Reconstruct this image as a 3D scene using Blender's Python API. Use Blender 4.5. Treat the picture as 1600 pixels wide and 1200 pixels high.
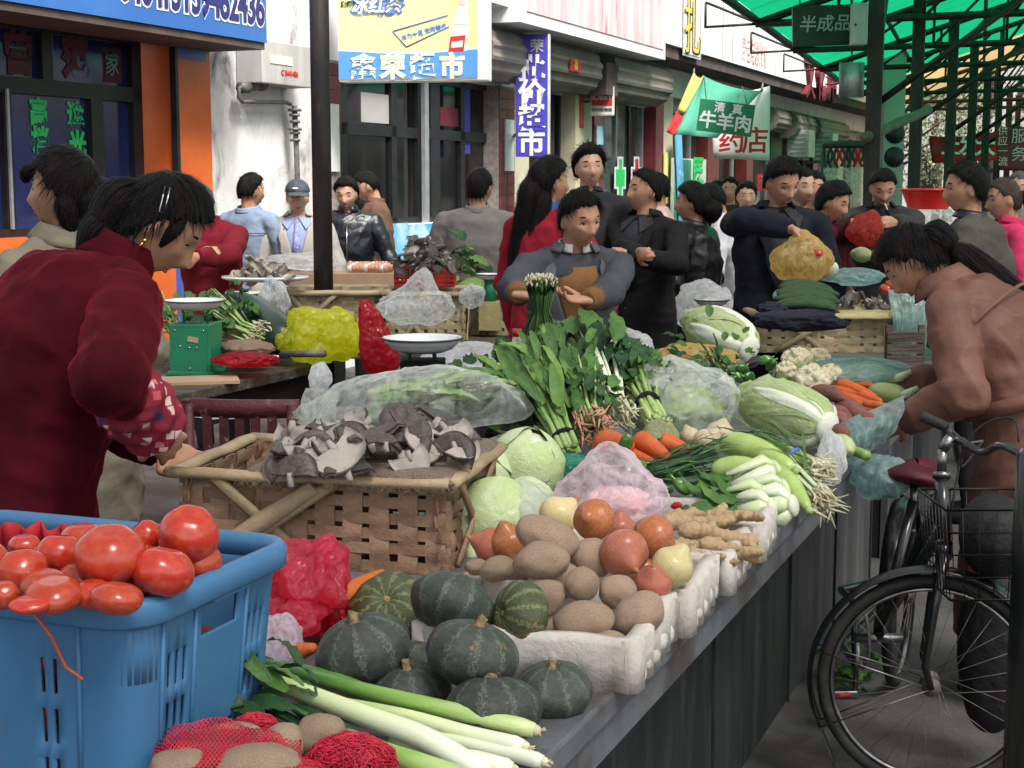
import bpy, bmesh, math, random
from mathutils import Vector as V, Matrix, Euler, noise, Quaternion
for _o in list(bpy.data.objects): bpy.data.objects.remove(_o)
R = math.radians
rng = random.Random(7)
SC = bpy.context.scene
COL = SC.collection
# ---------------------------------------------------------------- camera, sky, sun, exposure
F = 2400.0; PITCH = math.atan(315/2400.0); HC = 1.62
cam = bpy.data.cameras.new('camera'); camo = bpy.data.objects.new('camera', cam); COL.objects.link(camo)
cam.sensor_width = 36.0; cam.lens = 36.0*F/1600; cam.clip_start = .05; cam.clip_end = 800
camo.location = (0, 0, HC); camo.rotation_euler = (math.pi/2-PITCH, 0, 0)
SC.camera = camo
world = bpy.data.worlds.new('World'); SC.world = world; world.use_nodes = True
wn = world.node_tree.nodes; wl = world.node_tree.links
sky = wn.new('ShaderNodeTexSky'); sky.sky_type = 'NISHITA'; sky.sun_disc = False
SUN_EL, SUN_AZ = R(54), R(146)          # azimuth clockwise from +Y (camera heading)
sky.sun_elevation = SUN_EL; sky.sun_rotation = SUN_AZ; sky.dust_density = 4.0; sky.air_density = 1.0; sky.ozone_density = 1.0
hs = wn.new('ShaderNodeHueSaturation'); hs.inputs['Saturation'].default_value = .22
wl.new(sky.outputs[0], hs.inputs['Color']); wl.new(hs.outputs[0], wn['Background'].inputs[0])
wn['Background'].inputs[1].default_value = 0.095
sl = bpy.data.lights.new('sun', 'SUN'); sl.energy = 2.3; sl.angle = R(18); sl.color = (1, .96, .9)
slo = bpy.data.objects.new('sun', sl); COL.objects.link(slo)
sd = V((math.sin(SUN_AZ)*math.cos(SUN_EL), math.cos(SUN_AZ)*math.cos(SUN_EL), math.sin(SUN_EL)))
slo.rotation_euler = sd.to_track_quat('Z', 'Y').to_euler(); slo.location = (0, 0, 12)
vs = SC.view_settings; vs.view_transform = 'Standard'; vs.look = 'None'; vs.gamma = 1; vs.exposure = 1.42; vs.use_curve_mapping = False
# ---------------------------------------------------------------- pixel -> place (pixels of the 1600x1200 photograph)
def ray(px, py):
    x = (px-800)/F; y = -(py-600)/F; c, s = math.cos(PITCH), math.sin(PITCH)
    return V((x, c+y*s, -s+y*c))
def at(px, py, Y):                       # the point on that pixel's ray at distance Y
    d = ray(px, py); return V((0, 0, HC))+d*(Y/d.y)
def onz(px, py, z):                      # the point on that pixel's ray at height z
    d = ray(px, py); return V((0, 0, HC))+d*((z-HC)/d.z)
def mpp(p):                              # metres per pixel there
    return (p.y*math.cos(PITCH)+(HC-p.z)*math.sin(PITCH))/F
AZ = R(21.8)
U = V((math.sin(AZ), math.cos(AZ), 0)); N = V((math.cos(AZ), -math.sin(AZ), 0)); Z = V((0, 0, 1))
E0 = V((.159, 2.39, 0))                  # a point of the near counter's front edge
def S(t, v, z): return E0+U*t-N*v+Z*z    # market frame: t along the street, v to the left of the edge
W0 = V((-1.8, 12.5, 0))                  # a point of the shop fronts
def W(t, o, z): return W0+U*t+N*o+Z*z    # shop-front frame: o out of the wall
def wt(px, o=0):                         # where along the shop fronts that pixel column falls
    k = (px-800)/F*1.0086; b = W0+N*o
    return (k*b.y-b.x)/(U.x-k*U.y)
def wz(px, py, o=0): 
    p = W(wt(px, o), o, 0); return at(px, py, p.y).z
# ---------------------------------------------------------------- materials
MATS = {}
def mat(name, c1, c2=None, sc=8, rough=.6, bump=0, bsc=None, spec=.4, sheen=0, sss=0, trans=0, alpha=1, metal=0, coat=0,
        stretch=(1, 1, 1), rnd=0, lo=.38, hi=.62, c3=None, sc3=3, lo3=.5, hi3=.65, emit=0, detail=6, dist=0, sheentint=None, bdist=.02):
    if name in MATS: return MATS[name]
    m = bpy.data.materials.new(name); m.use_nodes = True; nt = m.node_tree; n = nt.nodes; l = nt.links
    b = n['Principled BSDF']
    def rgb(c): return (c[0], c[1], c[2], 1)
    tc = n.new('ShaderNodeTexCoord'); oi = n.new('ShaderNodeObjectInfo')
    ma = n.new('ShaderNodeVectorMath'); ma.operation = 'MULTIPLY_ADD'
    l.new(oi.outputs['Random'], ma.inputs[0]); ma.inputs[1].default_value = (13.1, 7.7, 9.3); l.new(tc.outputs['Object'], ma.inputs[2])
    mp = n.new('ShaderNodeVectorMath'); mp.operation = 'MULTIPLY'; l.new(ma.outputs[0], mp.inputs[0]); mp.inputs[1].default_value = stretch
    col = None
    def nz(scale, det=detail):
        t = n.new('ShaderNodeTexNoise'); t.inputs['Scale'].default_value = scale; t.inputs['Detail'].default_value = det
        t.inputs['Roughness'].default_value = .6; t.inputs['Distortion'].default_value = dist; l.new(mp.outputs[0], t.inputs['Vector']); return t
    def ramp(t, lo, hi):
        r = n.new('ShaderNodeMapRange'); r.inputs['From Min'].default_value = lo; r.inputs['From Max'].default_value = hi
        r.interpolation_type = 'SMOOTHSTEP'; l.new(t.outputs[0], r.inputs['Value']); return r
    def mix(f, a, bcol):
        x = n.new('ShaderNodeMix'); x.data_type = 'RGBA'; l.new(f.outputs[0], x.inputs['Factor'])
        if isinstance(a, tuple): x.inputs['A'].default_value = rgb(a)
        else: l.new(a, x.inputs['A'])
        x.inputs['B'].default_value = rgb(bcol); return x.outputs['Result']
    col = tuple(c1)
    if c2: col = mix(ramp(nz(sc), lo, hi), col, c2)
    if c3: col = mix(ramp(nz(sc3), lo3, hi3), col, c3)
    if rnd and not isinstance(col, tuple):
        h = n.new('ShaderNodeHueSaturation'); l.new(col, h.inputs['Color'])
        r = n.new('ShaderNodeMapRange'); l.new(oi.outputs['Random'], r.inputs['Value']); r.inputs['To Min'].default_value = 1-rnd; r.inputs['To Max'].default_value = 1+rnd
        l.new(r.outputs[0], h.inputs['Value'])
        r2 = n.new('ShaderNodeMapRange'); l.new(oi.outputs['Random'], r2.inputs['Value']); r2.inputs['To Min'].default_value = .5+rnd*.04; r2.inputs['To Max'].default_value = .5-rnd*.04
        l.new(r2.outputs[0], h.inputs['Hue'])
        col = h.outputs[0]
    if isinstance(col, tuple): b.inputs['Base Color'].default_value = rgb(col)
    else: l.new(col, b.inputs['Base Color'])
    b.inputs['Roughness'].default_value = rough; b.inputs['Specular IOR Level'].default_value = spec; b.inputs['Metallic'].default_value = metal
    if sheen:
        b.inputs['Sheen Weight'].default_value = sheen; b.inputs['Sheen Roughness'].default_value = .35
        b.inputs['Sheen Tint'].default_value = rgb(sheentint or (1, 1, 1))
    if sss: b.inputs['Subsurface Weight'].default_value = sss; b.inputs['Subsurface Scale'].default_value = .012; b.inputs['Subsurface Radius'].default_value = (1, .4, .25)
    if trans: b.inputs['Transmission Weight'].default_value = trans
    if coat: b.inputs['Coat Weight'].default_value = coat; b.inputs['Coat Roughness'].default_value = .12
    if alpha < 1: b.inputs['Alpha'].default_value = alpha
    if emit: b.inputs['Emission Color'].default_value = rgb(c1); b.inputs['Emission Strength'].default_value = emit
    if bump:
        t = nz(bsc or sc*4, 8); bp = n.new('ShaderNodeBump'); bp.inputs['Strength'].default_value = bump; bp.inputs['Distance'].default_value = bdist
        l.new(t.outputs[0], bp.inputs['Height']); l.new(bp.outputs[0], b.inputs['Normal'])
    MATS[name] = m
    return m
def film(name, c, clear=.5, rough=.2, bump=.35, tl=.5, sc=40):
    """thin plastic film: part see-through, part milky, shiny"""
    if name in MATS: return MATS[name]
    m = bpy.data.materials.new(name); m.use_nodes = True; nt = m.node_tree; n = nt.nodes; l = nt.links
    b = n['Principled BSDF']; b.inputs['Base Color'].default_value = (*c, 1); b.inputs['Roughness'].default_value = rough*.7; b.inputs['Specular IOR Level'].default_value = .9
    tr = n.new('ShaderNodeBsdfTranslucent'); tr.inputs[0].default_value = (*c, 1)
    tp = n.new('ShaderNodeBsdfTransparent'); tp.inputs[0].default_value = tuple(.35+.65*x for x in c)+(1,)
    t = n.new('ShaderNodeTexNoise'); t.inputs['Scale'].default_value = sc*.5; t.inputs['Detail'].default_value = 3; t.inputs['Distortion'].default_value = 2.5
    tc = n.new('ShaderNodeTexCoord'); l.new(tc.outputs['Object'], t.inputs['Vector'])
    bp = n.new('ShaderNodeBump'); bp.inputs['Strength'].default_value = bump*1.1; bp.inputs['Distance'].default_value = .014
    vo = n.new('ShaderNodeTexVoronoi'); vo.inputs['Scale'].default_value = sc*1.1; vd = n.new('ShaderNodeVectorMath'); vd.operation = 'MULTIPLY_ADD'; l.new(t.outputs['Color'], vd.inputs[0]); vd.inputs[1].default_value = (.05, .05, .03); l.new(tc.outputs['Object'], vd.inputs[2]); l.new(vd.outputs[0], vo.inputs['Vector']); l.new(vo.outputs['Distance'], bp.inputs['Height']); l.new(bp.outputs[0], b.inputs['Normal'])
    m1 = n.new('ShaderNodeMixShader'); m1.inputs[0].default_value = min(.8, tl+.25); l.new(b.outputs[0], m1.inputs[1]); l.new(tr.outputs[0], m1.inputs[2])
    m2 = n.new('ShaderNodeMixShader'); lw = n.new('ShaderNodeLayerWeight'); lw.inputs['Blend'].default_value = .35
    mr = n.new('ShaderNodeMapRange'); mr.inputs['From Min'].default_value = .35; mr.inputs['From Max'].default_value = .68; mr.inputs['To Min'].default_value = max(0, clear-.22); mr.inputs['To Max'].default_value = min(.97, clear+.22); l.new(t.outputs[0], mr.inputs['Value'])
    ml = n.new('ShaderNodeMath'); ml.operation = 'MULTIPLY_ADD'; ml.use_clamp = True; l.new(lw.outputs['Facing'], ml.inputs[0]); ml.inputs[1].default_value = -.45*min(1, clear*2); l.new(mr.outputs[0], ml.inputs[2]); l.new(ml.outputs[0], m2.inputs[0]); l.new(m1.outputs[0], m2.inputs[1]); l.new(tp.outputs[0], m2.inputs[2])
    l.new(m2.outputs[0], n['Material Output'].inputs['Surface'])
    MATS[name] = m; return m
def leafy(*names):
    for nm in names:
        n = MATS[nm].node_tree.nodes; l = MATS[nm].node_tree.links; b = n['Principled BSDF']; tr = n.new('ShaderNodeBsdfTranslucent'); l.new(b.inputs['Base Color'].links[0].from_socket, tr.inputs[0])
        ms = n.new('ShaderNodeMixShader'); ms.inputs[0].default_value = .28; l.new(b.outputs[0], ms.inputs[1]); l.new(tr.outputs[0], ms.inputs[2]); l.new(ms.outputs[0], n['Material Output'].inputs['Surface'])
def weave(m, scale=400, strength=.25):
    """cloth weave relief added to a material"""
    n = m.node_tree.nodes; l = m.node_tree.links; b = n['Principled BSDF']
    tc = n.new('ShaderNodeTexCoord'); w = n.new('ShaderNodeTexNoise'); w.inputs['Scale'].default_value = scale; l.new(tc.outputs['Object'], w.inputs['Vector'])
    bp = n.new('ShaderNodeBump'); bp.inputs['Strength'].default_value = strength; bp.inputs['Distance'].default_value = .004; l.new(w.outputs[0], bp.inputs['Height'])
    if b.inputs['Normal'].links: l.new(b.inputs['Normal'].links[0].from_socket, bp.inputs['Normal'])
    l.new(bp.outputs[0], b.inputs['Normal']); return m
# ---------------------------------------------------------------- mesh helpers
class MB:
    def __init__(s): s.v = []; s.f = []
    def add(s, vs, fs):
        k = len(s.v); s.v += [tuple(x) for x in vs]; s.f += [tuple(i+k for i in f) for f in fs]; return s
    def box(s, c, sz, M=None, bev=0):
        c = V(c); h = V(sz)/2; M = M or Matrix.Identity(3)
        if not bev:
            vs = [c+M@V((x*h.x, y*h.y, z*h.z)) for x in (-1, 1) for y in (-1, 1) for z in (-1, 1)]
            return s.add(vs, [(0, 1, 3, 2), (4, 6, 7, 5), (0, 4, 5, 1), (2, 3, 7, 6), (0, 2, 6, 4), (1, 5, 7, 3)])
        b = min(bev, min(h)*.9); bm = bmesh.new(); bmesh.ops.create_cube(bm, size=1)
        for v in bm.verts: v.co = V((v.co.x*sz[0], v.co.y*sz[1], v.co.z*sz[2]))
        bmesh.ops.bevel(bm, geom=bm.edges[:], offset=b, segments=2, affect='EDGES', profile=.6)
        bm.verts.index_update()
        r = s.add([c+M@v.co for v in bm.verts], [tuple(v.index for v in f.verts) for f in bm.faces]); bm.free(); return r
    def tube(s, pts, rad, seg=10, cap=True, closed=False, up=None, flat=None):
        """pts: path; rad: one radius, list of radii, or list of (rx, ry); up: reference for the section's x axis"""
        pts = [V(p) for p in pts]; n = len(pts)
        if not hasattr(rad, '__len__'): rad = [rad]*n
        rings = []; prev = None
        for i, p in enumerate(pts):
            a = pts[(i-1) % n] if (i or closed) else p; b = pts[(i+1) % n] if (i < n-1 or closed) else p
            d = (b-a); d = d.normalized() if d.length > 1e-9 else V((0, 0, 1))
            if up is not None: x = V(up)-d*d.dot(V(up))
            elif prev is None: x = d.orthogonal()
            else: x = prev-d*d.dot(prev)
            if x.length < 1e-6: x = d.orthogonal()
            x.normalize(); prev = x; y = d.cross(x)
            r = rad[i]; rx, ry = (r, r) if not hasattr(r, '__len__') else r
            rings.append([p+x*(rx*math.cos(2*math.pi*k/seg))+y*(ry*math.sin(2*math.pi*k/seg)) for k in range(seg)])
        vs = [q for r in rings for q in r]; fs = []
        for i in range(n if closed else n-1):
            j = (i+1) % n
            for k in range(seg):
                m = (k+1) % seg; fs.append((i*seg+k, i*seg+m, j*seg+m, j*seg+k))
        if cap and not closed:
            fs.append(tuple(range(seg))[::-1]); fs.append(tuple((n-1)*seg+k for k in range(seg)))
        return s.add(vs, fs)
    def ball(s, c, r, M=None, seg=12, rings=8):
        c = V(c); r = V(r) if hasattr(r, '__len__') else V((r, r, r)); M = M or Matrix.Identity(3)
        vs = [c+M@V((0, 0, r.z))]; fs = []
        for i in range(1, rings):
            a = math.pi*i/rings
            for k in range(seg):
                b = 2*math.pi*k/seg; vs.append(c+M@V((r.x*math.sin(a)*math.cos(b), r.y*math.sin(a)*math.sin(b), r.z*math.cos(a))))
        vs.append(c+M@V((0, 0, -r.z))); e = len(vs)-1
        for k in range(seg): fs.append((0, 1+k, 1+(k+1) % seg)); fs.append((e, 1+(rings-2)*seg+(k+1) % seg, 1+(rings-2)*seg+k))
        for i in range(rings-2):
            for k in range(seg):
                a = 1+i*seg+k; b = 1+i*seg+(k+1) % seg; fs.append((a, a+seg, b+seg, b))
        return s.add(vs, fs)
    def grid(s, fn, nu, nv, wrapu=False):
        """fn(u,v) -> point, u,v in 0..1"""
        mu = nu if wrapu else nu+1
        vs = [fn(i/nu, j/nv) for j in range(nv+1) for i in range(mu)]
        fs = [(j*mu+i, j*mu+(i+1) % mu, (j+1)*mu+(i+1) % mu, (j+1)*mu+i) for j in range(nv) for i in range(nu)]
        return s.add(vs, fs)
    def prism(s, poly, z0, z1):
        n = len(poly); vs = [V((x, y, z0)) for x, y in poly]+[V((x, y, z1)) for x, y in poly]
        return s.add(vs, [tuple(range(n))[::-1], tuple(range(n, 2*n))]+[(i, (i+1) % n, n+(i+1) % n, n+i) for i in range(n)])
    def mesh(s, name='m', smooth=True):
        m = bpy.data.meshes.new(name); m.from_pydata(s.v, [], s.f); m.validate()
        if smooth: m.shade_smooth() if hasattr(m, 'shade_smooth') else None
        m.update(); return m
def ob(name, me, m=None, parent=None, loc=(0, 0, 0), rot=None, scale=None, smooth=None, auto=None):
    """link a mesh (or MB) as ONE object"""
    if isinstance(me, MB): me = me.mesh(name, smooth if smooth is not None else True)
    if m is not None and len(me.materials) == 0: me.materials.append(MATS[m] if isinstance(m, str) else m)
    o = bpy.data.objects.new(name, me); COL.objects.link(o)
    if parent is not None: o.parent = parent
    o.location = loc
    if rot is not None:
        if isinstance(rot, Matrix): o.rotation_euler = rot.to_euler()
        else: o.rotation_euler = rot
    if scale is not None: o.scale = scale if hasattr(scale, '__len__') else (scale,)*3
    if auto: 
        md = o.modifiers.new('edges', 'EDGE_SPLIT'); md.split_angle = R(auto)
    return o
def wpart(name, me, m, parent, **k):     # a part whose mesh is written in world coordinates under an unrotated thing
    return ob(name, me, m, parent, loc=-V(parent.location), **k)
def tag(o, label, cat, group=None):
    o['label'] = label; o['category'] = cat
    if group: o['group'] = group
    return o
def thing(name, label, cat, loc=(0, 0, 0), rot=None, group=None):
    o = bpy.data.objects.new(name, None); COL.objects.link(o); o.location = loc; o.empty_display_size = .1
    if rot is not None: o.rotation_euler = rot.to_euler() if isinstance(rot, Matrix) else rot
    return tag(o, label, cat, group)
def struct(name, me, m, **k):
    o = ob(name, me, m, **k); o['kind'] = 'structure'; return o
def frame(xd, nd):                       # columns: x, up-ish, normal
    x = V(xd).normalized(); nrm = V(nd).normalized(); y = nrm.cross(x).normalized()
    return Matrix((x, y, nrm)).transposed()
def txt(body, size, m, parent, loc, rot, bold=.0, depth=.002, spacing=1, ax='CENTER', name='lettering', sx=1, shear=0, line=1):
    cu = bpy.data.curves.new('t', 'FONT'); cu.body = body; cu.size = size; cu.align_x = ax; cu.align_y = 'CENTER'
    cu.offset = bold; cu.extrude = depth; cu.space_character = spacing; cu.shear = shear; cu.resolution_u = 3; cu.space_line = line
    o = bpy.data.objects.new('t', cu); COL.objects.link(o)
    dg = bpy.context.evaluated_depsgraph_get(); me = bpy.data.meshes.new_from_object(o.evaluated_get(dg))
    bpy.data.objects.remove(o); bpy.data.curves.remove(cu)
    me.materials.clear(); q = ob(name, me, m, parent, loc=loc, rot=rot, scale=(sx, 1, 1)); return q
def fbm(p, o=4): return noise.fractal(p, 1.0, 2.0, o)
def remesh(mb, voxel, smooth=3, disp=None, name='m'):
    """union of overlapping closed shapes as one continuous skin"""
    me = mb.mesh('soup'); o = bpy.data.objects.new('soup', me); COL.objects.link(o)
    md = o.modifiers.new('r', 'REMESH'); md.mode = 'VOXEL'; md.voxel_size = voxel; md.use_smooth_shade = True
    if smooth: ms = o.modifiers.new('s', 'SMOOTH'); ms.factor = .5; ms.iterations = smooth
    dg = bpy.context.evaluated_depsgraph_get(); r = bpy.data.meshes.new_from_object(o.evaluated_get(dg))
    bpy.data.objects.remove(o); bpy.data.meshes.remove(me); r.name = name
    if disp:
        nrm = [v.normal.copy() for v in r.vertices]
        for v, n in zip(r.vertices, nrm):
            d = disp(v.co, n)
            v.co += n*d if not isinstance(d, V) else d
    r.shade_smooth(); r.update(); return r
# ================================================================ MATERIALS of the setting
mat('concrete', (.075, .072, .068), (.115, .11, .104), 3, .85, .4, 60, c3=(.045, .043, .041), sc3=1.3)
mat('orange', (.63, .135, .028), (.55, .11, .025), 2.5, .38, .06, 30)
mat('blueband', (.06, .14, .48), (.05, .11, .4), 3, .4)
mat('plaster', (.72, .70, .69), (.60, .57, .56), 1.6, .9, .5, 14, c3=(.10, .085, .078), sc3=1.9, lo3=.50, hi3=.74, stretch=(1, 1, .6), dist=1.2)
mat('plaster_clean', (.76, .75, .73), (.66, .64, .62), 1.2, .85, .2, 20, c3=(.5, .47, .43), sc3=.9, lo3=.58, hi3=.8, stretch=(1, 1, .4))
mat('maroon_tile', (.20, .035, .045), (.15, .03, .038), 9, .3, .08, 40, rnd=.25)
mat('grout', (.32, .26, .24), (.22, .19, .18), 20, .9)
mat('darkframe', (.012, .012, .014), (.02, .02, .022), 10, .4)
mat('glass_blue', (.012, .018, .075), (.022, .035, .15), 1.1, .08, spec=.6, lo=.45, hi=.62)
mat('glass_dark', (.006, .0065, .0065), (.022, .019, .016), 1.4, .06, spec=.6, lo=.5, hi=.7, stretch=(2.5, 2.5, .5))
mat('glass_teal', (.03, .055, .05), (.09, .12, .11), 1.7, .07, spec=.6, stretch=(2, 2, .6))
mat('aluminium', (.45, .46, .48), (.38, .39, .4), 12, .4, metal=.5)
mat('blue_sign', (.045, .14, .42), (.055, .165, .46), .8, .3, .02)
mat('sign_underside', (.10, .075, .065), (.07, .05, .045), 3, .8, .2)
mat('white_paint', (.80, .80, .79), (.74, .73, .71), 3, .5, c3=(.6, .57, .52), sc3=1.5, lo3=.62, hi3=.8)
mat('pink_sign', (.78, .42, .44), (.72, .60, .58), 1.6, .55, c3=(.76, .16, .24), sc3=2.4, lo3=.55, hi3=.72, stretch=(3, 3, .35))
mat('fascia', (.82, .81, .79), (.78, .77, .75), 1.1, .6, c3=(.72, .68, .61), sc3=1.2, lo3=.6, hi3=.8, stretch=(1.5, 1.5, .4))
mat('ink_navy', (.03, .03, .16), rough=.5); mat('ink_white', (.8, .8, .82), (.7, .7, .74), 20, .5)
mat('ink_green', (.03, .58, .15), (.02, .5, .12), 10, .5); mat('ink_maroon', (.09, .008, .02), rough=.5); mat('ink_red', (.62, .03, .03), (.5, .02, .025), 12, .55)
mat('ink_black', (.02, .02, .025), rough=.5); mat('ink_blue', (.09, .2, .62), rough=.5); mat('ink_cream', (.74, .78, .55), rough=.5)
mat('ink_faded', (.72, .42, .40), (.76, .66, .62), 4, .6); mat('ink_grey', (.42, .43, .45), rough=.5); mat('ink_dkred', (.16, .02, .03), rough=.6)
mat('sign_yellow', (.84, .83, .30), (.82, .82, .36), 1, .3); mat('sign_blue2', (.10, .30, .78), rough=.3)
mat('sign_violet', (.055, .045, .36), (.065, .055, .42), 2, .45)
mat('gas_box', (.50, .49, .47), (.38, .36, .35), 3, .6, c3=(.28, .22, .17), sc3=6, lo3=.6, hi3=.75, stretch=(1, 1, .3))
mat('pipe_metal', (.22, .205, .18), (.13, .12, .11), 20, .5, .3, metal=.4)
mat('post_paint', (.014, .0125, .011), (.03, .025, .02), 9, .5, .25, 60, c3=(.09, .055, .035), sc3=14, lo3=.62, hi3=.75, stretch=(1, 1, .3))
mat('shutter', (.22, .19, .165), (.16, .14, .125), 2, .6, .1)
mat('cream_wall', (.62, .55, .40), (.52, .46, .34), 2, .8)
mat('poster_blue', (.06, .32, .66), (.20, .52, .78), 1.2, .4, c3=(.5, .68, .75), sc3=2.2)
mat('bamboo_pole', (.10, .085, .06), (.17, .14, .10), 6, .7)
mat('tree_bark', (.05, .04, .03), (.09, .07, .05), 12, .9, .5)
mat('leaf_far', (.17, .20, .10), (.28, .31, .18), 1.5, .8, rnd=.2)  # leaf colour paled to carry the haze of distance
mat('red_cloth', (.45, .015, .02), (.36, .012, .018), 3, .7)
mat('ac_white', (.66, .65, .61), (.55, .53, .49), 4, .5)
mat('far_wall', (.42, .41, .40), (.32, .31, .30), .8, .9)
mat('green_fabric', (.05, .26, .17), (.07, .32, .22), 2, .7, .15, 12)
mat('yellow_stripe', (.58, .46, .10), rough=.7); mat('sign_green', (.015, .19, .09), (.02, .16, .08), 3, .5)
mat('board_green', (.008, .03, .018), (.015, .045, .028), 4, .5)
def film_roof(name, c, clear=0):
    m = bpy.data.materials.new(name); m.use_nodes = True; n = m.node_tree.nodes; l = m.node_tree.links; MATS[name] = m
    b = n['Principled BSDF']; b.inputs['Roughness'].default_value = .4
    t = n.new('ShaderNodeTexNoise'); t.inputs['Scale'].default_value = 1.3; t.inputs['Detail'].default_value = 6
    tc = n.new('ShaderNodeTexCoord'); l.new(tc.outputs['Object'], t.inputs['Vector'])
    x = n.new('ShaderNodeMix'); x.data_type = 'RGBA'; l.new(t.outputs[0], x.inputs['Factor']); x.inputs['A'].default_value = (*c, 1); x.inputs['B'].default_value = (*[k*.55 for k in c], 1)
    tr = n.new('ShaderNodeBsdfTranslucent'); l.new(x.outputs['Result'], tr.inputs[0]); l.new(x.outputs['Result'], b.inputs['Base Color'])
    ms = n.new('ShaderNodeMixShader'); ms.inputs[0].default_value = .8; l.new(b.outputs[0], ms.inputs[1]); l.new(tr.outputs[0], ms.inputs[2]); tp_ = n.new('ShaderNodeBsdfTransparent'); m3 = n.new('ShaderNodeMixShader'); m3.inputs[0].default_value = clear; l.new(ms.outputs[0], m3.inputs[1]); l.new(tp_.outputs[0], m3.inputs[2]); l.new(m3.outputs[0], n['Material Output'].inputs['Surface'])
film_roof('roof_shade', (.36, .36, .35), .34); film_roof('roof_green', (.01, .47, .21)); film_roof('roof_yellow', (.72, .52, .25))  # the grey sheet is for the unseen near roof that dims the foreground
# ================================================================ GROUND
g = MB(); g.grid(lambda u, v: V((-60+u*160, -6+v*210, .0)), 8, 10)
struct('ground', g, 'concrete', smooth=False)
# ================================================================ SHOP FRONTS
RW = Matrix((U, -N, Z)).transposed()
def slab(mb, t0, t1, o0, o1, z0, z1, bev=0):
    mb.box(W((t0+t1)/2, (o0+o1)/2, (z0+z1)/2), (abs(t1-t0), abs(o1-o0), abs(z1-z0)), RW, bev); return mb
def sp(parent, name, mt, px0, px1, z0, z1, o0=0, o1=.05, bev=0):
    m = MB(); slab(m, wt(px0, o1), wt(px1, o1), o0, o1, z0, z1, bev); return wpart(name, m, mt, parent, smooth=False)
FT = lambda px, py, o: W(wt(px, o), o, wz(px, py, o))     # a point on the shop-front plane pushed out by o
FW = frame(U, N)                                             # print lying on the wall
# --- orange shop
b1 = thing('corner_shop', 'orange shop front with big dark blue windows under the blue sign', 'shop', W(wt(150), 0, 0))
zs, zl = 1.28, 2.62
sp(b1, 'base_wall', 'orange', -260, 286, 0, zs, -.3, 0)
sp(b1, 'upper_wall', 'plaster', -260, 336, 3.55, 6.2, -.3, 0)
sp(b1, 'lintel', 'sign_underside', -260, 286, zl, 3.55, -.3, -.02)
m = MB(); slab(m, wt(284), wt(335), -.3, .03, 0, 3.54); wpart('pillar', m, 'orange', b1, smooth=False)
sp(b1, 'blue_band', 'blueband', 286.5, 335.5, wz(310, 93, .05), wz(310, 75, .05), 0, .036); sp(b1, 'blue_band', 'blueband', 286.5, 335.5, .5, wz(310, 331, .05), 0, .036)
m = MB(); slab(m, wt(284)-.012, wt(284)-.002, -.3, -.02, zs, zl); wpart('reveal', m, 'orange', b1, smooth=False)
m = MB(); slab(m, wt(284)-.035, wt(284), -.001, .045, zs, zl+.02); wpart('corner_strip', m, 'darkframe', b1, smooth=False)
wo = -.24
def frames(parent, bars, o, th=.06, mt='darkframe', nm='window_frame'):
    for (pa, pb, za, zb) in bars: sp(parent, nm, mt, pa, pb, za, zb, o, o+th)
zt = wz(120, 141, wo)
frames(b1, [(-260, 232, zl-.05, zl-.002), (-260, 232, zt-.05, zt+.05), (-260, 232, zs+.002, zs+.05), (86, 102, zt+.05, zl-.05), (222, 236, zs, zl), (158, 176, zs+.05, zt-.05), (24, 36, zs+.05, zt-.05), (-60, -48, zs+.05, zl)], wo+.02)
sp(b1, 'window_frame', 'aluminium', 30, 33.5, zs+.05, zt-.03, wo+.085, wo+.1)
for (pa, pb, za, zb) in [(-260, -60, zs, zl), (-48, 24, zs, zt), (36, 158, zs, zt), (176, 222, zs, zt), (-48, 86, zt, zl), (102, 222, zt, zl)]:
    sp(b1, 'pane', 'glass_blue', pa+.5, pb-.5, za+.05, zb-.05, wo+.02, wo+.035)
for ch, px, py in (('高', 77, 177), ('遮', 133, 182), ('档', 78, 222), ('光', 135, 228)):
    txt(ch, .178, 'ink_green', b1, FT(px, py, wo+.04)-b1.location, FW, bold=.008)
for ch, px, py in (('营', 50, 88), ('范', 136, 94)):
    txt(ch, .27, 'ink_maroon', b1, FT(px, py, wo+.04)-b1.location, FW, bold=.016)
sp(b1, 'seal_sticker', 'ink_maroon', 178, 206, wz(190, 130, wo), wz(190, 76, wo), wo+.03, wo+.038)
txt('家', .17, 'glass_blue', b1, FT(192, 103, wo+.045)-b1.location, FW, bold=.003)
# blue sign over the orange shop
so = .5; s1 = thing('shop_sign', 'blue sign board with large phone number over the orange shop', 'sign', W(wt(200, so), so, 3))
zb = wz(428, 67, so); m = MB(); slab(m, wt(-250, so), wt(428, so), .02, so, zb, zb+.95); wpart('board', m, 'blue_sign', s1, smooth=False)
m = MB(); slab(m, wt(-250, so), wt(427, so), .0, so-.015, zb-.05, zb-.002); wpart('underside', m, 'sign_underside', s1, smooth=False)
for bd, mm, oo in ((.026, 'ink_white', .002), (.008, 'ink_navy', .008)):
    txt('13139482436', .34, mm, s1, W(wt(350, so), so+oo, zb+.225)-s1.location, FW, bold=bd, spacing=.92 if bd < .02 else .92, sx=.74)
    txt('0464', .34, mm, s1, W(wt(238, so), so+oo, zb+.225)-s1.location, FW, bold=bd, sx=.74, spacing=.92)
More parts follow.
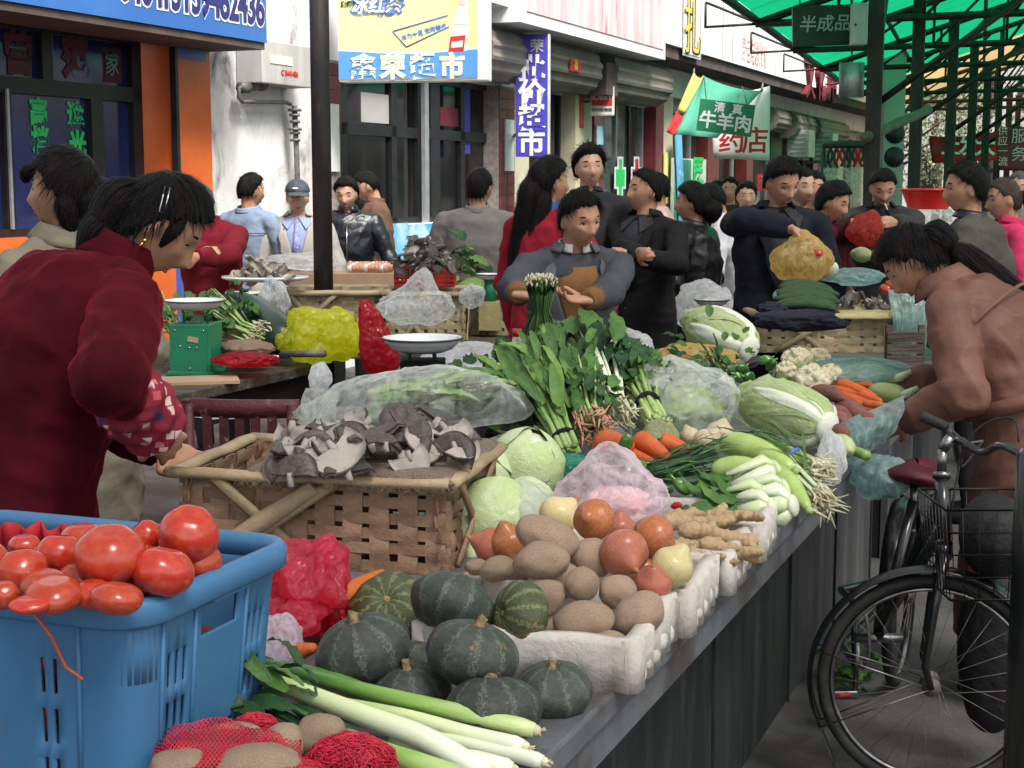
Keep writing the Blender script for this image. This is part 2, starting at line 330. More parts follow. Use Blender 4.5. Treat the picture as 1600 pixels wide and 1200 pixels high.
# --- white plastered house
b2 = thing('plaster_house', 'white plastered house wall with peeling stains beside the orange shop', 'building', W(wt(420), 0, 0))
sp(b2, 'wall', 'plaster', 336.5, 519, 0, 6.2, -.3, -.01)
gb = thing('meter_box', 'grey metal gas meter box fixed on the stained white wall', 'meter box', FT(455, 100, 0))
m = MB(); slab(m, wt(420, .22), wt(496, .22), -.005, .22, wz(455, 133, .22), wz(455, 67, .22), .008); wpart('cabinet', m, 'gas_box', gb, smooth=False)
txt('C 3441486', .058, 'ink_red', gb, FT(462, 115, .225)-gb.location, FW, bold=.001)
sp(gb, 'label_plate', 'ink_cream', 433, 466, wz(450, 101, .22), wz(450, 88, .22), .222, .226)
gp = thing('gas_pipe', 'bent steel gas pipe with valves running down the white wall', 'pipe', FT(468, 200, .1))
pp = lambda a, b, o=.1: FT(a, b, o)
m = MB(); m.tube([pp(425, 133), pp(392, 133), pp(384, 138), pp(383, 152), pp(388, 159), pp(455, 160), pp(462, 163)], .016, 8); m.tube([pp(468, 165), pp(470, 240), pp(472, 420)], .022, 8)
wpart('pipe', m, 'pipe_metal', gp)
for (a, b) in (((386, 137), (398, 137)), ((402, 133), (412, 133)), ((416, 134), (422, 134))):
    m = MB(); m.tube([pp(*a), pp(*b)], .042, 10); wpart('valve', m, 'pipe_metal', gp)
for y in (170, 178, 188, 200, 206, 217):
    m = MB(); m.tube([pp(468, y), pp(468, y+4)], .055 if y in (170, 200) else .042, 10); wpart('flange', m, 'pipe_metal', gp)
# --- supermarket
b3 = thing('supermarket', 'shop with maroon tiled piers and wide dark windows behind the yellow sign', 'shop', W(wt(650), 0, 0))
zsm, zlm, ztm = wz(650, 348, -.2), wz(650, 118, -.2), wz(650, 208, -.15)
sp(b3, 'base_wall', 'plaster_clean', 538, 779, 0, zsm, -.3, -.02); sp(b3, 'upper_wall', 'plaster_clean', 519.5, 803, zlm, 6.2, -.3, -.02)
for (pa, pb, za) in ((519.5, 537.5, 0), (779.5, 803, 0)): sp(b3, 'pier', 'grout', pa, pb, za, zlm-.002, -.3, .0)
def tiles(parent, pa, pb, za, zb_, cols, hgt, o=0.0):
    t0, t1 = wt(pa, o), wt(pb, o); w = (t1-t0)/cols; base = MB(); base.box((0, 0, 0), (w-.008, .014, hgt-.008), None, .002); me = base.mesh('tile', False)
    z = za
    while z < zb_:
        for c in range(cols): ob('tile', me, 'maroon_tile', parent, W(t0+w*(c+.5), o+.004, z+hgt/2)-parent.location, RW)
        z += hgt
tiles(b3, 519.5, 537.5, 2.05, zlm-.1, 1, .115); tiles(b3, 779.5, 803, .9, zlm-.1, 2, .115)
sp(b3, 'white_panel', 'white_paint', 513, 536, wz(525, 268, .03), wz(525, 162, .03), .012, .03); sp(b3, 'white_panel', 'white_paint', 791, 803.5, wz(797, 267, .03), wz(797, 187, .03), .012, .03)
frames(b3, [(538, 779, zlm-.06, zlm-.002), (538, 779, ztm-.05, ztm+.05), (538, 779, zsm+.002, zsm+.06), (538, 548, zsm, zlm), (616, 624, zsm, zlm), (656, 666, zsm, zlm), (676, 690, zsm, zlm), (722, 728, zsm, zlm), (764, 779, zsm, zlm)], -.2)
sp(b3, 'window_post', 'aluminium', 667, 673, zsm-.05, zlm, -.1, -.06)
for (pa, pb) in ((548, 616), (624, 656), (690, 722), (728, 764)):
    sp(b3, 'pane', 'glass_dark', pa, pb, zsm+.06, ztm-.05, -.19, -.175); sp(b3, 'pane', 'glass_dark', pa, pb, ztm+.05, zlm-.06, -.19, -.175)
sp(b3, 'window_poster', 'ink_dkred', 691, 719, wz(700, 197, -.17), wz(700, 168, -.17), -.174, -.168); sp(b3, 'window_poster', 'far_wall', 570, 612, wz(590, 192, -.17), wz(590, 146, -.17), -.174, -.168)
sp(b3, 'reflected_sign', 'sign_violet', 724, 736, wz(730, 240, -.15), wz(730, 132, -.15), -.174, -.168)
sp(b3, 'poster', 'poster_blue', 590, 640, wz(610, 420, .01), wz(610, 350, .01), -.019, -.012); sp(b3, 'poster', 'poster_blue', 640.5, 692, wz(660, 420, .01), wz(660, 350, .01), -.019, -.010)
for px, c in ((615, 'ink_dkred'), (605, 'ink_green'), (650, 'ink_green'), (668, 'ink_dkred')):
    m = MB(); a = FT(px, 408, -.008); m.tube([a, a+Z*.12, a+Z*.2, a+Z*.24], [.012, .03, .022, .006], 6); wpart('poster_bottle', m, c, b3)
txt('乙润', .13, 'ink_navy', b3, FT(598, 380, .0)-b3.location, FW); txt('乙润', .13, 'ink_navy', b3, FT(646, 378, .0)-b3.location, FW)
# yellow lightbox projecting from the supermarket
FA = R(10); XS = V((math.cos(FA), -math.sin(FA), 0)); NS = V((-math.sin(FA), -math.cos(FA), 0)); FS = frame(XS, NS); RS = Matrix((XS, -NS, Z)).transposed()
yl = at(638, 127, 12.7); s2 = thing('lightbox_sign', 'yellow and blue lightbox sign of the supermarket with iced tea advert', 'sign', yl)
k = mpp(yl); wS = 228*k; hS = 190*k
m = MB(); m.box((0, .10, hS/2), (wS+.05, .20, hS), None, .01); fr = ob('housing', m, 'white_paint', s2, rot=RS, smooth=False)
fr.location = XS*.035
def onS(x, y, o=.004): return XS*((x-638)*k)+Z*((127-y)*k)+NS*o          # x,y photo pixels on the sign's face
def sgpoly(pts, mt, o, nm):
    q = MB(); P = [onS(x, y, o) for x, y in pts]; q.add(P, [tuple(range(len(P)))[::-1]]); return ob(nm, q, mt, s2, smooth=False)
sgpoly([(526, -60), (749, -60), (749, 124), (526, 124)], 'sign_yellow', .004, 'panel')
wave = [(526+223*i/16, 82+3.2*math.sin(i/16*5.2-1.1)) for i in range(17)]
sgpoly([(x, y-2.5) for x, y in wave]+[(749, 120), (526, 120)], 'ink_white', .006, 'wave_line'); sgpoly(wave+[(749, 122.5), (526, 122.5)], 'sign_blue2', .008, 'blue_band')
for i, ch in enumerate('鑫荣超市'): txt(ch, 40*k, 'ink_cream', s2, onS(566+i*47.5, 107, .012), FS, bold=.010)
txt('冰红茶', 27*k, 'ink_blue', s2, onS(588, 12, .009), FS, bold=.016, shear=.2); txt('冰红茶', 27*k, 'ink_white', s2, onS(588, 12, .014), FS, bold=.004, shear=.2)
txt('康师傅', 9.5*k, 'ink_black', s2, onS(545, 8, .009), FS, bold=.002); txt('ICE TEA', 6.5*k, 'ink_blue', s2, onS(601, 25.5, .009), FS, bold=.0)
txt('冰力十足 无可替代', 9*k, 'ink_blue', s2, onS(664, 52, .009), FS @ Matrix.Rotation(R(14), 3, 'Z'), bold=.0005)
for a, b in (((614, 50), (636, 74)), ((636, 74), (704, 44)), ((614, 50), (702, 27))):
    m = MB(); m.tube([onS(*a, .008), onS(*b, .008)], .005, 4); ob('outline', m, 'ink_blue', s2)
for pts, c, o, nm in (([(724, 4), (731, 4), (736, 14), (734, 22), (737, 40), (731, 82), (703, 82), (708, 42), (713, 26), (716, 18), (718, 10)], 'ink_cream', .009, 'bottle_print'), ([(712, 30), (734, 30), (733, 42), (711, 42)], 'ac_white', .011, 'bottle_print'),
                      ([(706, 60), (730, 58), (727, 82), (703, 82)], 'ink_red', .011, 'bottle_print'), ([(708, 68), (726, 66), (725, 76), (707, 77)], 'ink_white', .013, 'bottle_print'), ([(720, 2), (728, 2), (731, 12), (719, 12)], 'ink_faded', .012, 'bottle_print')):
    sgpoly(pts, c, o, nm)
# violet hanging sign
pv = at(831, 245, 16.4); s3 = thing('hanging_sign', 'tall violet hanging sign with white characters beside the tiled pier', 'sign', pv); k3 = mpp(pv); h3 = 187*k3
FA3 = R(6); X3 = V((math.cos(FA3), -math.sin(FA3), 0)); N3 = V((-math.sin(FA3), -math.cos(FA3), 0)); F3 = frame(X3, N3)
m = MB(); m.box((0, 0, h3/2), (50*k3, .07, h3), None, .006); ob('board', m, 'sign_violet', s3, rot=Matrix((X3, -N3, Z)).transposed(), smooth=False)
m = MB(); m.box((26.5*k3, .02, h3/2), (3*k3, .10, h3)); ob('edge_trim', m, 'ac_white', s3, rot=Matrix((X3, -N3, Z)).transposed(), smooth=False)
for ch, y in (('批', 112), ('价', 150), ('超', 187), ('市', 226)): txt(ch, 43*k3, 'ink_white', s3, N3*.04+Z*((245-y)*k3), F3, bold=.008)
txt('荣', 22*k3, 'ink_grey', s3, N3*.04+Z*((245-77)*k3)+X3*(8*k3), F3, bold=.002); 
m = MB(); a = s3.location+Z*(h3*.9); m.tube([a-X3*.15, W(wt(803), 0, a.z)], .02, 6); m.tube([a-X3*.15-Z*.9, W(wt(803), 0, a.z-.9)], .02, 6); wpart('bracket', m, 'pipe_metal', s3)
# --- the long terrace of shops beyond
b4 = thing('shop_terrace', 'long pale terrace of small shops with roller shutters further down the street', 'building', W(wt(1000), 0, 0))
tA, tB = wt(803.5), wt(1348); zf = 3.42
m = MB(); slab(m, tA, tB, -.6, -.32, 0, 7.5); wpart('back_wall', m, 'far_wall', b4, smooth=False)
m = MB(); slab(m, tA, tB, -.3, -.02, zf-.55, 7.5); wpart('upper_wall', m, 'plaster_clean', b4, smooth=False)
m = MB(); slab(m, wt(1034, .62), tB+.2, .0, .6, zf, 7.4); wpart('fascia', m, 'fascia', b4, smooth=False)
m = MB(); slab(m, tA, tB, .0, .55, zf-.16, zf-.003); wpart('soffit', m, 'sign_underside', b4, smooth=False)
for px in (1120, 1135, 1201, 1242, 1256, 1310):
    m = MB(); slab(m, wt(px, .61), wt(px, .61)+.035, .598, .61, zf+.02, 7.3); wpart('fascia_joint', m, 'far_wall', b4, smooth=False)
for (pa, pb, mt) in ((803.5, 826, 'cream_wall'), (897, 922, 'cream_wall'), (926, 940, 'maroon_tile'), (1020, 1032, 'maroon_tile'), (1032, 1046, 'cream_wall'), (1100, 1118, 'maroon_tile'), (1160, 1170, 'maroon_tile'), (1212, 1224, 'cream_wall'), (1226, 1236, 'maroon_tile'), (1262, 1270, 'maroon_tile'), (1300, 1308, 'cream_wall'), (1336, 1348, 'plaster_clean')):
    sp(b4, 'pier', mt, pa, pb, 0, zf-.2, -.3, -.03)
for (pa, pb, mt) in ((826, 897, 'glass_dark'), (940, 1020, 'glass_teal'), (1046, 1100, 'glass_teal'), (1118, 1160, 'glass_dark'), (1170, 1212, 'glass_dark'), (1236, 1262, 'glass_dark'), (1270, 1300, 'glass_dark'), (1308, 1336, 'glass_dark')):
    n_ = max(2, int((pb-pa)/20)); 
    for i in range(n_):
        a = pa+(pb-pa)*i/n_; c = pa+(pb-pa)*(i+1)/n_
        sp(b4, 'pane', mt, a+.8, c-.8, .5, zf-.7, -.25, -.23); sp(b4, 'window_frame', 'aluminium' if (i % 2 == 0) else 'darkframe', c-1.2, c+1.2, 0, zf-.6, -.24, -.20)
    sp(b4, 'sill_wall', 'far_wall', pa, pb, 0, .5, -.29, -.2); sp(b4, 'door_head', 'far_wall', pa, pb, zf-.75, zf-.56, -.28, -.19)
def shutter_box(pa, pb, zc, r, o=.1):
    t0, t1 = wt(pa, o+r), wt(pb, o+r); prof = []
    for i in range(33):
        a = math.pi*.62-i/32*math.pi*1.25; rr = r*(1+.035*(1 if (i//2) % 2 else -1)); prof.append((o+rr*math.cos(a), zc+rr*math.sin(a)))
    q = MB(); n_ = len(prof); q.add([W(t, o_, z_) for t in (t0, t1) for o_, z_ in prof], [(i, i+1, n_+i+1, n_+i) for i in range(n_-1)]+[tuple(range(n_))[::-1], tuple(range(n_, 2*n_))])
    s = wpart('roller_shutter', q, 'shutter', b4, smooth=False); return s
for pa, pb, py, r in ((772, 838, 86, .28), (858, 938, 105, .28), (962, 1046, 127, .30), (1208, 1228, 188, .22), (1238, 1266, 198, .26), (1274, 1318, 205, .24)):
    shutter_box(pa, pb, wz((pa+pb)/2, py, .25), r)
sp(b4, 'shutter_end', 'sign_underside', 944, 961, wz(950, 150, .3), wz(950, 100, .3), -.02, .36)
# pink sign
ps = thing('shop_sign', 'long faded pink sign board above the roller shutters', 'sign', FT(920, 40, .6))
zp = wz(820, 36, .62); m = MB(); slab(m, wt(812, .62), wt(1033, .62), .0, .62, zp, zp+1.3); wpart('board', m, 'white_paint', ps, smooth=False)
m = MB(); slab(m, wt(823, .63), wt(1031, .63), .621, .632, zp+.12, zp+1.2); wpart('panel', m, 'pink_sign', ps, smooth=False)
bs = thing('shop_sign', 'white panel sign edge above the supermarket lightbox', 'sign', FT(790, -20, .5)); m = MB(); slab(m, wt(700, .5), wt(806, .5), .0, .5, wz(806, 14, .5), wz(806, 14, .5)+1.2); wpart('board', m, 'white_paint', bs, smooth=False)
# plate, red characters and faded print on the fascia
pl = thing('sign_plate', 'small plate with gold and black character on white fascia', 'sign', FT(1074, 45, .62))
for a in (0,):
    m = MB(); slab(m, wt(1061, .63), wt(1088, .63), .612, .622, wz(1074, 90, .63), wz(1074, -12, .63)); wpart('border', m, 'ink_grey', pl, smooth=False)
    m = MB(); slab(m, wt(1063, .64), wt(1086, .64), .622, .63, wz(1074, 86, .63), wz(1074, -8, .63)); wpart('plate', m, 'white_paint', pl, smooth=False)
txt('扎', .82, 'ink_black', pl, FT(1075, 48, .635)-pl.location, FW, bold=.02); txt('扎', .82, 'yellow_stripe', pl, FT(1074, 47, .65)-pl.location, FW, bold=.004)
fx = thing('painted_sign', 'row of faded red characters painted on the white fascia', 'sign', FT(1170, 80, .61)); m = txt('康佳电器维修', .44, 'ink_faded', fx, FT(1170, 84, .612)-fx.location, FW, bold=.004, sx=.7)
rs = thing('painted_sign', 'dark red raised characters on the far end of white fascia', 'sign', FT(1270, 130, .61))
for i, ch in enumerate('文化用'): txt(ch, .95, 'ink_dkred', rs, FT(1252+i*17, 124+i*4, .62)-rs.location, FW, bold=.01, depth=.05)
# small red lightbox sign
sb = at(941, 158, 19.2); s4 = thing('lightbox_sign', 'small red and white square sign on the cream pier', 'sign', sb); k4 = mpp(sb)
m = MB(); m.box((0, 0, 0), (38*k4, .12, 46*k4), None, .02); ob('housing', m, 'ac_white', s4, rot=Matrix((X3, -N3, Z)).transposed(), smooth=False)
m = MB(); m.box((0, -.062, 6*k4), (32*k4, .006, 27*k4)); ob('panel', m, 'ink_red', s4, rot=Matrix((X3, -N3, Z)).transposed(), smooth=False)
txt('IOBBY', 11*k4, 'ink_white', s4, N3*.068+Z*(5*k4), F3, bold=.002); txt('阿诗玛', 7*k4, 'ink_white', s4, N3*.068+Z*(14*k4), F3); txt('特约经销商', 6.4*k4, 'ink_black', s4, N3*.064-Z*(14*k4), F3)
m = MB(); m.tube([s4.location-X3*.1, W(wt(915), -.05, s4.location.z)], .015, 5); wpart('bracket', m, 'pipe_metal', s4)
# small things on the shop fronts
def decal(name, label, cat, px0, px1, py0, py1, mt, o=-.18, ch=None, cm='ink_white', size=None, bold=.006):
    c = FT((px0+px1)/2, (py0+py1)/2, o); t = thing(name, label, cat, c); m = MB(); slab(m, wt(px0, o), wt(px1, o), o-.015, o, wz((px0+px1)/2, py1, o), wz((px0+px1)/2, py0, o)); wpart('sheet', m, mt, t, smooth=False)
    if ch: txt(ch, size or .8*(py1-py0)*mpp(c), cm, t, N*.004, FW, bold=bold)
    return t
decal('paper_sign', 'small red paper with gold character on the roller shutter', 'paper sign', 889, 905, 93, 112, 'ink_red', .40, '福', 'yellow_stripe')
decal('paper_banner', 'torn red paper banner down the cream pier', 'banner', 904, 910, 136, 200, 'ink_red', -.02)
decal('paper_sign', 'yellow paper strip beside the pharmacy door', 'paper sign', 1034, 1041, 238, 318, 'sign_yellow', .0)
decal('poster', 'small pale blue poster on the maroon pier', 'poster', 930, 940, 197, 226, 'poster_blue', -.01)
decal('paper_sign', 'red paper sign with white character behind the navy jacket man', 'paper sign', 1177, 1193, 272, 298, 'ink_red', .0, '正')
for nm, px, c in (('green cross sticker on the teal shop window', 966, 'ink_green'), ('red cross sticker on the teal shop window', 991, 'ink_red')):
    c0 = FT(px, 278, -.16); t = thing('cross_sticker', nm, 'sticker', c0); kk = mpp(c0)
    for (w_, h_, o_, mm) in ((26, 34, 0, 'ink_white'), (13, 66, .0, 'ink_white'), (20, 26, .004, c), (7, 58, .004, c)):
        m = MB(); m.box(N*(o_+w_*.00003), (w_*kk/.45, .004, h_*kk), RW); ob('shape', m, mm, t, smooth=False)
ms = thing('clinic_sign', 'green and white clinic board standing under the green awning', 'sign', FT(1078, 300, .1))
m = MB(); slab(m, wt(1048, .1), wt(1098, .1), .06, .1, 1.0, wz(1075, 248, .1)); wpart('board', m, 'ac_white', ms, smooth=False)
m = MB(); slab(m, wt(1049, .1), wt(1074, .1), .1, .106, 1.02, wz(1075, 250, .1)); wpart('panel', m, 'green_fabric', ms, smooth=False)
m = MB(); m.box(FT(1058, 280, .13), (.35, .01, 1.4), RW @ Matrix.Rotation(R(-12), 3, 'Y')); wpart('stripe', m, 'poster_blue', ms, smooth=False)
for ch, y in (('医', 268), ('疗', 301)): txt(ch, .42, 'ink_green', ms, FT(1086, y, .112)-ms.location, FW, bold=.012, sx=1.5)
# awning sheet, meat sign, pharmacy cloth
kk = mpp(at(1120, 170, 21)); X5 = V((1, 0, 0))
def sheet3(name, mt, parent, quad, nu=14, nv=10, amp=.03, th=.006):
    a, b, c, d = quad                                       # tl, tr, br, bl
    q = MB(); q.grid(lambda u, v: (a*(1-u)+b*u)*(1-v)+(d*(1-u)+c*u)*v+V((0, amp*math.sin(u*9+v*4)+amp*.6*math.sin(v*7-u*3), -.06*math.sin(math.pi*u)*(1-v))), nu, nv)
    o = wpart(name, q, mt, parent); md = o.modifiers.new('th', 'SOLIDIFY'); md.thickness = th; return o
aw = thing('awning_sheet', 'slanting green awning sheet with red and yellow edge', 'awning', at(1120, 165, 21.4))
sheet3('sheet', 'green_fabric', aw, (at(1098, 118, 21.4), at(1190, 142, 21.8), at(1120, 216, 20.9), at(1054, 210, 20.7)))
sheet3('yellow_edge', 'yellow_stripe', aw, (at(1084, 113, 21.3), at(1100, 118, 21.4), at(1070, 176, 20.9), at(1058, 172, 20.9)), 4, 8)
sheet3('red_edge', 'red_cloth', aw, (at(1058, 172, 20.9), at(1070, 176, 20.9), at(1054, 213, 20.7), at(1041, 206, 20.6)), 4, 6)
m = MB(); m.tube([at(1084, 113, 21.35), at(1084, 100, 23)], .02, 5); m.tube([at(1190, 142, 21.85), at(1192, 130, 26)], .02, 5); wpart('rod', m, 'pipe_metal', aw)
ph = thing('cloth_sign', 'white pharmacy cloth sign with large red characters', 'sign', at(1160, 195, 22.6))
sheet3('cloth', 'white_paint', ph, (at(1112, 140, 22.6), at(1203, 134, 22.9), at(1202, 251, 22.9), at(1114, 247, 22.6)), amp=.012)
for i, ch in enumerate('药店'): txt(ch, 46*kk, 'ink_red', ph, at(1143+i*37, 222, 22.42)-ph.location, frame((1, 0, 0), (0, -1, 0)), bold=.006)
me_ = thing('meat_sign', 'dark green tilted sign for halal beef and mutton', 'sign', at(1134, 184, 20.4)); RT = Matrix.Rotation(R(7), 3, 'Y')
m = MB(); m.box((0, 0, 0), (84*kk, .03, 48*kk), RT, .004); ob('board', m, 'sign_green', me_, smooth=False)
FT7 = frame((1, 0, 0), (0, -1, 0)) @ Matrix.Rotation(R(-7), 3, 'Z')
txt('清 真', 17*kk, 'ink_white', me_, RT @ V((2*kk, -.02, 13*kk)), FT7, bold=.003, spacing=1.3); txt('牛羊肉', 27*kk, 'ink_white', me_, RT @ V((0, -.02, -8*kk)), FT7, bold=.006)
m = MB(); m.tube([at(1104, 160, 20.4), at(1100, 120, 21.4)], .008, 4); m.tube([at(1168, 166, 20.4), at(1160, 135, 21.5)], .008, 4); wpart('wire', m, 'darkframe', me_)
# air conditioners
for px, py, lb in ((1243, 225, 'wall air conditioner unit nearer the pharmacy cloth sign'), (1280, 230, 'wall air conditioner unit at the far end of the terrace')):
    c = FT(px, py, .3); t = thing('air_conditioner', lb, 'air conditioner', c); kk2 = mpp(c)
    m = MB(); m.box((0, 0, 0), (.62, .42, 42*kk2), RW, .02); ob('casing', m, 'ac_white', t, smooth=False)
    for i in range(5):
        m = MB(); m.box(-U*.315+Z*((i-2)*7*kk2), (.012, .3, 3.2*kk2), RW); ob('louvre', m, 'far_wall', t, smooth=False)
    m = MB(); m.box(-N*.15-Z*(23*kk2), (.6, .5, .05), RW); ob('bracket', m, 'pipe_metal', t, smooth=False)
# ================================================================ MARKET CANOPY, POSTS
CA = R(16.8); ca = V((math.sin(CA), math.cos(CA), 0)); cb = V((math.cos(CA), -math.sin(CA), 0)); C0 = V((2.27, 16.9, 0))
def CP(t, b, z): return C0+ca*t+cb*b+Z*z
RC = Matrix((ca, -cb, Z)).transposed()
cn = thing('market_canopy', 'green corrugated canopy on dark steel trusses over the market', 'canopy', CP(6, 3, 0))
PW, ZE, ZR, BR = 1.0, 3.55, 4.9, 4.0
def roof_panel():
    q = MB(); nw = 40; sl_ = (ZR-ZE)/BR
    q.grid(lambda u, v: V((u*PW, -v*BR, v*(ZR-ZE)+.022*math.cos(u*nw*math.pi/2))), nw, 3); return q.mesh('roof_panel')
pan = {}
for mt in ('roof_green', 'roof_yellow', 'roof_shade'): pan[mt] = roof_panel(); pan[mt].materials.append(MATS[mt])
for i in range(-21, 29):
    mt = 'roof_shade' if i < -5 else 'roof_green' if i < 19 else 'roof_yellow'  # grey panels: unseen near roof, added to shade the foreground
    ob('roof_panel', pan[mt], None, cn, CP(i*PW, 0, ZE+.12+.012*(i % 2))-cn.location, RC)
    ob('roof_panel', pan[mt], None, cn, CP(i*PW+PW, 2*BR, ZE+.12+.012*(i % 2))-cn.location, RC @ Matrix.Rotation(math.pi, 3, 'Z'))
for b, z in ((0, ZE), (1.3, ZE+.42), (2.7, ZE+.88), (4, ZR-.02), (5.4, ZE+.85), (6.8, ZE+.38)):
    m = MB(); m.tube([CP(-21, b, z+.05), CP(29, b, z+.05)], .035 if b else .05, 6); wpart('purlin', m, 'post_paint', cn)
POSTX = (1362, 1428, 1482, 1515, 1537, 1556, 1572, 1586)
posts = []
for i, px in enumerate(POSTX):
    p = at(px, 285, 15+4*i); p.z = 0; posts.append(p)
for i in range(-1, 8):
    t = i*4.0-1.5
    m = MB(); m.tube([CP(t, 0, ZE), CP(t, 4, ZE+.05), CP(t, 8, ZE)], .045, 6); m.tube([CP(t, 0, ZE), CP(t, 4, ZR-.05)], .05, 6); m.tube([CP(t, 8, ZE), CP(t, 4, ZR-.05)], .05, 6)
    for b in (1, 2, 3, 5, 6, 7):
        zz = ZE+(ZR-ZE)*(1-abs(b-4)/4); m.tube([CP(t, b, ZE+.02), CP(t, b+(.9 if b < 4 else -.9), min(ZR-.05, zz+.3))], .022, 5); m.tube([CP(t, b, ZE+.02), CP(t, b, zz)], .022, 5)
    wpart('truss', m, 'post_paint', cn)
    m = MB(); m.tube([CP(t, 0, ZE+.02), CP(t, -.62, ZE+.28)], .018, 5); m.tube([CP(t, 0, ZE-.0), CP(t, -.62, ZE-.02)], .018, 5); m.tube([CP(t, -.62, ZE+.28), CP(t, -.62, ZE-.03)], .018, 5); wpart('eave_bracket', m, 'post_paint', cn)
for i, p in enumerate(posts):
    w_ = .15; t = thing('canopy_post', 'dark square canopy post, %s of the receding row' % ('nearest', 'second', 'third', 'fourth', 'fifth', 'sixth', 'seventh', 'farthest')[i], 'post', p, group='canopy posts in a row')
    m = MB(); m.box((0, 0, 2.0), (w_, w_, 4.0), RC, .01); ob('shaft', m, 'post_paint', t, smooth=False)
    m = MB(); m.box((0, 0, .01), (.3, .3, .02), RC); ob('base_plate', m, 'post_paint', t, smooth=False)
    m = MB(); m.tube([V((0, 0, 2.35)), cb*1.7+Z*3.6], .035, 6); m.tube([V((0, 0, 2.6)), ca*1.4+Z*3.6], .035, 6); ob('brace', m, 'post_paint', t)
bb = thing('bamboo_beam', 'slanting bamboo beam lashed between the first canopy posts', 'beam', posts[0]); m = MB(); a, b = at(1352, 215, 14.85), at(1450, 172, 17.5); m.tube([a+(b-a)*i/12 for i in range(13)], [.05 if i % 3 else .058 for i in range(13)], 8); wpart('pole', m, 'bamboo_pole', bb)
# boards hanging below the canopy
hb = thing('hanging_board', 'dark green hanging board with silver characters under the canopy', 'sign', at(1290, 40, 15.3)); k5 = mpp(hb.location)
m = MB(); m.box((0, 0, 0), (104*k5, .05, 62*k5), Matrix.Rotation(R(-2), 3, 'Y'), .006); ob('board', m, 'board_green', hb, smooth=False)
for i, ch in enumerate('半成品'): txt(ch, 27*k5, 'ink_grey', hb, V(((-29+i*27)*k5, -.03, (0+i*1.2)*k5)), frame((1, 0, 0), (0, -1, 0)), bold=.002, shear=.1)
m = MB(); m.tube([V((-.25, 0, .15)), V((-.25, .3, .8))], .008, 4); m.tube([V((.25, 0, .15)), V((.25, .3, .8))], .008, 4); ob('hanger', m, 'darkframe', hb)
lb_ = thing('control_box', 'pale metal box fixed on the nearest canopy post', 'box', at(1342, 38, 14.85)); m = MB(); m.box((0, 0, 0), (22*k5, .16, 62*k5), None, .01); ob('casing', m, 'gas_box', lb_, smooth=False)
m = MB(); m.ball((-.05, -.085, -.01), .012); ob('lock', m, 'darkframe', lb_)
pn = thing('tin_sheet', 'grey sheet metal panel hanging beside the nearest canopy post', 'panel', at(1331, 125, 15.2)); m = MB(); m.grid(lambda u, v: V(((u-.5)*38*k5, .03*math.sin(u*6), (v-.5)*54*k5)), 12, 2); o = ob('sheet', m, 'aluminium', pn); o.modifiers.new('th', 'SOLIDIFY').thickness = .01
m = MB(); m.tube([V((0, .02, 26*k5)), V((0, .1, .9))], .01, 4); ob('hanger', m, 'darkframe', pn)
# rack of chains and hanging bags by the far shops
ck = thing('chain_rack', 'rack hung with loops of dark chain near the far shops', 'rack', at(1320, 245, 20)); kc = mpp(ck.location)
m = MB(); m.tube([at(1286, 226, 20), at(1352, 226, 20)], .05, 6); m.tube([at(1286, 226, 20), at(1288, 330, 20)], .03, 6); m.tube([at(1352, 226, 20), at(1352, 330, 20)], .03, 6); wpart('rail', m, 'board_green', ck)
for i in range(13):
    m = MB(); x0 = 1290+i*4.8; L = rng.uniform(26, 42); pts = [at(x0+6*math.sin(math.pi*j/8)*(1 if i % 2 else -1), 228+L*j/8, 20) for j in range(9)]; m.tube(pts, .02, 5); wpart('chain_loop', m, 'post_paint' if i % 3 else 'red_cloth', ck)
# lamp tower, red banners, far building, trees
lt = thing('speaker_tower', 'grey pillar with round loudspeakers behind the canopy posts', 'pillar', at(1390, 300, 30)); kt = mpp(lt.location); lt.location.z = 0
m = MB(); m.box((0, 0, 2.2), (32*kt, .4, 4.4)); ob('shaft', m, 'far_wall', lt, smooth=False)
for z in (2.55, 2.1): m = MB(); m.tube([V((.02, -.2, z)), V((.02, -.26, z))], [.2, .16], 14); ob('loudspeaker', m, 'darkframe', lt)
rb = thing('banner', 'long red banner with white characters strung between posts', 'banner', at(1500, 228, 33))
sheet3('cloth', 'red_cloth', rb, (at(1452, 212, 33), at(1562, 205, 33), at(1562, 250, 33), at(1456, 255, 33)), amp=.03)
for i, ch in enumerate('上发大'): txt(ch, .42, 'ink_white', rb, at(1486+i*27, 230, 32.85)-rb.location, frame((1, 0, 0), (0, -1, 0)), bold=.01)
rb2 = thing('banner', 'dark red hanging banner with columns of characters at far right', 'banner', at(1580, 230, 26))
sheet3('cloth', 'ink_dkred', rb2, (at(1556, 196, 26), at(1640, 190, 26), at(1640, 268, 26), at(1558, 266, 26)), amp=.02)
for i, ch in enumerate('供应一流'): txt(ch, .17, 'ink_faded', rb2, at(1567, 205+i*16, 25.85)-rb2.location, frame((1, 0, 0), (0, -1, 0)))
for i, ch in enumerate('服务'): txt(ch, .26, 'ink_grey', rb2, at(1592, 214+i*28, 25.85)-rb2.location, frame((1, 0, 0), (0, -1, 0)))
fb = thing('far_building', 'pale grey building closing the end of the street', 'building', at(1480, 285, 62)); fb.location.z = 0; kf = 62/F
m = MB(); m.box((0, 0, 4), (32, 6, 8)); ob('wall', m, 'far_wall', fb, smooth=False)
for i in range(-7, 8):
    for z in (2, 5): m = MB(); m.box((i*2+.3, -3.02, z), (1.2, .06, 1.3)); w_ = ob('window', m, 'glass_dark', fb, smooth=False)
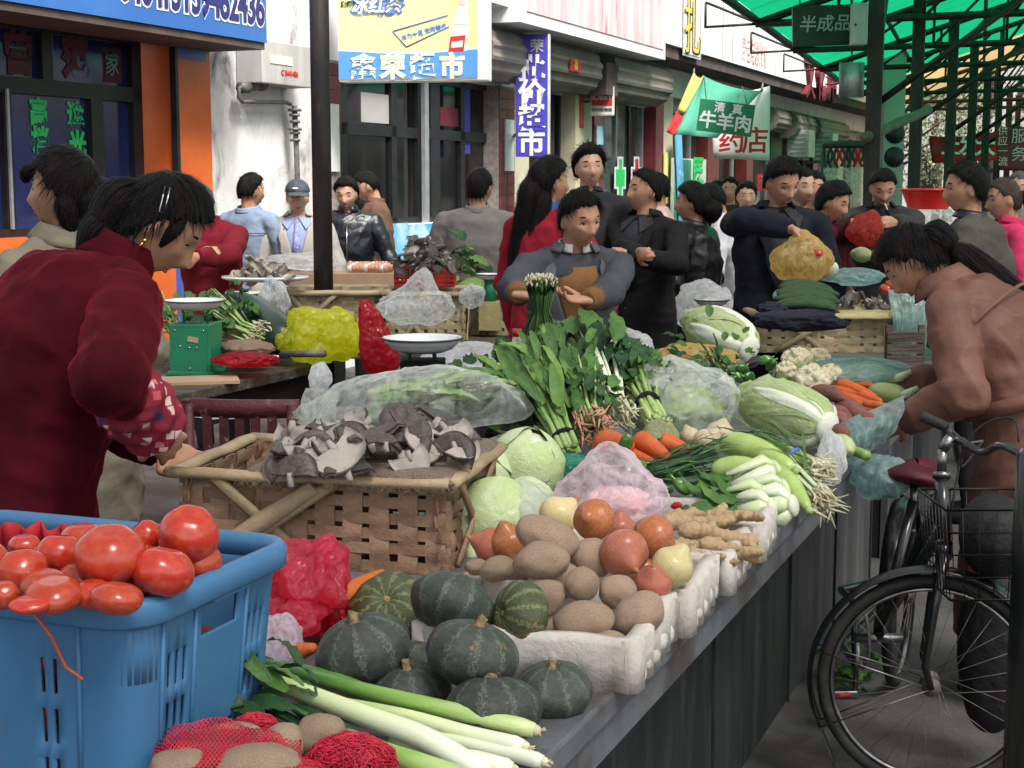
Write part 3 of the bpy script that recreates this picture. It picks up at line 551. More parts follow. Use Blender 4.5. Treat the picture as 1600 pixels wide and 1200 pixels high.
def tree(px, Y, h, r, label, n=2600):
    p = at(px, 285, Y); p.z = 0; t = thing('street_tree', label, 'tree', p, group='trees at the end of the street'); rr = random.Random(px)
    m = MB(); m.tube([V((0, 0, 0)), V((.1, 0, h*.3)), V((-.1, .1, h*.55)), V((.1, 0, h*.8))], [.16, .12, .09, .04], 8)
    for i in range(9):
        a = rr.uniform(0, 6.3); z0 = h*rr.uniform(.3, .7); m.tube([V((0, 0, z0)), V((math.cos(a)*r*.4, math.sin(a)*r*.4, z0+.5)), V((math.cos(a)*r*.8, math.sin(a)*r*.8, z0+rr.uniform(.4, 1.2)))], [.06, .04, .015], 5)
    ob('trunk', m, 'tree_bark', t)
    q = MB(); cl = [(V((rr.gauss(0, r*.5), rr.gauss(0, r*.5), h*.62+rr.gauss(0, h*.16))), rr.uniform(.5, 1)*r*.45) for _ in range(22)]
    for i in range(n):
        c, s_ = rr.choice(cl); d = V((rr.gauss(0, 1), rr.gauss(0, 1), rr.gauss(0, 1))).normalized()*s_*rr.uniform(.5, 1.05); p0 = c+d; e = Euler((rr.uniform(0, 6), rr.uniform(0, 6), rr.uniform(0, 6))).to_matrix(); L = rr.uniform(.08, .17)
        q.add([p0+e@V((-L*.5, 0, 0)), p0+e@V((0, -L*.3, .02)), p0+e@V((L*.5, 0, 0)), p0+e@V((0, L*.3, .02))], [(0, 1, 2, 3)])
    ob('crown', q, 'leaf_far', t)
tree(1318, 46, 6.2, 2.3, 'pale green street tree just past the end of the terrace'); tree(1400, 50, 6.6, 2.6, 'pale tree showing between the first two canopy posts'); tree(1462, 54, 6.0, 2.6, 'pale tree behind the long red banner'); tree(1545, 50, 6, 2.5, 'pale tree behind the dark red banner')
# near round post
p = at(503, 285, 8.5); p.z = 0; rp = thing('steel_post', 'dark round steel post in front of the white wall', 'post', p)
m = MB(); m.tube([V((0, 0, 0)), V((0, 0, 4.2))], .053, 20); ob('shaft', m, 'post_paint', rp); m = MB(); m.tube([V((0, 0, 0)), V((0, 0, .02))], .12, 16); ob('base_plate', m, 'post_paint', rp)
m = MB(); m.tube([V((0, 0, 4.18)), cb*.9+Z*4.3], .04, 8); ob('bracket', m, 'post_paint', rp)
# ================================================================ PEOPLE
mat('skin', (.41, .22, .137), (.47, .26, .165), 30, .48, .12, 300, spec=.35, sss=.12, c3=(.40, .17, .11), sc3=14, lo3=.52, hi3=.75)
mat('skin_pale', (.47, .28, .19), (.53, .33, .23), 30, .45, .1, 300, spec=.35, sss=.12, c3=(.52, .25, .18), sc3=14, lo3=.52, hi3=.75)
mat('hair_black', (.0035, .003, .003), (.007, .006, .0055), 60, .5, .5, 260, spec=.14, stretch=(1, 1, .3))
mat('hair_grey', (.06, .06, .062), (.10, .10, .10), 60, .45, .5, 260)
mat('hair_brown', (.03, .016, .01), (.05, .028, .018), 60, .4, .5, 260)
mat('eye_white', (.55, .50, .46), rough=.25); mat('iris', (.008, .005, .004), rough=.1); mat('lip', (.33, .12, .095), rough=.4)
def cloth(name, c, k=1.3, rough=.9, **kw):
    if max(c) < .09: c = tuple(x*.8 for x in c)
    return weave(mat(name, c, tuple(min(1, x*k) for x in c), 5, rough, .35, 22, spec=.25, **kw))
weave(mat('velvet', (.060, .002, .007), (.036, .0014, .004), 4, .9, .35, 12, spec=.12, sheen=.35, sheentint=(.7, .04, .08), bdist=.03), 500, .2)
cloth('khaki', (.17, .15, .11)); cloth('brown_dark', (.035, .025, .02)); cloth('red_coat', (.12, .005, .012)); cloth('denim', (.15, .20, .27), 1.3); cloth('grey_suit', (.30, .285, .26), 1.15)
cloth('grey_jacket', (.16, .15, .138), 1.15); cloth('brown_jacket', (.11, .06, .04)); cloth('red_jacket', (.22, .008, .018)); cloth('dark_knit', (.032, .032, .036)); cloth('suit_blue', (.062, .067, .082), 1.3)
cloth('black_suit', (.012, .012, .013)); cloth('white_coat', (.70, .71, .74), 1.05); cloth('suit_lapel', (.085, .091, .107), 1.1); cloth('navy', (.009, .011, .021)); cloth('maroon', (.065, .007, .012)); cloth('grey_dark', (.034, .034, .038)); cloth('grey_brown', (.075, .068, .055))  # lapel cloth is the suit grey lightened in place of edge shadows
cloth('pink_coat', (.48, .03, .10)); cloth('trouser', (.018, .018, .02)); cloth('trouser_grey', (.06, .06, .065)); cloth('pinkish', (.55, .36, .34)); cloth('shirt_blue', (.22, .27, .42), 1.1); cloth('shirt_white', (.6, .58, .55), 1.1); cloth('sweater_ochre', (.17, .085, .03)); cloth('blue_shirt2', (.03, .07, .22))
mat('leather_black', (.006, .006, .007), (.011, .011, .012), 6, .32, .5, 16, spec=.5); mat('leather_navy', (.010, .011, .017), (.016, .018, .025), 6, .30, .5, 14, spec=.5)
mat('leather_brown', (.140, .064, .046), (.18, .085, .062), 4, .55, .3, 14, spec=.25); mat('shoe', (.01, .01, .01), rough=.4)
mat('tie_blue', (.12, .14, .34), (.3, .32, .5), 60, .5); mat('cap_grey', (.04, .045, .06), (.06, .065, .08), 30, .8); mat('gold', (.7, .45, .12), rough=.25, metal=1); mat('clip_metal', (.5, .5, .52), rough=.2, metal=1)
def floral():
    m = mat('floral', (.22, .01, .03), (.16, .008, .022), 10, .8, .25, 20); n = m.node_tree.nodes; l = m.node_tree.links
    tc = n.new('ShaderNodeTexCoord'); v = n.new('ShaderNodeTexVoronoi'); v.inputs['Scale'].default_value = 30; v.distance = 'CHEBYCHEV'; l.new(tc.outputs['Object'], v.inputs['Vector'])
    x = n.new('ShaderNodeMapRange'); x.inputs['From Min'].default_value = .24; x.inputs['From Max'].default_value = .28; x.inputs['To Min'].default_value = 1; x.inputs['To Max'].default_value = 0; l.new(v.outputs['Distance'], x.inputs['Value'])
    cr = n.new('ShaderNodeValToRGB'); e = cr.color_ramp.elements; cr.color_ramp.interpolation = 'CONSTANT'; e[0].color = (.62, .45, .42, 1); e[1].position = .35; e[1].color = (.42, .07, .08, 1)
    for p_, c_ in ((.6, (.03, .03, .09, 1)), (.75, (.55, .16, .17, 1))): k_ = e.new(p_); k_.color = c_
    sx = n.new('ShaderNodeSeparateColor'); l.new(v.outputs['Color'], sx.inputs[0]); l.new(sx.outputs[0], cr.inputs[0])
    mx = n.new('ShaderNodeMix'); mx.data_type = 'RGBA'; b = n['Principled BSDF']; l.new(x.outputs[0], mx.inputs['Factor']); l.new(b.inputs['Base Color'].links[0].from_socket, mx.inputs['A']); l.new(cr.outputs[0], mx.inputs['B']); l.new(mx.outputs['Result'], b.inputs['Base Color'])
floral()
def sst(a, b, x): x = max(0, min(1, (x-a)/(b-a))); return x*x*(3-2*x)
def G(x, m, s): return math.exp(-((x-m)/s)**2/2)
def headpt(d, wide=1.0):
    p = V((d.x*.074*wide, d.y*.095, d.z*.115)); low = sst(-.005, .105, -p.z)
    if p.y > 0: p.x *= 1-.26*low
    else: p.x *= 1-.24*low; p.y *= 1-.42*low
    if p.y > .05: p.y = .05+(p.y-.05)*.86
    f = sst(.15, .55, d.y); x, z = p.x, p.z; ax = abs(x)
    p.y += f*(.022*G(x, 0, .0095)*G(z, -.030, .012)+.013*G(x, 0, .008)*G(z, -.006, .018)+.006*G(ax, .014, .006)*G(z, -.034, .008)-.010*G(ax, .030, .014)*G(z, .006, .010)
              + .005*G(ax, .026, .02)*G(z, .030, .009)+.007*G(x, 0, .017)*G(z, -.064, .011)-.005*G(x, 0, .02)*G(z, -.0635, .0035)+.006*G(x, 0, .015)*G(z, -.099, .012)
              + .005*G(ax, .046, .016)*G(z, -.014, .015)-.003*G(x, 0, .014)*G(z, -.082, .006))
    return p
_ico = {}
def ico(n):
    if n not in _ico:
        bm = bmesh.new(); bmesh.ops.create_icosphere(bm, subdivisions=n, radius=1); bm.verts.index_update()
        _ico[n] = ([v.co.normalized() for v in bm.verts], [tuple(v.index for v in f.verts) for f in bm.faces]); bm.free()
    return _ico[n]
def hairline(dy, style):
    if style == 'full': pts = [(-1, -.075), (-.5, -.07), (-.15, -.03), (.1, .02), (.4, .055), (.75, .074), (1, .074)]
    elif style == 'recede': pts = [(-1, -.055), (-.5, -.05), (-.15, -.0), (.1, .03), (.4, .07), (.75, .088), (1, .085)]
    elif style == 'fringe': pts = [(-1, -.09), (-.5, -.085), (-.1, -.06), (.25, -.04), (.55, .02), (.75, .04), (1, .042)]
    else: pts = [(-1, -.06), (-.5, -.05), (-.2, .0), (.0, .03), (.3, .045), (.5, .066), (.75, .078), (1, .076)]
    for (a, b), (c, d) in zip(pts, pts[1:]):
        if dy <= c: return b+(d-b)*(dy-a)/(c-a)
    return pts[-1][1]
def ribbon(mb, pts, w, nrm):
    n = len(pts); vs = []
    for i, p in enumerate(pts):
        d = (pts[min(i+1, n-1)]-pts[max(i-1, 0)]); s = d.cross(nrm); s = s.normalized() if s.length > 1e-9 else V((1, 0, 0)); k = w*(1-.85*(i/(n-1))**2)
        vs += [p-s*k, p+s*k]
    mb.add(vs, [(2*i, 2*i+1, 2*i+3, 2*i+2) for i in range(n-1)])
def make_hair(style, th, rr, locks=(), strands=300, messy=1.0, wide=1.0, part=0):
    mb = MB(); vs, fs = ico(4 if strands > 250 else 3); out = []; keep = []
    for d in vs:
        e = V((d.x*.077*wide, d.y*.097, d.z*.117)); m = sst(-.008, .010, e.z-hairline(d.y, style)-.004*noise.noise(d*9))
        t = th*(.55+.45*sst(-.05, .08, e.z))+.005*messy*noise.noise(d*7+V((rr.random()*.001, 3, 1)))+.003*messy*noise.noise(d*17)
        n_ = V((d.x/.077, d.y/.097, d.z/.117)).normalized(); p = e+n_*t if m > .5 else headpt(d)*.84
        out.append(p)
        if m > .5: keep.append((p, n_))
    mb.add(out, fs)
    crown = V((.01, -.055, .1))
    for i in range(int(strands*1.8)):
        p, n_ = rr.choice(keep); f = (p-crown); f = f-n_*f.dot(n_)
        if f.length < 1e-4: continue
        f.normalize(); f = (f+V((rr.gauss(0, .25), rr.gauss(0, .25), rr.gauss(0, .15)))*messy).normalized(); L = rr.uniform(.025, .06)*(.45 if p.y > .045 and style != 'fringe' else 1)
        q = p+V((rr.gauss(0, .003), rr.gauss(0, .003), 0)); lift = rr.uniform(.0, .006)*messy
        ribbon(mb, [q-n_*.002, q+f*L*.5+n_*lift, q+f*L-n_*(L*L*2.2)+n_*lift*.6], rr.uniform(.0006, .0015), n_)
    for path, rad, ns in locks:
        path = [V(x) for x in path]; P = []; Rr = []
        for i in range(len(path)-1):
            for k in range(3): P.append(path[i].lerp(path[i+1], k/3)); Rr.append(rad[i]+(rad[i+1]-rad[i])*k/3)
        P.append(path[-1]); Rr.append(rad[-1]); Rr[0] *= .25; Rr[1] *= .7
        for _ in range(2): P = [P[0]]+[(P[i-1]+P[i]*2+P[i+1])/4 for i in range(1, len(P)-1)]+[P[-1]]
        mb.tube([p+V((noise.noise(p*20), noise.noise(p*20+V((5, 0, 0))), 0))*.006 for p in P], Rr, 12)
        for _ in range(int(ns*1.7)):
            a = rr.uniform(0, 6.283); k = rr.uniform(.8, 1.12); i0 = rr.randrange(0, max(1, len(P)-5)); i1 = min(len(P), i0+rr.randrange(5, 10)); pts = []; wob = rr.uniform(-.5, .5)
            for i in range(i0, i1):
                d = (P[min(i+1, len(P)-1)]-P[max(i-1, 0)]).normalized(); x = d.cross(V((0, 1, .3))).normalized(); y = d.cross(x); aa = a+wob*(i-i0)*.15
                pts.append(P[i]+(x*math.cos(aa)+y*math.sin(aa))*Rr[i]*k)
            if len(pts) > 2: ribbon(mb, pts, rr.uniform(.0008, .0022), (pts[0]-P[i0]).normalized())
    return mb
def hand(mb, w, d, pn, side, curl=.5, s=1.0, spread=.1, thumb=.7):
    """palm and five bent fingers; d: towards the fingers, pn: palm normal (the fingers curl that way), side: +1 thumb on +(d x pn) side"""
    d = V(d).normalized(); pn = V(pn); pn = (pn-d*pn.dot(d)).normalized(); x = d.cross(pn)*side
    mb.tube([w-d*.03*s, w+d*.01*s, w+d*.05*s, w+d*.088*s], [(.026*s, .021*s), (.030*s, .019*s), (.040*s, .016*s), (.037*s, .012*s)], 10, up=x)
    for i, (o, L) in enumerate(((.028, .066), (.0095, .076), (-.0095, .070), (-.027, .055))):
        p = w+d*(.082-.006*abs(i-1.2))*s+x*o*s; dd = (d+x*spread*(1.2-i)).normalized(); pts = [p-dd*.012*s, p]; a = curl*(.55+.05*i)
        for j, f in enumerate((.45, .32, .23)):
            q = Quaternion(pn.cross(dd)*-1 if False else dd.cross(pn), a*(1.0 if j else .8)); dd = (q @ dd).normalized(); p = p+dd*L*f*s*1.15; pts.append(p)
        mb.tube(pts, [.0095*s, .0098*s, .0088*s, .008*s, .0062*s], 8)
    p = w+d*.022*s+x*.028*s; t1 = (x*.75+d*.65+pn*.25).normalized(); t2 = (d*.9+x*.25*(1-thumb)+pn*thumb*.7).normalized()
    mb.tube([p-t1*.02*s, p+t1*.015*s, p+t1*.04*s, p+t1*.04*s+t2*.028*s, p+t1*.04*s+t2*.048*s], [.013*s, .0135*s, .0115*s, .0100*s, .007*s], 8)
def person(label, hp, Y, face, top='dark_knit', lean=0, hunch=0, side=0, head=(0, 0, 0), h=None, arms=(None, None), hair=None, skin='skin', vox=.012, length=.10, thick=.022, fold=.010,
           trouser='trouser', build=1.0, hands=True, extra=None, shoulder=1.0, elbow=((1, -.6, -.3), (-1, -.6, -.3)), handdir=(None, None), palms=(None, None), curl=.55, female=False, locks=(), group=None, hairmat='hair_black', hstyle='short', hth=.016, strands=120, messy=1.0, browpitch=0, mouth=True, sleeve_end=(1.0, 1.0), cuff=None, flare=0, hs=1.0, gesture=None):
    rr = random.Random(label); tgt = at(hp[0], hp[1], Y); a = R(face); fw = V((math.sin(a), math.cos(a), 0)); rt = V((math.cos(a), -math.sin(a), 0)); Mw = Matrix((rt, fw, Z)).transposed()
    yaw, pitch, roll = (R(x) for x in head); Hm = Matrix.Rotation(-yaw, 3, 'Z') @ Matrix.Rotation(-pitch, 3, 'X') @ Matrix.Rotation(roll, 3, 'Y')
    L, Hn, Sd = R(lean), R(hunch), R(side)
    def skel(h):
        s1 = V((math.sin(Sd), math.sin(L)*math.cos(Sd), math.cos(L)*math.cos(Sd))); s2 = V((math.sin(Sd), math.sin(L+Hn)*math.cos(Sd), math.cos(L+Hn)*math.cos(Sd)))
        P = V((0, 0, .525*h)); C = P+s1*.19*h; SCn = C+s2*.105*h; NB = SCn+s2*.028*h; nd = (s2*.75+Z*.25+Hm@V((0, 0, .35))).normalized()
        HD = NB+nd*.026*h+Hm@V((0, .018, .105))
        return P, C, SCn, NB, nd, HD, s1, s2
    h_ = h or 1.65
    if h is None:
        for _ in range(6): h_ *= tgt.z/skel(h_)[5].z
    P, C, SCn, NB, nd, HD, s1, s2 = skel(h_)
    root = V((tgt.x, tgt.y, 0))-Mw@V((HD.x, HD.y, 0)); h = h_
    t = thing('person', label, 'person', root, Mw, group); hm = h/1.68
    # torso sections (s, centre, rx, ry)
    bw = build*hm; low = P-Z*(length*h)
    sec = [(0, low, .158*bw*(1+flare), .122*bw*(1+flare)), (.22, P-Z*.02*h, .165*bw, .124*bw), (.45, P+s1*.09*h, (.140 if female else .150)*bw, .108*bw), (.75, C+s2*.01*h, .164*bw*shoulder, .120*bw), (.92, SCn-s2*.004*h, .155*bw*shoulder, .088*bw), (1.0, NB+s2*.012*h, .062*hm, .058*hm)]
    if length < .05: sec[0] = (0, P-Z*.05*h, .16*bw, .12*bw)
    def tp(s, ang, inf=0):
        inf = inf*(1-.72*sst(.86, 1, s))
        for A, B in zip(sec, sec[1:]):
            if s <= B[0] or B is sec[-1]:
                k = (s-A[0])/(B[0]-A[0]); c = A[1].lerp(B[1], k); rx = A[2]+(B[2]-A[2])*k+inf; ry = A[3]+(B[3]-A[3])*k+inf; d = (B[1]-A[1]).normalized(); f = V((0, 1, 0)); f = (f-d*f.dot(d)).normalized(); r = d.cross(f)*-1; r = f.cross(d)
                return c+r*(rx*math.sin(ang))+f*(ry*math.cos(ang))
    sh = [SCn+V((.118*h*shoulder, 0, 0))-s2*.012*h, SCn-V((.118*h*shoulder, 0, 0))-s2*.012*h]          # 0: right, 1: left
    Wi = Mw.transposed(); ua, fa = .170*h, .150*h; J = []
    for i, sgn in ((0, 1), (1, -1)):
        w = arms[i]
        if w is None: w = sh[i]+V((sgn*.05*h, .06*h+.1*math.sin(L), -.295*h))
        elif isinstance(w, V): w = Wi@(w-root)
        else: w = V((sgn*w[0], w[1], w[2]))*hm
        v = w-sh[i]; D = min(v.length, (ua+fa)*.985); v = v.normalized(); w = sh[i]+v*D
        k = (ua*ua-fa*fa+D*D)/(2*D); e = math.sqrt(max(1e-6, ua*ua-k*k)); hn = V(elbow[i]); hn = (hn-v*hn.dot(v)).normalized(); J.append((sh[i], sh[i]+v*k+hn*e, w))
    # ---- body: one continuous skin
    mb = MB(); vs, fs = ico(5 if vox < .008 else 4); mb.add([HD+Hm@headpt(d)*1.0 for d in vs], fs)
    for sg in (-1, 1): mb.ball(HD+Hm@V((sg*.0735, -.012, -.008)), (.009, .020, .031), Hm @ Matrix.Rotation(R(-12*sg), 3, 'Z') @ Matrix.Rotation(R(-10), 3, 'X'), 10, 8)
    mb.tube([NB-nd*.03, NB+nd*.03, HD+Hm@V((0, -.022, -.07)), HD+Hm@V((0, -.015, -.02))], [.062*hm, .053*hm, .052, .05], 14)
    mb.tube([s[1] for s in sec[1:]], [(s[2]*.93, s[3]*.93) for s in sec[1:]], 18, up=(1, 0, 0))
    for i, (a_, b_, c_) in enumerate(J):
        mb.tube([a_, a_.lerp(b_, .5), b_, b_.lerp(c_, .45), c_], [.048*hm, .043*hm, .037*hm, .036*hm, .026*hm], 10)
        if hands:
            sgn = 1 if i == 0 else -1; fd = (c_-b_).normalized(); dd = handdir[i]
            dd = fd if dd is None else (Wi@V(dd)); pn = palms[i]; pn = V((-sgn, .2, 0)) if pn is None else Wi@V(pn)
            hand(mb, c_, dd, pn, -1 if sgn > 0 else 1, curl if not hasattr(curl, '__len__') else curl[i], hm*hs)
    ob('body', remesh(mb, vox, 1), skin, t)
    # ---- face
    for sg in (-1, 1):
        m = MB(); m.ball(HD+Hm@V((sg*.0305, .0655, .005)), (.0160, .0108, .0068), Hm, 10, 6); ey = ob('eye', m, 'eye_white', t)
        m = MB(); m.ball(HD+Hm@V((sg*.0300, .0715, .0045)), (.0070, .0058, .0066), Hm, 8, 6); ob('iris', m, 'iris', ey)
        m = MB(); m.tube([HD+Hm@V((sg*(.0305+.0165*q), .0745-.006*q*q, .0095-.0035*q*q)) for q in (-1, -.5, 0, .5, 1)], [.0014, .0026, .0030, .0028, .0014], 6); ob('eyelid', m, 'hair_black', t)
        m = MB(); m.tube([HD+Hm@V((sg*(.010+.040*q), .0835-.016*q*q, .0285+.006*math.sin(q*2.4))) for q in (0, .25, .5, .75, 1)], [(.0016, .003), (.002, .0046), (.002, .0044), (.0018, .0034), (.001, .001)], 6, up=Hm@V((0, 1, 0))); ob('eyebrow', m, hairmat, t)
    if mouth:
        m = MB(); m.ball(HD+Hm@V((0, .0765, -.0605)), (.021, .0065, .0042), Hm, 10, 6); m.ball(HD+Hm@V((0, .0765, -.0685)), (.017, .0072, .0048), Hm, 10, 6); ob('mouth', m, 'lip', t)
    # ---- hair
    if hair is not False:
        hb = make_hair(hstyle, hth, rr, locks, strands, messy); o = ob('hair', hb, hairmat, t, loc=HD, rot=Hm)
    # ---- top
    mb = MB(); mb.tube([s[1] for s in sec], [(s[2]+thick, s[3]+thick) for s in sec[:-1]]+[(sec[-1][2]+.008, sec[-1][3]+.008)], 22, up=(1, 0, 0))
    for i, (a_, b_, c_) in enumerate(J):
        e_ = sleeve_end[i]; w_ = b_.lerp(c_, e_); k = thick*.8; mb.ball(b_, .047*hm+k)
        mb.ball(a_, .046*hm+k*.8); mb.tube([NB-s2*.02*h, NB.lerp(a_, .45)-s2*.006*h, a_-s2*.002*h], [.058*hm, .052*hm+k*.6, .046*hm+k*.6], 12)
        mb.tube([a_, a_.lerp(b_, .5), b_-(b_-a_).normalized()*.01, b_+(c_-b_).normalized()*.01, b_.lerp(w_, .5), w_], [.047*hm+k*.8, .047*hm+k*.8, .043*hm+k*.8, .043*hm+k*.8, .041*hm+k*.8, .036*hm+k*.6], 12)
    sd_ = V((rr.random()*9, rr.random()*9, rr.random()*9))
    def disp(p, n):
        q = p*1.0; a1 = noise.noise(V((q.x*7, q.y*7, q.z*11))+sd_); a2 = noise.noise(V((q.x*15, q.y*15, q.z*22))+sd_); rg = 1-abs(noise.noise(V((q.x*10+q.z*6, q.y*10, q.z*9))+sd_))*2
        return fold*(a1*.8+a2*.35+.55*max(0, rg)*rg)
    ob('coat' if length > .2 else 'jacket', remesh(mb, max(.0105, vox*1.25), 2, disp), top, t)
    # ---- trousers, shoes
    if trouser:
        mb = MB(); mb.tube([P+Z*.02*h, P-Z*.06*h], [(.150*bw, .112*bw), (.152*bw, .115*bw)], 14, up=(1, 0, 0))
        for sg in (-1, 1): mb.tube([P+V((sg*.046*h, 0, -.02*h)), V((sg*.055*h, .02, .28*h)), V((sg*.055*h, -.01, .06*h)), V((sg*.055*h, -.01, .035*h))], [.086*hm, .068*hm, .058*hm, .060*hm], 12)
        ob('trousers', remesh(mb, .028, 2, lambda p, n: .006*noise.noise(p*12)), trouser, t)
        for sg in (-1, 1): m = MB(); m.tube([V((sg*.055*h, -.06, .035)), V((sg*.055*h, .03, .045)), V((sg*.058*h, .12, .035)), V((sg*.06*h, .18, .02))], [(.035, .034), (.045, .04), (.045, .03), (.03, .015)], 10, up=(1, 0, 0)); ob('shoe', m, 'shoe', t)
    I = dict(tp=tp, HD=HD, Hm=Hm, J=J, h=h, t=t, thick=thick+fold*.85, NB=NB, s2=s2, SC=SCn, Mw=Mw, root=root, Wi=Wi, nd=nd, sec=sec)
    if extra: extra(I)
    return I
# ---- garment details
def strip(I, name, m, pts, w, inf=.014, th=.004):
    """a band lying on the torso: pts = (s, angle)"""
    tp = I['tp']; q = MB(); P = [tp(s, a, I['thick']+inf) for s, a in pts]; n_ = [(p-tp(s, 0, 0)*0-tp(s, a, 0)).normalized() for p, (s, a) in zip(P, pts)]; n = len(P); vs = []
    for i in range(n):
        d = P[min(i+1, n-1)]-P[max(0, i-1)]; x = d.cross(n_[i]).normalized(); ww = w if not hasattr(w, '__len__') else w[i]; vs += [P[i]-x*ww, P[i]+x*ww]
    q.add(vs, [(2*i, 2*i+1, 2*i+3, 2*i+2) for i in range(n-1)]); o = ob(name, q, m, I['t']); md = o.modifiers.new('t', 'SOLIDIFY'); md.thickness = th; md.offset = 1; return o
def poly(I, name, m, pts, inf=.012, th=.004):
    q = MB(); q.add([I['tp'](s, a, I['thick']+inf) for s, a in pts], [tuple(range(len(pts)))]); o = ob(name, q, m, I['t'], smooth=False); md = o.modifiers.new('t', 'SOLIDIFY'); md.thickness = th; md.offset = 0; return o
def fan(I, name, m, left, right, inf=.012, th=.004):
    q = MB(); n = len(left); vs = []
    for (a, b) in zip(left, right):
        for k in range(7): vs.append(I['tp'](a[0]+(b[0]-a[0])*k/6, a[1]+(b[1]-a[1])*k/6, I['thick']+inf))
    q.add(vs, [(i*7+k, i*7+k+1, i*7+k+8, i*7+k+7) for i in range(n-1) for k in range(6)]); o = ob(name, q, m, I['t']); md = o.modifiers.new('t', 'SOLIDIFY'); md.thickness = th; md.offset = 1; return o
def collar(I, m, r=.064, hgt=.04, tilt=.25, gap=.5, name='collar', zo=0, flare=.012):
    """standing collar open at the front by +-gap radians"""
    q = MB(); c = I['NB']+I['nd']*(.01+zo); ax = (I['nd']-V((0, tilt, 0))).normalized(); f = V((0, 1, 0)); f = (f-ax*f.dot(ax)).normalized(); x = f.cross(ax)
    q.grid(lambda u, v: c+(x*math.sin(gap+u*(2*math.pi-2*gap))+f*math.cos(gap+u*(2*math.pi-2*gap)))*(r+flare*(1-v))+ax*(v*hgt), 24, 3); o = ob(name, q, m, I['t']); md = o.modifiers.new('t', 'SOLIDIFY'); md.thickness = .006; return o
def suit_front(shirt, lapel, tie=None, vest=None, low=.50, wide=.42, sc=True):
    def f(I):
        if vest: fan(I, 'vest', vest, [(.30, -.30), (.5, -.38), (.6, -.42), (.75, -.48), (.9, -.55)], [(.30, .30), (.5, .38), (.6, .42), (.75, .48), (.9, .55)], .012)
        fan(I, 'shirt', shirt, [(low if not vest else .62, -.04), (.68, -.16), (.75, -.22), (.83, -.36), (.90, -.50), (.97, -.75)], [(low if not vest else .62, .04), (.68, .16), (.75, .22), (.83, .36), (.90, .50), (.97, .75)], .018)
        for sg in (-1, 1):
            fan(I, 'lapel', lapel, [(low, sg*.02), (low*.5+.35, sg*.09), (.70, sg*.16), (.78, sg*.22), (.86, sg*.32), (.96, sg*.62)], [(low, sg*.06), (low*.5+.36, sg*(.1+wide*.6)), (.72, sg*(.16+wide)), (.78, sg*(.18+wide*.9)), (.85, sg*(.34+wide*.8)), (.98, sg*1.0)], .030, .007)
        collar(I, lapel, .074, .034, tilt=.2, gap=.75, flare=.028)
        if tie: strip(I, 'tie', tie, [(.96, 0), (.9, 0), (.78, 0), (.62, 0)], [.018, .014, .024, .03], .036)
        if sc:
            for sg in (-1, 1): poly(I, 'shirt_collar', shirt, [(.99, sg*.10), (.90, sg*.30), (.95, sg*.75), (1.0, sg*1.0)], .040)
        for s in (.33, .45):
            m = MB(); m.ball(I['tp'](s, .08, I['thick']+.016), (.009, .004, .009)); ob('button', m, 'ink_black', I['t'])
    return f
def zip_front(m='clip_metal', col=None):
    def f(I):
        strip(I, 'zip', m, [(.1, 0), (.3, 0), (.5, 0), (.75, 0), (.92, 0)], .004, .016); collar(I, col, .066, .05, gap=.35)
    return f
def plain_collar(m, **k): return lambda I: collar(I, m, **k)
# ---- 1 woman in the red velvet jacket, bending over her counter
def velvet_extra(I):
    collar(I, 'velvet', .072, .065, tilt=.1, gap=.5, flare=.012)
    a, b, c = I['J'][0]; q = MB(); w = b.lerp(c, .30); e = b.lerp(c, 1.0); d = (e-w)
    q.tube([w-d*.12, w, w+d*.3, w+d*.55, w+d*.8, w+d, w+d*1.05], [.066, .071, .076, .074, .070, .056, .044], 18); sl = remesh(q, .008, 2, lambda p, n: .007*noise.noise(V((p.x*26, p.y*26, p.z*60)))+.006*math.sin((p-w).dot(d.normalized())*95))
    ob('sleeve_cover', sl, 'floral', I['t'])
    Hm, HD = I['Hm'], I['HD']
    m = MB(); m.ball(HD+Hm@V((.080, -.004, -.047)), .0055); ob('earring', m, 'gold', I['t']); m = MB(); m.tube([HD+Hm@V((.082, -.004, -.052)), HD+Hm@V((.083, -.003, -.066))], .0022, 6); ob('earring', m, 'gold', I['t'])
    m = MB(); P = [V((.072, -.052, .072)), V((.084, -.040, .050)), V((.090, -.024, .022))]; m.tube([HD+Hm@p for p in P]+[HD+Hm@(p+V((.004, .010, .004))) for p in P[::-1]], .0020, 6, closed=True); ob('hair_clip', m, 'clip_metal', I['t'])
W1 = person('woman in dark red velvet jacket bending over the counter beside the tomatoes', (250, 352), 3.5, 54, 'velvet', lean=20, hunch=20, head=(22, 44, 0), arms=(at(246, 672, 3.22), at(255, 700, 3.6)), hstyle='full', hth=.016, vox=.0065, length=.17, thick=.032, fold=.016, build=1.22, female=True, strands=900, messy=.55,
            elbow=((.7, -.25, -.9), (-1, 0, -1)), sleeve_end=(.62, .9), curl=.4, flare=.1, extra=velvet_extra, locks=[([(0, -.075, .05), (.0, -.095, -.03), (.0, -.085, -.10)], [.056, .058, .04], 160), ([(0, -.075, -.05), (-.0, -.085, -.11), (.0, -.07, -.17)], [.048, .052, .02], 160), ([(.074, .03, .05), (.080, .025, .0), (.076, .028, -.035)], [.016, .014, .003], 50)])
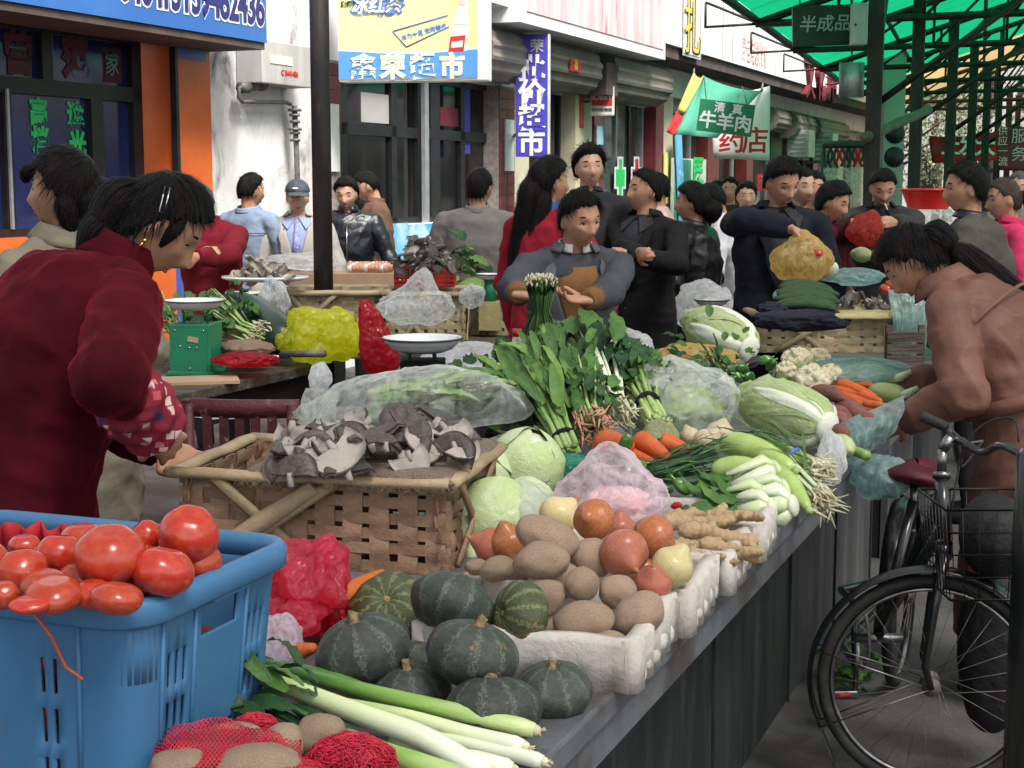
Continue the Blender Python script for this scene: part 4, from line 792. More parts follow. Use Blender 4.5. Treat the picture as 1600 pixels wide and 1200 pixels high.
# ---- 2, 3 at the far left
person('woman with black bob hair in khaki jacket seen in profile at far left', (98, 302), 4.5, 300, 'khaki', lean=2, head=(-22, -4, 0), hstyle='full', hth=.024, vox=.008, thick=.03, fold=.014, female=True, strands=700, messy=.6, trouser='trouser', length=.16, hands=False, skin='skin',
       locks=[([(0, -.09, .05), (0, -.13, -.03), (0, -.14, -.10), (0, -.12, -.15)], [.075, .085, .08, .03], 200), ([(.05, -.05, .02), (.06, -.075, -.06), (.05, -.08, -.13)], [.045, .05, .02], 120), ([(-.065, -.03, .03), (-.07, -.05, -.06), (-.06, -.06, -.12)], [.03, .035, .015], 80), ([(0, .085, .075), (-.01, .112, .045), (-.01, .108, .022)], [.03, .022, .006], 60)],
       extra=lambda I: (collar(I, 'khaki', .078, .05, tilt=.2, gap=.6, flare=.035)))
person('person in dark brown coat cut off by the left edge', (-86, 292), 4.2, 100, 'brown_dark', trouser='trouser', vox=.014, hands=False, length=.25)
# ---- street people by the wall
person('person in red coat looking down at own hands near orange pillar', (309, 318), 8.8, 200, 'red_coat', lean=6, head=(10, 32, 0), arms=(at(330, 402, 8.35), at(308, 402, 8.35)), hairmat='hair_grey', vox=.010, length=.3, thick=.03, extra=plain_collar('red_coat', gap=.4), elbow=((1, -.3, -.6), (-1, -.3, -.6)), curl=1.1)
def denim_x(I): collar(I, 'denim', .072, .035, gap=.5, flare=.02); strip(I, 'yoke_seam', 'blue_shirt2', [(.82, a) for a in (1.9, 2.4, 2.9, 3.4, 3.9, 4.3)], .003, .012)
person('man in pale denim jacket standing with his back turned by the wall', (393, 299), 10.9, 28, 'denim', head=(20, 5, 0), arms=(None, (.30, .22, 1.05)), vox=.010, thick=.028, strands=250, extra=denim_x, hth=.02, messy=1.1)
def cap_x(I):
    suit_front('shirt_blue', 'grey_suit', 'tie_blue', 'grey_jacket', .42, .40)(I)
    HD, Hm = I['HD'], I['Hm']; q = MB(); vs, fs = ico(3); q.add([HD+Hm@(V((d.x*.088, d.y*.108, max(d.z, -.05)*.088))+V((0, -.004, .044))) for d in vs], fs); c = ob('cap', q, 'cap_grey', I['t'])
    q = MB(); q.grid(lambda u, v: HD+Hm@V((math.sin((u-.5)*2.4)*(.082+.0*v), .070+math.cos((u-.5)*2.4)*.034+v*.062*math.cos((u-.5)*2.2), .050-.022*v-.02*abs(u-.5))), 12, 4); o = ob('cap_brim', q, 'cap_grey', I['t']); o.modifiers.new('t', 'SOLIDIFY').thickness = .004
    q = MB(); q.ball(HD+Hm@V((.02, .098, .072)), (.022, .004, .007), Hm); ob('cap_badge', q, 'shirt_white', c)
person('older man in grey cap and pale suit facing the egg stall', (465, 309), 10.8, 176, 'grey_suit', head=(-6, 4, 0), vox=.010, thick=.03, skin='skin_pale', extra=cap_x, hth=.006, hairmat='hair_grey', fold=.008, arms=((.30, .10, .80), (.30, .12, .80)))
person('young man in black leather jacket smiling down at the egg stall', (541, 304), 11.2, 178, 'leather_navy', lean=4, head=(8, 14, 0), vox=.010, thick=.032, skin='skin_pale', extra=zip_front('clip_metal', 'leather_navy'), strands=260, messy=1.6, hth=.022, arms=((.33, .12, .82), (.33, .14, .82)), fold=.014)
person('man in brown jacket looking down behind the leather jacket man', (573, 292), 12.2, 262, 'brown_jacket', head=(0, 24, 0), vox=.012, extra=plain_collar('brown_jacket'))
person('man in plain grey jacket standing with his back turned by the window', (749, 294), 9.7, 12, 'grey_jacket', head=(14, 4, 0), vox=.010, thick=.032, extra=plain_collar('grey_jacket', flare=.02), strands=250, hth=.015, arms=((.30, .16, .84), (.34, .12, .84)), shoulder=1.06, hstyle='full')
# ---- middle aisle
def red_x(I): collar(I, 'blue_shirt2', .066, .05, gap=.3)
person('woman with long black hair in red jacket behind the chive seller', (858, 286), 7.5, 48, 'red_jacket', head=(16, 0, 0), vox=.009, thick=.03, female=True, length=.25, hstyle='full', hth=.020, strands=500, messy=.4, extra=red_x, arms=((.24, .18, .95), (.30, .1, .85)), trouser='red_coat',
       locks=[([(0, -.06, .06), (-.01, -.085, -.06), (-.02, -.105, -.2), (-.04, -.135, -.34), (-.055, -.155, -.48), (-.06, -.16, -.56)], [.07, .075, .07, .058, .04, .01], 420), ([(.045, -.04, .0), (.05, -.065, -.12), (.04, -.10, -.26), (.02, -.125, -.38)], [.042, .046, .042, .012], 200), ([(-.05, -.04, .0), (-.06, -.065, -.12), (-.07, -.10, -.28), (-.08, -.13, -.42)], [.042, .046, .04, .012], 200)])
person('tall young man in dark sweater standing behind the chive seller', (921, 263), 8.7, 176, 'dark_knit', head=(-4, -2, 2), vox=.009, thick=.026, skin='skin_pale', strands=420, messy=1.5, hth=.028, hstyle='short', extra=plain_collar('dark_knit', gap=.2, hgt=.03), shoulder=.86, build=.86, arms=((.20, .10, .84), (.20, .12, .84)))
def seller_x(I):
    fan(I, 'sweater', 'sweater_ochre', [(.42, -.12), (.56, -.2), (.7, -.30), (.8, -.38), (.88, -.46), (.955, -.6)], [(.42, .12), (.56, .2), (.7, .30), (.8, .38), (.88, .46), (.955, .6)], .016)
    collar(I, 'shirt_white', .064, .034, tilt=.1, gap=.3, flare=.008, name='shirt_collar', zo=.006); collar(I, 'suit_lapel', .075, .035, tilt=.2, gap=.75, flare=.03)
    for sg in (-1, 1):
        fan(I, 'lapel', 'suit_lapel', [(.42, sg*.08), (.54, sg*.14), (.64, sg*.21), (.74, sg*.29), (.82, sg*.36), (.89, sg*.46), (.95, sg*.62)], [(.42, sg*.14), (.56, sg*.42), (.68, sg*.72), (.75, sg*.80), (.80, sg*.66), (.88, sg*.86), (.98, sg*1.1)], .034, .008)
    strip(I, 'pocket_flap', 'suit_blue', [(.66, .78), (.66, .95), (.67, 1.12)], .012, .020)
    for i, (a, b, c) in enumerate(I['J']):
        q = MB(); d = (c-b).normalized(); q.tube([c-d*.085, c-d*.05, c-d*.015, c+d*.012], [.046, .045, .043, .036], 14); ob('sweater_cuff', remesh(q, .007, 1, lambda p, n: .003*math.sin(p.dot(d)*500)), 'sweater_ochre', I['t'])
SELL = person('seller in grey suit jacket holding a bunch of chives in both hands', (906, 344), 6.35, 172, 'suit_blue', lean=14, hunch=8, head=(-24, 14, 4), vox=.0065, thick=.025, fold=.014, strands=700, messy=.9, hstyle='short', hth=.016, arms=(at(812, 462, 5.88), at(905, 484, 5.86)), elbow=((1, -.2, -.7), (-1, -.2, -.7)), sleeve_end=(.78, .80), curl=(1.15, .85),
              handdir=((1, -.15, -.1), (-1, -.2, .05)), palms=((.35, -.3, .9), (.2, -.2, .95)), extra=seller_x, shoulder=1.04, build=1.02, hs=1.05)
def blk_x(I): suit_front('grey_dark', 'black_suit', None, None, .45, .30)(I)
person('man in black suit looking aside in the middle of the aisle', (1007, 299), 8.5, 222, 'black_suit', head=(28, -2, 0), vox=.009, thick=.024, skin='skin', hstyle='recede', hth=.012, strands=260, extra=blk_x, arms=(at(998, 398, 8.1), at(984, 400, 8.15)), curl=1.1, length=.16, shoulder=1.05)
person('person in pink top partly hidden behind the black suit man', (1026, 296), 11.6, 270, 'pinkish', vox=.014, hands=False)
person('woman in black leather jacket facing away towards the shops', (1081, 318), 9.3, 300, 'leather_black', head=(-18, 0, 0), vox=.010, thick=.04, female=True, hstyle='full', hth=.022, strands=260, messy=.5, fold=.016, extra=plain_collar('leather_black', flare=.02), locks=[([(0, -.09, .03), (0, -.12, -.05), (0, -.11, -.11)], [.07, .075, .03], 80)], build=1.08)
person('man in white coat bending forward behind the leather jacket woman', (1112, 314), 10.4, 285, 'white_coat', lean=16, hunch=8, head=(0, 22, 0), vox=.012, length=.25, extra=plain_collar('white_coat'), hstyle='recede', hth=.012)
person('distant man with black hair between the white coat and the navy jacket', (1140, 298), 14.2, 190, 'brown_dark', vox=.014, hands=False, skin='skin')
person('distant person with shaggy black hair just left of the navy jacket man', (1166, 308), 13.0, 182, 'pinkish', vox=.014, hands=False, skin='skin_pale', hth=.024, messy=1.4)
person('distant man in brown walking past the far shops', (1120, 300), 17, 180, 'brown_jacket', vox=.016, hands=False)
# ---- right-hand stall
def navy_x(I): suit_front('grey_dark', 'navy', None, None, .42, .30)(I)
NAVY = person('man in navy jacket lifting a yellow plastic bag of vegetables', (1222, 286), 7.7, 168, 'navy', lean=5, head=(-12, 24, 3), vox=.007, thick=.026, strands=420, messy=1.1, hth=.024, arms=(at(1236, 358, 7.25), (.26, .18, .86)), elbow=((1, .1, .35), (-1, -.6, -.3)), handdir=((.8, -.5, -.35), None), palms=((.1, -.3, -.9), None), curl=1.0, extra=navy_x, length=.2, shoulder=1.06, hs=1.08)
person('smiling woman in dark red top just behind the navy jacket man', (1252, 293), 9.4, 168, 'maroon', head=(-14, 4, 0), vox=.010, hands=False, female=True, skin='skin_pale', hstyle='full', hth=.012)
person('person glimpsed behind the smiling woman', (1271, 296), 10.6, 180, 'black_suit', vox=.014, hands=False)
person('woman in maroon jacket reaching out over the right stall', (1301, 316), 9.1, 128, 'maroon', lean=6, head=(-8, 20, 0), vox=.008, female=True, thick=.034, hstyle='full', hth=.020, strands=300, arms=((.2, .2, .95), at(1346, 340, 8.65)), elbow=((1, -.6, -.3), (-1, .2, -.8)), handdir=(None, (.95, -.2, .1)), palms=(None, (0, .2, -1)), curl=.9, extra=plain_collar('maroon'), build=1.05)
def cig_x(I):
    HD, Hm = I['HD'], I['Hm']; m = MB(); m.tube([HD+Hm@V((-.008, .08, -.063)), HD+Hm@V((-.02, .135, -.082))], .0042, 8); ob('cigarette', m, 'shirt_white', I['t']); suit_front('black_suit', 'grey_dark', None, None, .5, .25)(I)
person('man in dark grey jacket with a cigarette in his mouth', (1379, 294), 9.7, 180, 'grey_dark', lean=6, head=(4, 26, 0), vox=.008, thick=.034, strands=260, hth=.016, arms=(at(1352, 352, 9.2), at(1391, 350, 9.2)), elbow=((1, -.2, -.8), (-1, -.2, -.8)), curl=1.1, extra=cig_x, shoulder=1.1)
person('man in profile wearing grey-brown jacket at the right stall', (1508, 296), 7.3, 296, 'grey_brown', lean=4, hunch=6, head=(-22, 4, 0), vox=.008, thick=.04, strands=420, hth=.020, fold=.014, extra=plain_collar('leather_black', flare=.02, gap=.4), hands=False, build=1.08)
person('woman in bright pink coat with a ponytail at the right edge', (1568, 312), 8.6, 268, 'pink_coat', head=(0, 8, 0), vox=.010, female=True, hands=False, hairmat='hair_brown', hstyle='full', hth=.010, locks=[([(0, -.1, .03), (0, -.14, .0), (0, -.16, -.1), (0, -.15, -.2)], [.03, .04, .035, .01], 80)], extra=plain_collar('pink_coat'))
person('grey haired man far back at the right edge', (1592, 296), 11, 200, 'grey_jacket', vox=.014, hairmat='hair_grey', hands=False)
def coat_x(I):
    collar(I, 'leather_brown', .078, .06, tilt=.25, gap=.45, flare=.03)
    strip(I, 'belt', 'leather_brown', [(.40, a) for a in [x*.3 for x in range(22)]], .022, .012, .008); strip(I, 'back_yoke', 'leather_brown', [(.80, a) for a in [1.6+x*.26 for x in range(13)]], .005, .010, .005)
COATW = person('woman in brown leather coat bending over the vegetables', (1428, 424), 4.95, 302, 'leather_brown', lean=23, hunch=27, head=(-14, 46, 6), h=1.62, vox=.0075, thick=.038, fold=.014, female=True, length=.40, flare=.42, hstyle='full', hth=.020, strands=900, messy=.4, arms=(at(1385, 610, 5.0), at(1415, 655, 4.75)), elbow=((.3, -.3, -1), (-.5, -.5, -1)), hands=True, extra=coat_x, build=1.12,
       locks=[([(0, -.08, .06), (0, -.11, .0), (.0, -.115, -.05)], [.06, .055, .038], 140), ([(.0, -.11, -.03), (.0, -.125, -.11), (.01, -.13, -.20), (.02, -.14, -.30), (.02, -.15, -.40), (.02, -.16, -.46)], [.036, .046, .052, .052, .045, .015], 420)])
# ================================================================ COUNTERS AND TABLES
mat('steel_top', (.20, .21, .23), (.14, .145, .155), 4, .42, .15, 30, metal=.35, c3=(.10, .095, .09), sc3=5)
mat('panel_green', (.010, .018, .016), (.024, .031, .029), 5, .5, .25, 30, c3=(.055, .058, .056), sc3=2.5, lo3=.5, hi3=.75, stretch=(2, 2, .35))
mat('panel_grey', (.06, .062, .062), (.036, .038, .038), 4, .6, .25, 30, c3=(.10, .10, .10), sc3=3, stretch=(2, 2, .3))
mat('wood_old', (.10, .075, .055), (.055, .042, .032), 6, .8, .5, 30, c3=(.17, .15, .13), sc3=9, lo3=.55, hi3=.7, stretch=(.4, 3, 3))
mat('chair_paint', (.085, .016, .02), (.06, .012, .016), 6, .5, .3, 40, c3=(.20, .15, .10), sc3=16, lo3=.60, hi3=.68)
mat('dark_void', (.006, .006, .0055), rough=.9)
def sbox(mb, t0, t1, v0, v1, z0, z1, bev=0): mb.box(S((t0+t1)/2, (v0+v1)/2, (z0+z1)/2), (t1-t0, abs(v1-v0), z1-z0), RW, bev); return mb
def counter(label, t0, t1, v0, v1, z, panel, top, seams, inset=.19, over=0, cat='counter'):
    t = thing('counter', label, cat, S((t0+t1)/2, (v0+v1)/2, 0)); m = MB(); sbox(m, t0, t1, v0, v1, z-.045, z, .006); wpart('counter_top', m, top, t, smooth=False)
    m = MB(); sbox(m, t0, t1, v0+.012, v0+.03, z-.11, z-.046); wpart('apron', m, top, t, smooth=False)
    for a, b in zip(seams, seams[1:]):
        m = MB(); sbox(m, a+.003, b-.003, v0+inset, v0+inset+.03, .0, z-.046, .002); wpart('front_panel', m, panel if b < 2.6 else 'panel_grey', t, smooth=False)
        m = MB(); sbox(m, b-.03, b-.018, v0+inset-.008, v0+inset-.001, .0, z-.046); wpart('panel_rib', m, panel, t, smooth=False)
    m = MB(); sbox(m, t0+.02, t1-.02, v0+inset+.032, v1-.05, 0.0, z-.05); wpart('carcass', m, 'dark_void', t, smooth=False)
    return t
counter('long dark green counter heaped with vegetables in the foreground', -2.0, 4.05, 0, 1.15, .80, 'panel_green', 'steel_top', [-2.0, -1.2, -.4, .5, 1.45, 2.4, 3.2, 4.03])
counter('counter carrying the basket with black cloth', 4.35, 6.4, -.02, .70, .80, 'panel_grey', 'steel_top', [4.36, 5.2, 6.38])
def table(label, t0, t1, v0, v1, z, top='wood_old'):
    t = thing('table', label, 'table', S((t0+t1)/2, (v0+v1)/2, 0)); n = 4
    for i in range(n):
        a = v0+(v1-v0)*i/n; m = MB(); sbox(m, t0, t1+.02*(i % 2), a+.003, a+(v1-v0)/n-.003, z-.04, z-.001*(i % 2), .004); wpart('plank', m, top, t, smooth=False)
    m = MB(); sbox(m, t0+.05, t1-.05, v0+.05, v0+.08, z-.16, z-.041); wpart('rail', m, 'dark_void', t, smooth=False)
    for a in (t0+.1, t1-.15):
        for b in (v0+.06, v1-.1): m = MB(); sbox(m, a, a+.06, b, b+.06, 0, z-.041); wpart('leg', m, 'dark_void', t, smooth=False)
    return t
tb = table('old wooden table with green scale and winter melon', -1.6, 3.65, 2.5, 3.7, .84)
m = MB(); p = onz(413, 590, .80); m.tube([p+U*-.05-Z*.0, p-U*.05-Z*.02+N*.03, p+U*.05-Z*.02+N*.03, p+U*.05], .004, 6); wpart('drawer_pull', m, 'clip_metal', tb)
table('wooden table carrying the row of bamboo baskets', 4.7, 9.0, 2.35, 3.75, .76)
table('low table beyond the aisle near the black suit man', 7.4, 10.5, .2, 1.2, .62)
table('table of the right-hand stall under the red basin', 7.0, 12.0, -1.0, -.25, .80)
# ================================================================ PRODUCE MATERIALS
mat('tomato', (.40, .030, .012), (.44, .075, .018), 3.0, .22, .03, 40, spec=.55, sss=.08, coat=.25, rnd=.12, lo=.42, hi=.75)
mat('calyx', (.07, .10, .02), (.14, .12, .04), 30, .7); mat('crate_blue', (.045, .150, .300), (.05, .165, .33), 5, .42, .05, 60, c3=(.09, .16, .27), sc3=9, lo3=.58, hi3=.75)
def striped(name, dark, dark2, pale, nstripe=10, width=.10, rough=.45, bump=.3, fleck=True, patch=None):
    m = mat(name, dark, dark2, 7, rough, bump, 40, spec=.4, rnd=.12, c3=patch, sc3=2.2, lo3=.62, hi3=.72); n = m.node_tree.nodes; l = m.node_tree.links; b = n['Principled BSDF']
    tc = n.new('ShaderNodeTexCoord'); sx = n.new('ShaderNodeSeparateXYZ'); l.new(tc.outputs['Object'], sx.inputs[0]); at2 = n.new('ShaderNodeMath'); at2.operation = 'ARCTAN2'; l.new(sx.outputs[1], at2.inputs[0]); l.new(sx.outputs[0], at2.inputs[1])
    nz = n.new('ShaderNodeTexNoise'); nz.inputs['Scale'].default_value = 14; nz.inputs['Detail'].default_value = 5; l.new(tc.outputs['Object'], nz.inputs['Vector'])
    k = n.new('ShaderNodeMath'); k.operation = 'MULTIPLY_ADD'; l.new(at2.outputs[0], k.inputs[0]); k.inputs[1].default_value = nstripe/6.2832; l.new(nz.outputs[0], k.inputs[2])
    pp = n.new('ShaderNodeMath'); pp.operation = 'PINGPONG'; l.new(k.outputs[0], pp.inputs[0]); pp.inputs[1].default_value = .5
    mr = n.new('ShaderNodeMapRange'); mr.inputs['From Min'].default_value = width*.35; mr.inputs['From Max'].default_value = width; mr.inputs['To Min'].default_value = .75; mr.inputs['To Max'].default_value = 0; l.new(pp.outputs[0], mr.inputs['Value'])
    n2 = n.new('ShaderNodeTexNoise'); n2.inputs['Scale'].default_value = 60; n2.inputs['Detail'].default_value = 6; l.new(tc.outputs['Object'], n2.inputs['Vector'])
    m2 = n.new('ShaderNodeMapRange'); m2.inputs['From Min'].default_value = .56; m2.inputs['From Max'].default_value = .72; m2.inputs['To Max'].default_value = .45; l.new(n2.outputs[0], m2.inputs['Value'])
    ad = n.new('ShaderNodeMath'); ad.operation = 'ADD'; ad.use_clamp = True; l.new(mr.outputs[0], ad.inputs[0]); l.new(m2.outputs[0], ad.inputs[1])
    mx = n.new('ShaderNodeMix'); mx.data_type = 'RGBA'; l.new(ad.outputs[0], mx.inputs['Factor']); l.new(b.inputs['Base Color'].links[0].from_socket, mx.inputs['A']); mx.inputs['B'].default_value = (*pale, 1); l.new(mx.outputs['Result'], b.inputs['Base Color']); return m
striped('pumpkin', (.030, .040, .032), (.048, .060, .048), (.115, .14, .11), 10, .10)
striped('pumpkin_olive', (.040, .055, .022), (.060, .072, .026), (.20, .22, .10), 11, .14, patch=(.30, .15, .035))
striped('pumpkin_patch', (.032, .042, .033), (.048, .060, .046), (.12, .145, .11), 10, .10, patch=(.33, .15, .065))
mat('pumpkin_stem', (.32, .22, .11), (.20, .13, .06), 60, .8, .6, 90)
mat('potato', (.33, .24, .17), (.25, .175, .12), 16, .62, .3, 120, spec=.3, c3=(.16, .10, .07), sc3=45, lo3=.62, hi3=.72, rnd=.14)
striped('onion', (.40, .145, .055), (.34, .095, .033), (.46, .22, .10), 46, .10, .26, .05); striped('onion_pale', (.58, .50, .25), (.56, .44, .20), (.60, .56, .32), 40, .12, .26, .05); striped('onion_pink', (.37, .125, .075), (.33, .095, .055), (.44, .20, .125), 42, .10, .28, .05)
mat('onion_skin', (.45, .22, .09), (.30, .13, .05), 30, .5)
mat('foam', (.55, .52, .48), (.47, .43, .39), 6, .8, .3, 50, spec=.2, c3=(.33, .28, .24), sc3=5, lo3=.58, hi3=.76)
mat('ginger', (.46, .33, .19), (.38, .26, .14), 18, .6, .35, 90, c3=(.28, .18, .09), sc3=26, lo3=.6, hi3=.72)
mat('carrot', (.58, .13, .025), (.52, .10, .02), 12, .45, .3, 90, stretch=(4, 1, 1), rnd=.1); mat('sweet_potato', (.22, .085, .065), (.17, .06, .05), 14, .7, .4, 70, c3=(.12, .06, .05), sc3=30)
mat('cabbage', (.44, .56, .26), (.55, .64, .38), 7, .42, .35, 34, spec=.4, sss=.06, dist=1.5); mat('cabbage_white', (.66, .70, .56), (.58, .66, .46), 9, .38, .25, 40, sss=.08, stretch=(1, 1, .3)); mat('napa_leaf', (.46, .60, .24), (.58, .68, .38), 10, .45, .5, 46, sss=.05, dist=1.2); mat('napa_rib', (.72, .75, .66), (.64, .70, .54), 8, .35, .2, 60, stretch=(.4, 3, 3), sss=.08)
mat('cauli', (.62, .57, .38), (.70, .65, .46), 20, .75, .6, 160, sss=.08); mat('leaf_pale', (.30, .42, .15), (.40, .50, .22), 14, .5, .3, 40)
mat('leaf_green', (.060, .155, .032), (.095, .21, .048), 18, .42, .3, 60, spec=.45, rnd=.25); mat('leaf_dark', (.022, .078, .024), (.040, .115, .036), 18, .38, .3, 60, spec=.45, rnd=.25); mat('leaf_light', (.13, .27, .05), (.19, .33, .08), 14, .42, .3, 60, rnd=.2)
mat('stalk_green', (.22, .36, .09), (.36, .47, .18), 12, .4, .15, 60, rnd=.15); mat('stalk_white', (.66, .71, .55), (.52, .63, .34), 7, .32, .12, 50, sss=.08, rnd=.08); mat('root_pink', (.42, .20, .14), (.50, .32, .20), 20, .6, .3); mat('root_pale', (.62, .60, .42), (.50, .46, .30), 20, .6, .3)
leafy('leaf_green', 'leaf_dark', 'leaf_light', 'leaf_pale', 'napa_leaf'); mat('zucchini', (.33, .46, .12), (.40, .53, .17), 16, .32, .08, 60, spec=.45, sss=.04); mat('pepper', (.035, .135, .018), (.055, .18, .025), 8, .2, .1, 20, spec=.55, coat=.3, rnd=.25); mat('eggplant', (.02, .006, .014), (.03, .008, .02), 8, .2, spec=.6); mat('chili_red', (.4, .012, .012), rough=.25)
mat('daikon', (.30, .40, .15), (.46, .52, .26), 6, .38, .15, 60); mat('radish_pale', (.56, .50, .34), (.48, .36, .26), 7, .5, .2, 60); mat('turnip_green', (.20, .24, .10), (.34, .34, .18), 8, .5, .3, 50)
mat('cucumber', (.020, .060, .018), (.035, .085, .028), 30, .4, .6, 160); mat('wintermelon', (.010, .026, .017), (.018, .038, .025), 9, .3, .1, 60, c3=(.045, .06, .05), sc3=5, lo3=.62, hi3=.8); mat('melon_flesh', (.62, .66, .55), rough=.4)
mat('mush_top', (.115, .095, .085), (.065, .052, .045), 9, .5, .2, 60, sss=.03, rnd=.25); mat('mush_gill', (.50, .455, .41), (.40, .355, .31), 40, .7, .5, 160, rnd=.1); mat('mush_pale', (.42, .37, .30), (.32, .27, .21), 9, .6, .3, 60, rnd=.2)
mat('bamboo', (.21, .125, .078), (.29, .185, .115), 6, .55, .3, 90, spec=.35, rnd=.16, c3=(.15, .085, .05), sc3=9, lo3=.56, hi3=.74, stretch=(1, 1, 1)); mat('bamboo_rim', (.36, .28, .17), (.28, .205, .12), 7, .5, .3, 60, rnd=.12); mat('bamboo_far', (.36, .30, .18), (.27, .22, .125), 6, .6, .3, 60, rnd=.22)
mat('sacking', (.27, .21, .155), (.21, .16, .115), 20, .95, .8, 200); mat('sack_yellow', (.42, .38, .18), (.34, .30, .13), 12, .8, .5, 120)
mat('cardboard', (.44, .30, .19), (.37, .25, .15), 3, .85, .2); mat('red_plastic', (.42, .018, .015), (.35, .015, .012), 6, .35); mat('basin_red', (.60, .02, .015), (.52, .018, .012), 3, .3)
mat('enamel', (.70, .72, .73), (.62, .64, .65), 6, .18, spec=.6, coat=.3); mat('enamel_rim', (.05, .05, .055), rough=.4); mat('scale_green', (.012, .20, .10), (.015, .17, .085), 6, .35, .08, 40, c3=(.03, .12, .07), sc3=20, lo3=.6, hi3=.7)
mat('black_cloth', (.008, .010, .020), (.014, .016, .028), 6, .95, .7, 40); mat('brown_paper', (.22, .15, .10), (.17, .115, .075), 6, .8, .4, 30); mat('kraft', (.36, .27, .18), rough=.8)
film('film_clear', (.93, .96, .95), .74, .12, .5, .35, 24); film('film_greens', (.93, .97, .93), .86, .12, .5, .25, 22); film('film_teal', (.48, .68, .66), .40, .2, .5, .4, 22); film('film_yellow', (.78, .80, .06), .2, .22, .5, .45, 30); film('film_ochre', (.80, .62, .26), .45, .2, .45, .4, 30); film('film_red', (.62, .03, .05), .15, .18, .5, .45, 34); film('film_pink', (.95, .84, .91), .72, .14, .5, .35, 26); film('film_hotpink', (.80, .10, .17), .22, .16, .5, .45, 40); film('film_lilac', (.92, .86, .95), .45, .16, .5, .45, 40); film('film_white', (.92, .94, .94), .36, .22, .5, .5, 26); film('film_redmesh', (.55, .06, .04), .22, .35, .6, .4, 60); film('film_bluegreen', (.10, .50, .36), .15, .2, .5, .4, 30)
mat('net_red', (.55, .02, .05), (.42, .012, .035), 30, .45)
# ================================================================ SHAPE BUILDERS
def lump(fn, n=4, name='m'):
    vs, fs = ico(n); m = MB(); m.add([fn(d) for d in vs], fs); return m.mesh(name)
def tomato_mesh(seed):
    o = V((seed*3.1, seed, 0)); lob = 5+seed % 3
    def f(d):
        a = math.atan2(d.y, d.x); r = 1+.035*math.cos(lob*a+seed)*sst(0, .9, abs(d.z))+.05*noise.noise(d*1.3+o); z = d.z*.80; 
        if d.z > .85: z -= .10*sst(.85, 1, d.z)
        if d.z < -.85: z += .05*sst(.85, 1, -d.z)
        return V((d.x*r, d.y*r, z*1.04))
    return lump(f, 4, 'tomato')
def pumpkin_mesh(seed, flat=.70):
    o = V((seed*2.3, 0, seed))
    def f(d):
        a = math.atan2(d.y, d.x); hr = math.hypot(d.x, d.y); r = 1-.035*(.5+.5*math.cos(10*a))*sst(.15, .6, hr)+.05*noise.noise(d*1.5+o)
        z = d.z*flat*(1+.05*noise.noise(d*1.2+o)); z -= .16*sst(.35, 0, hr)*(1 if d.z > 0 else -1)*1.0
        return V((d.x*r, d.y*r, z))+d*.006*noise.noise(d*16+o)
    return lump(f, 5, 'pumpkin')
def potato_mesh(seed, el=1.35):
    o = V((seed*4.7, 1, seed*1.3))
    return lump(lambda d: V((d.x*el, d.y, d.z*.86))*(1+.12*noise.noise(d*1.1+o)+.05*noise.noise(d*2.4+o)+.010*noise.noise(d*9+o)-.03*max(0, noise.noise(d*4+o)-.35)), 4, 'potato')
def onion_mesh(seed):
    o = V((seed*2.1, 4, 0))
    def f(d):
        r = 1+.04*noise.noise(d*1.4+o); z = d.z*.9
        if d.z > .55: q = sst(.55, 1, d.z); return V((d.x*r*(1-.35*q), d.y*r*(1-.35*q), z+.30*q*q))
        return V((d.x*r, d.y*r, z))
    return lump(f, 4, 'onion')
TOM = [tomato_mesh(i) for i in range(4)]; PUM = [pumpkin_mesh(i) for i in range(3)]; POT = [potato_mesh(i, 1.2+.13*(i % 3)) for i in range(6)]; ONI = [onion_mesh(i) for i in range(3)]
def place(name, me, mt, p, r, rot, label, cat, group=None, sc=(1, 1, 1)):
    """a thing that is an Empty at its centre with its body as the first part"""
    t = thing(name, label, cat, p, rot, group); b = ob('body', me.copy() if me.materials and me.materials[0] != MATS[mt] else me, None, t, scale=(r*sc[0], r*sc[1], r*sc[2]))
    if not b.data.materials: b.data.materials.append(MATS[mt])
    elif b.data.materials[0] != MATS[mt]: b.data.materials[0] = MATS[mt]
    return t
_cache = {}
def withmat(me, mt):
    k = (me.name, mt)
    if k not in _cache: c = me.copy(); c.materials.clear(); c.materials.append(MATS[mt]); _cache[k] = c
    return _cache[k]
def item(name, me, mt, p, r, rot, label, cat, group=None, sc=(1, 1, 1)):
    o = ob(name, withmat(me, mt), None, None, p, rot, (r*sc[0], r*sc[1], r*sc[2])); return tag(o, label, cat, group)
def E(x, y, z): return Euler((R(x), R(y), R(z))).to_matrix()
def hw(p, px): return px*mpp(p)
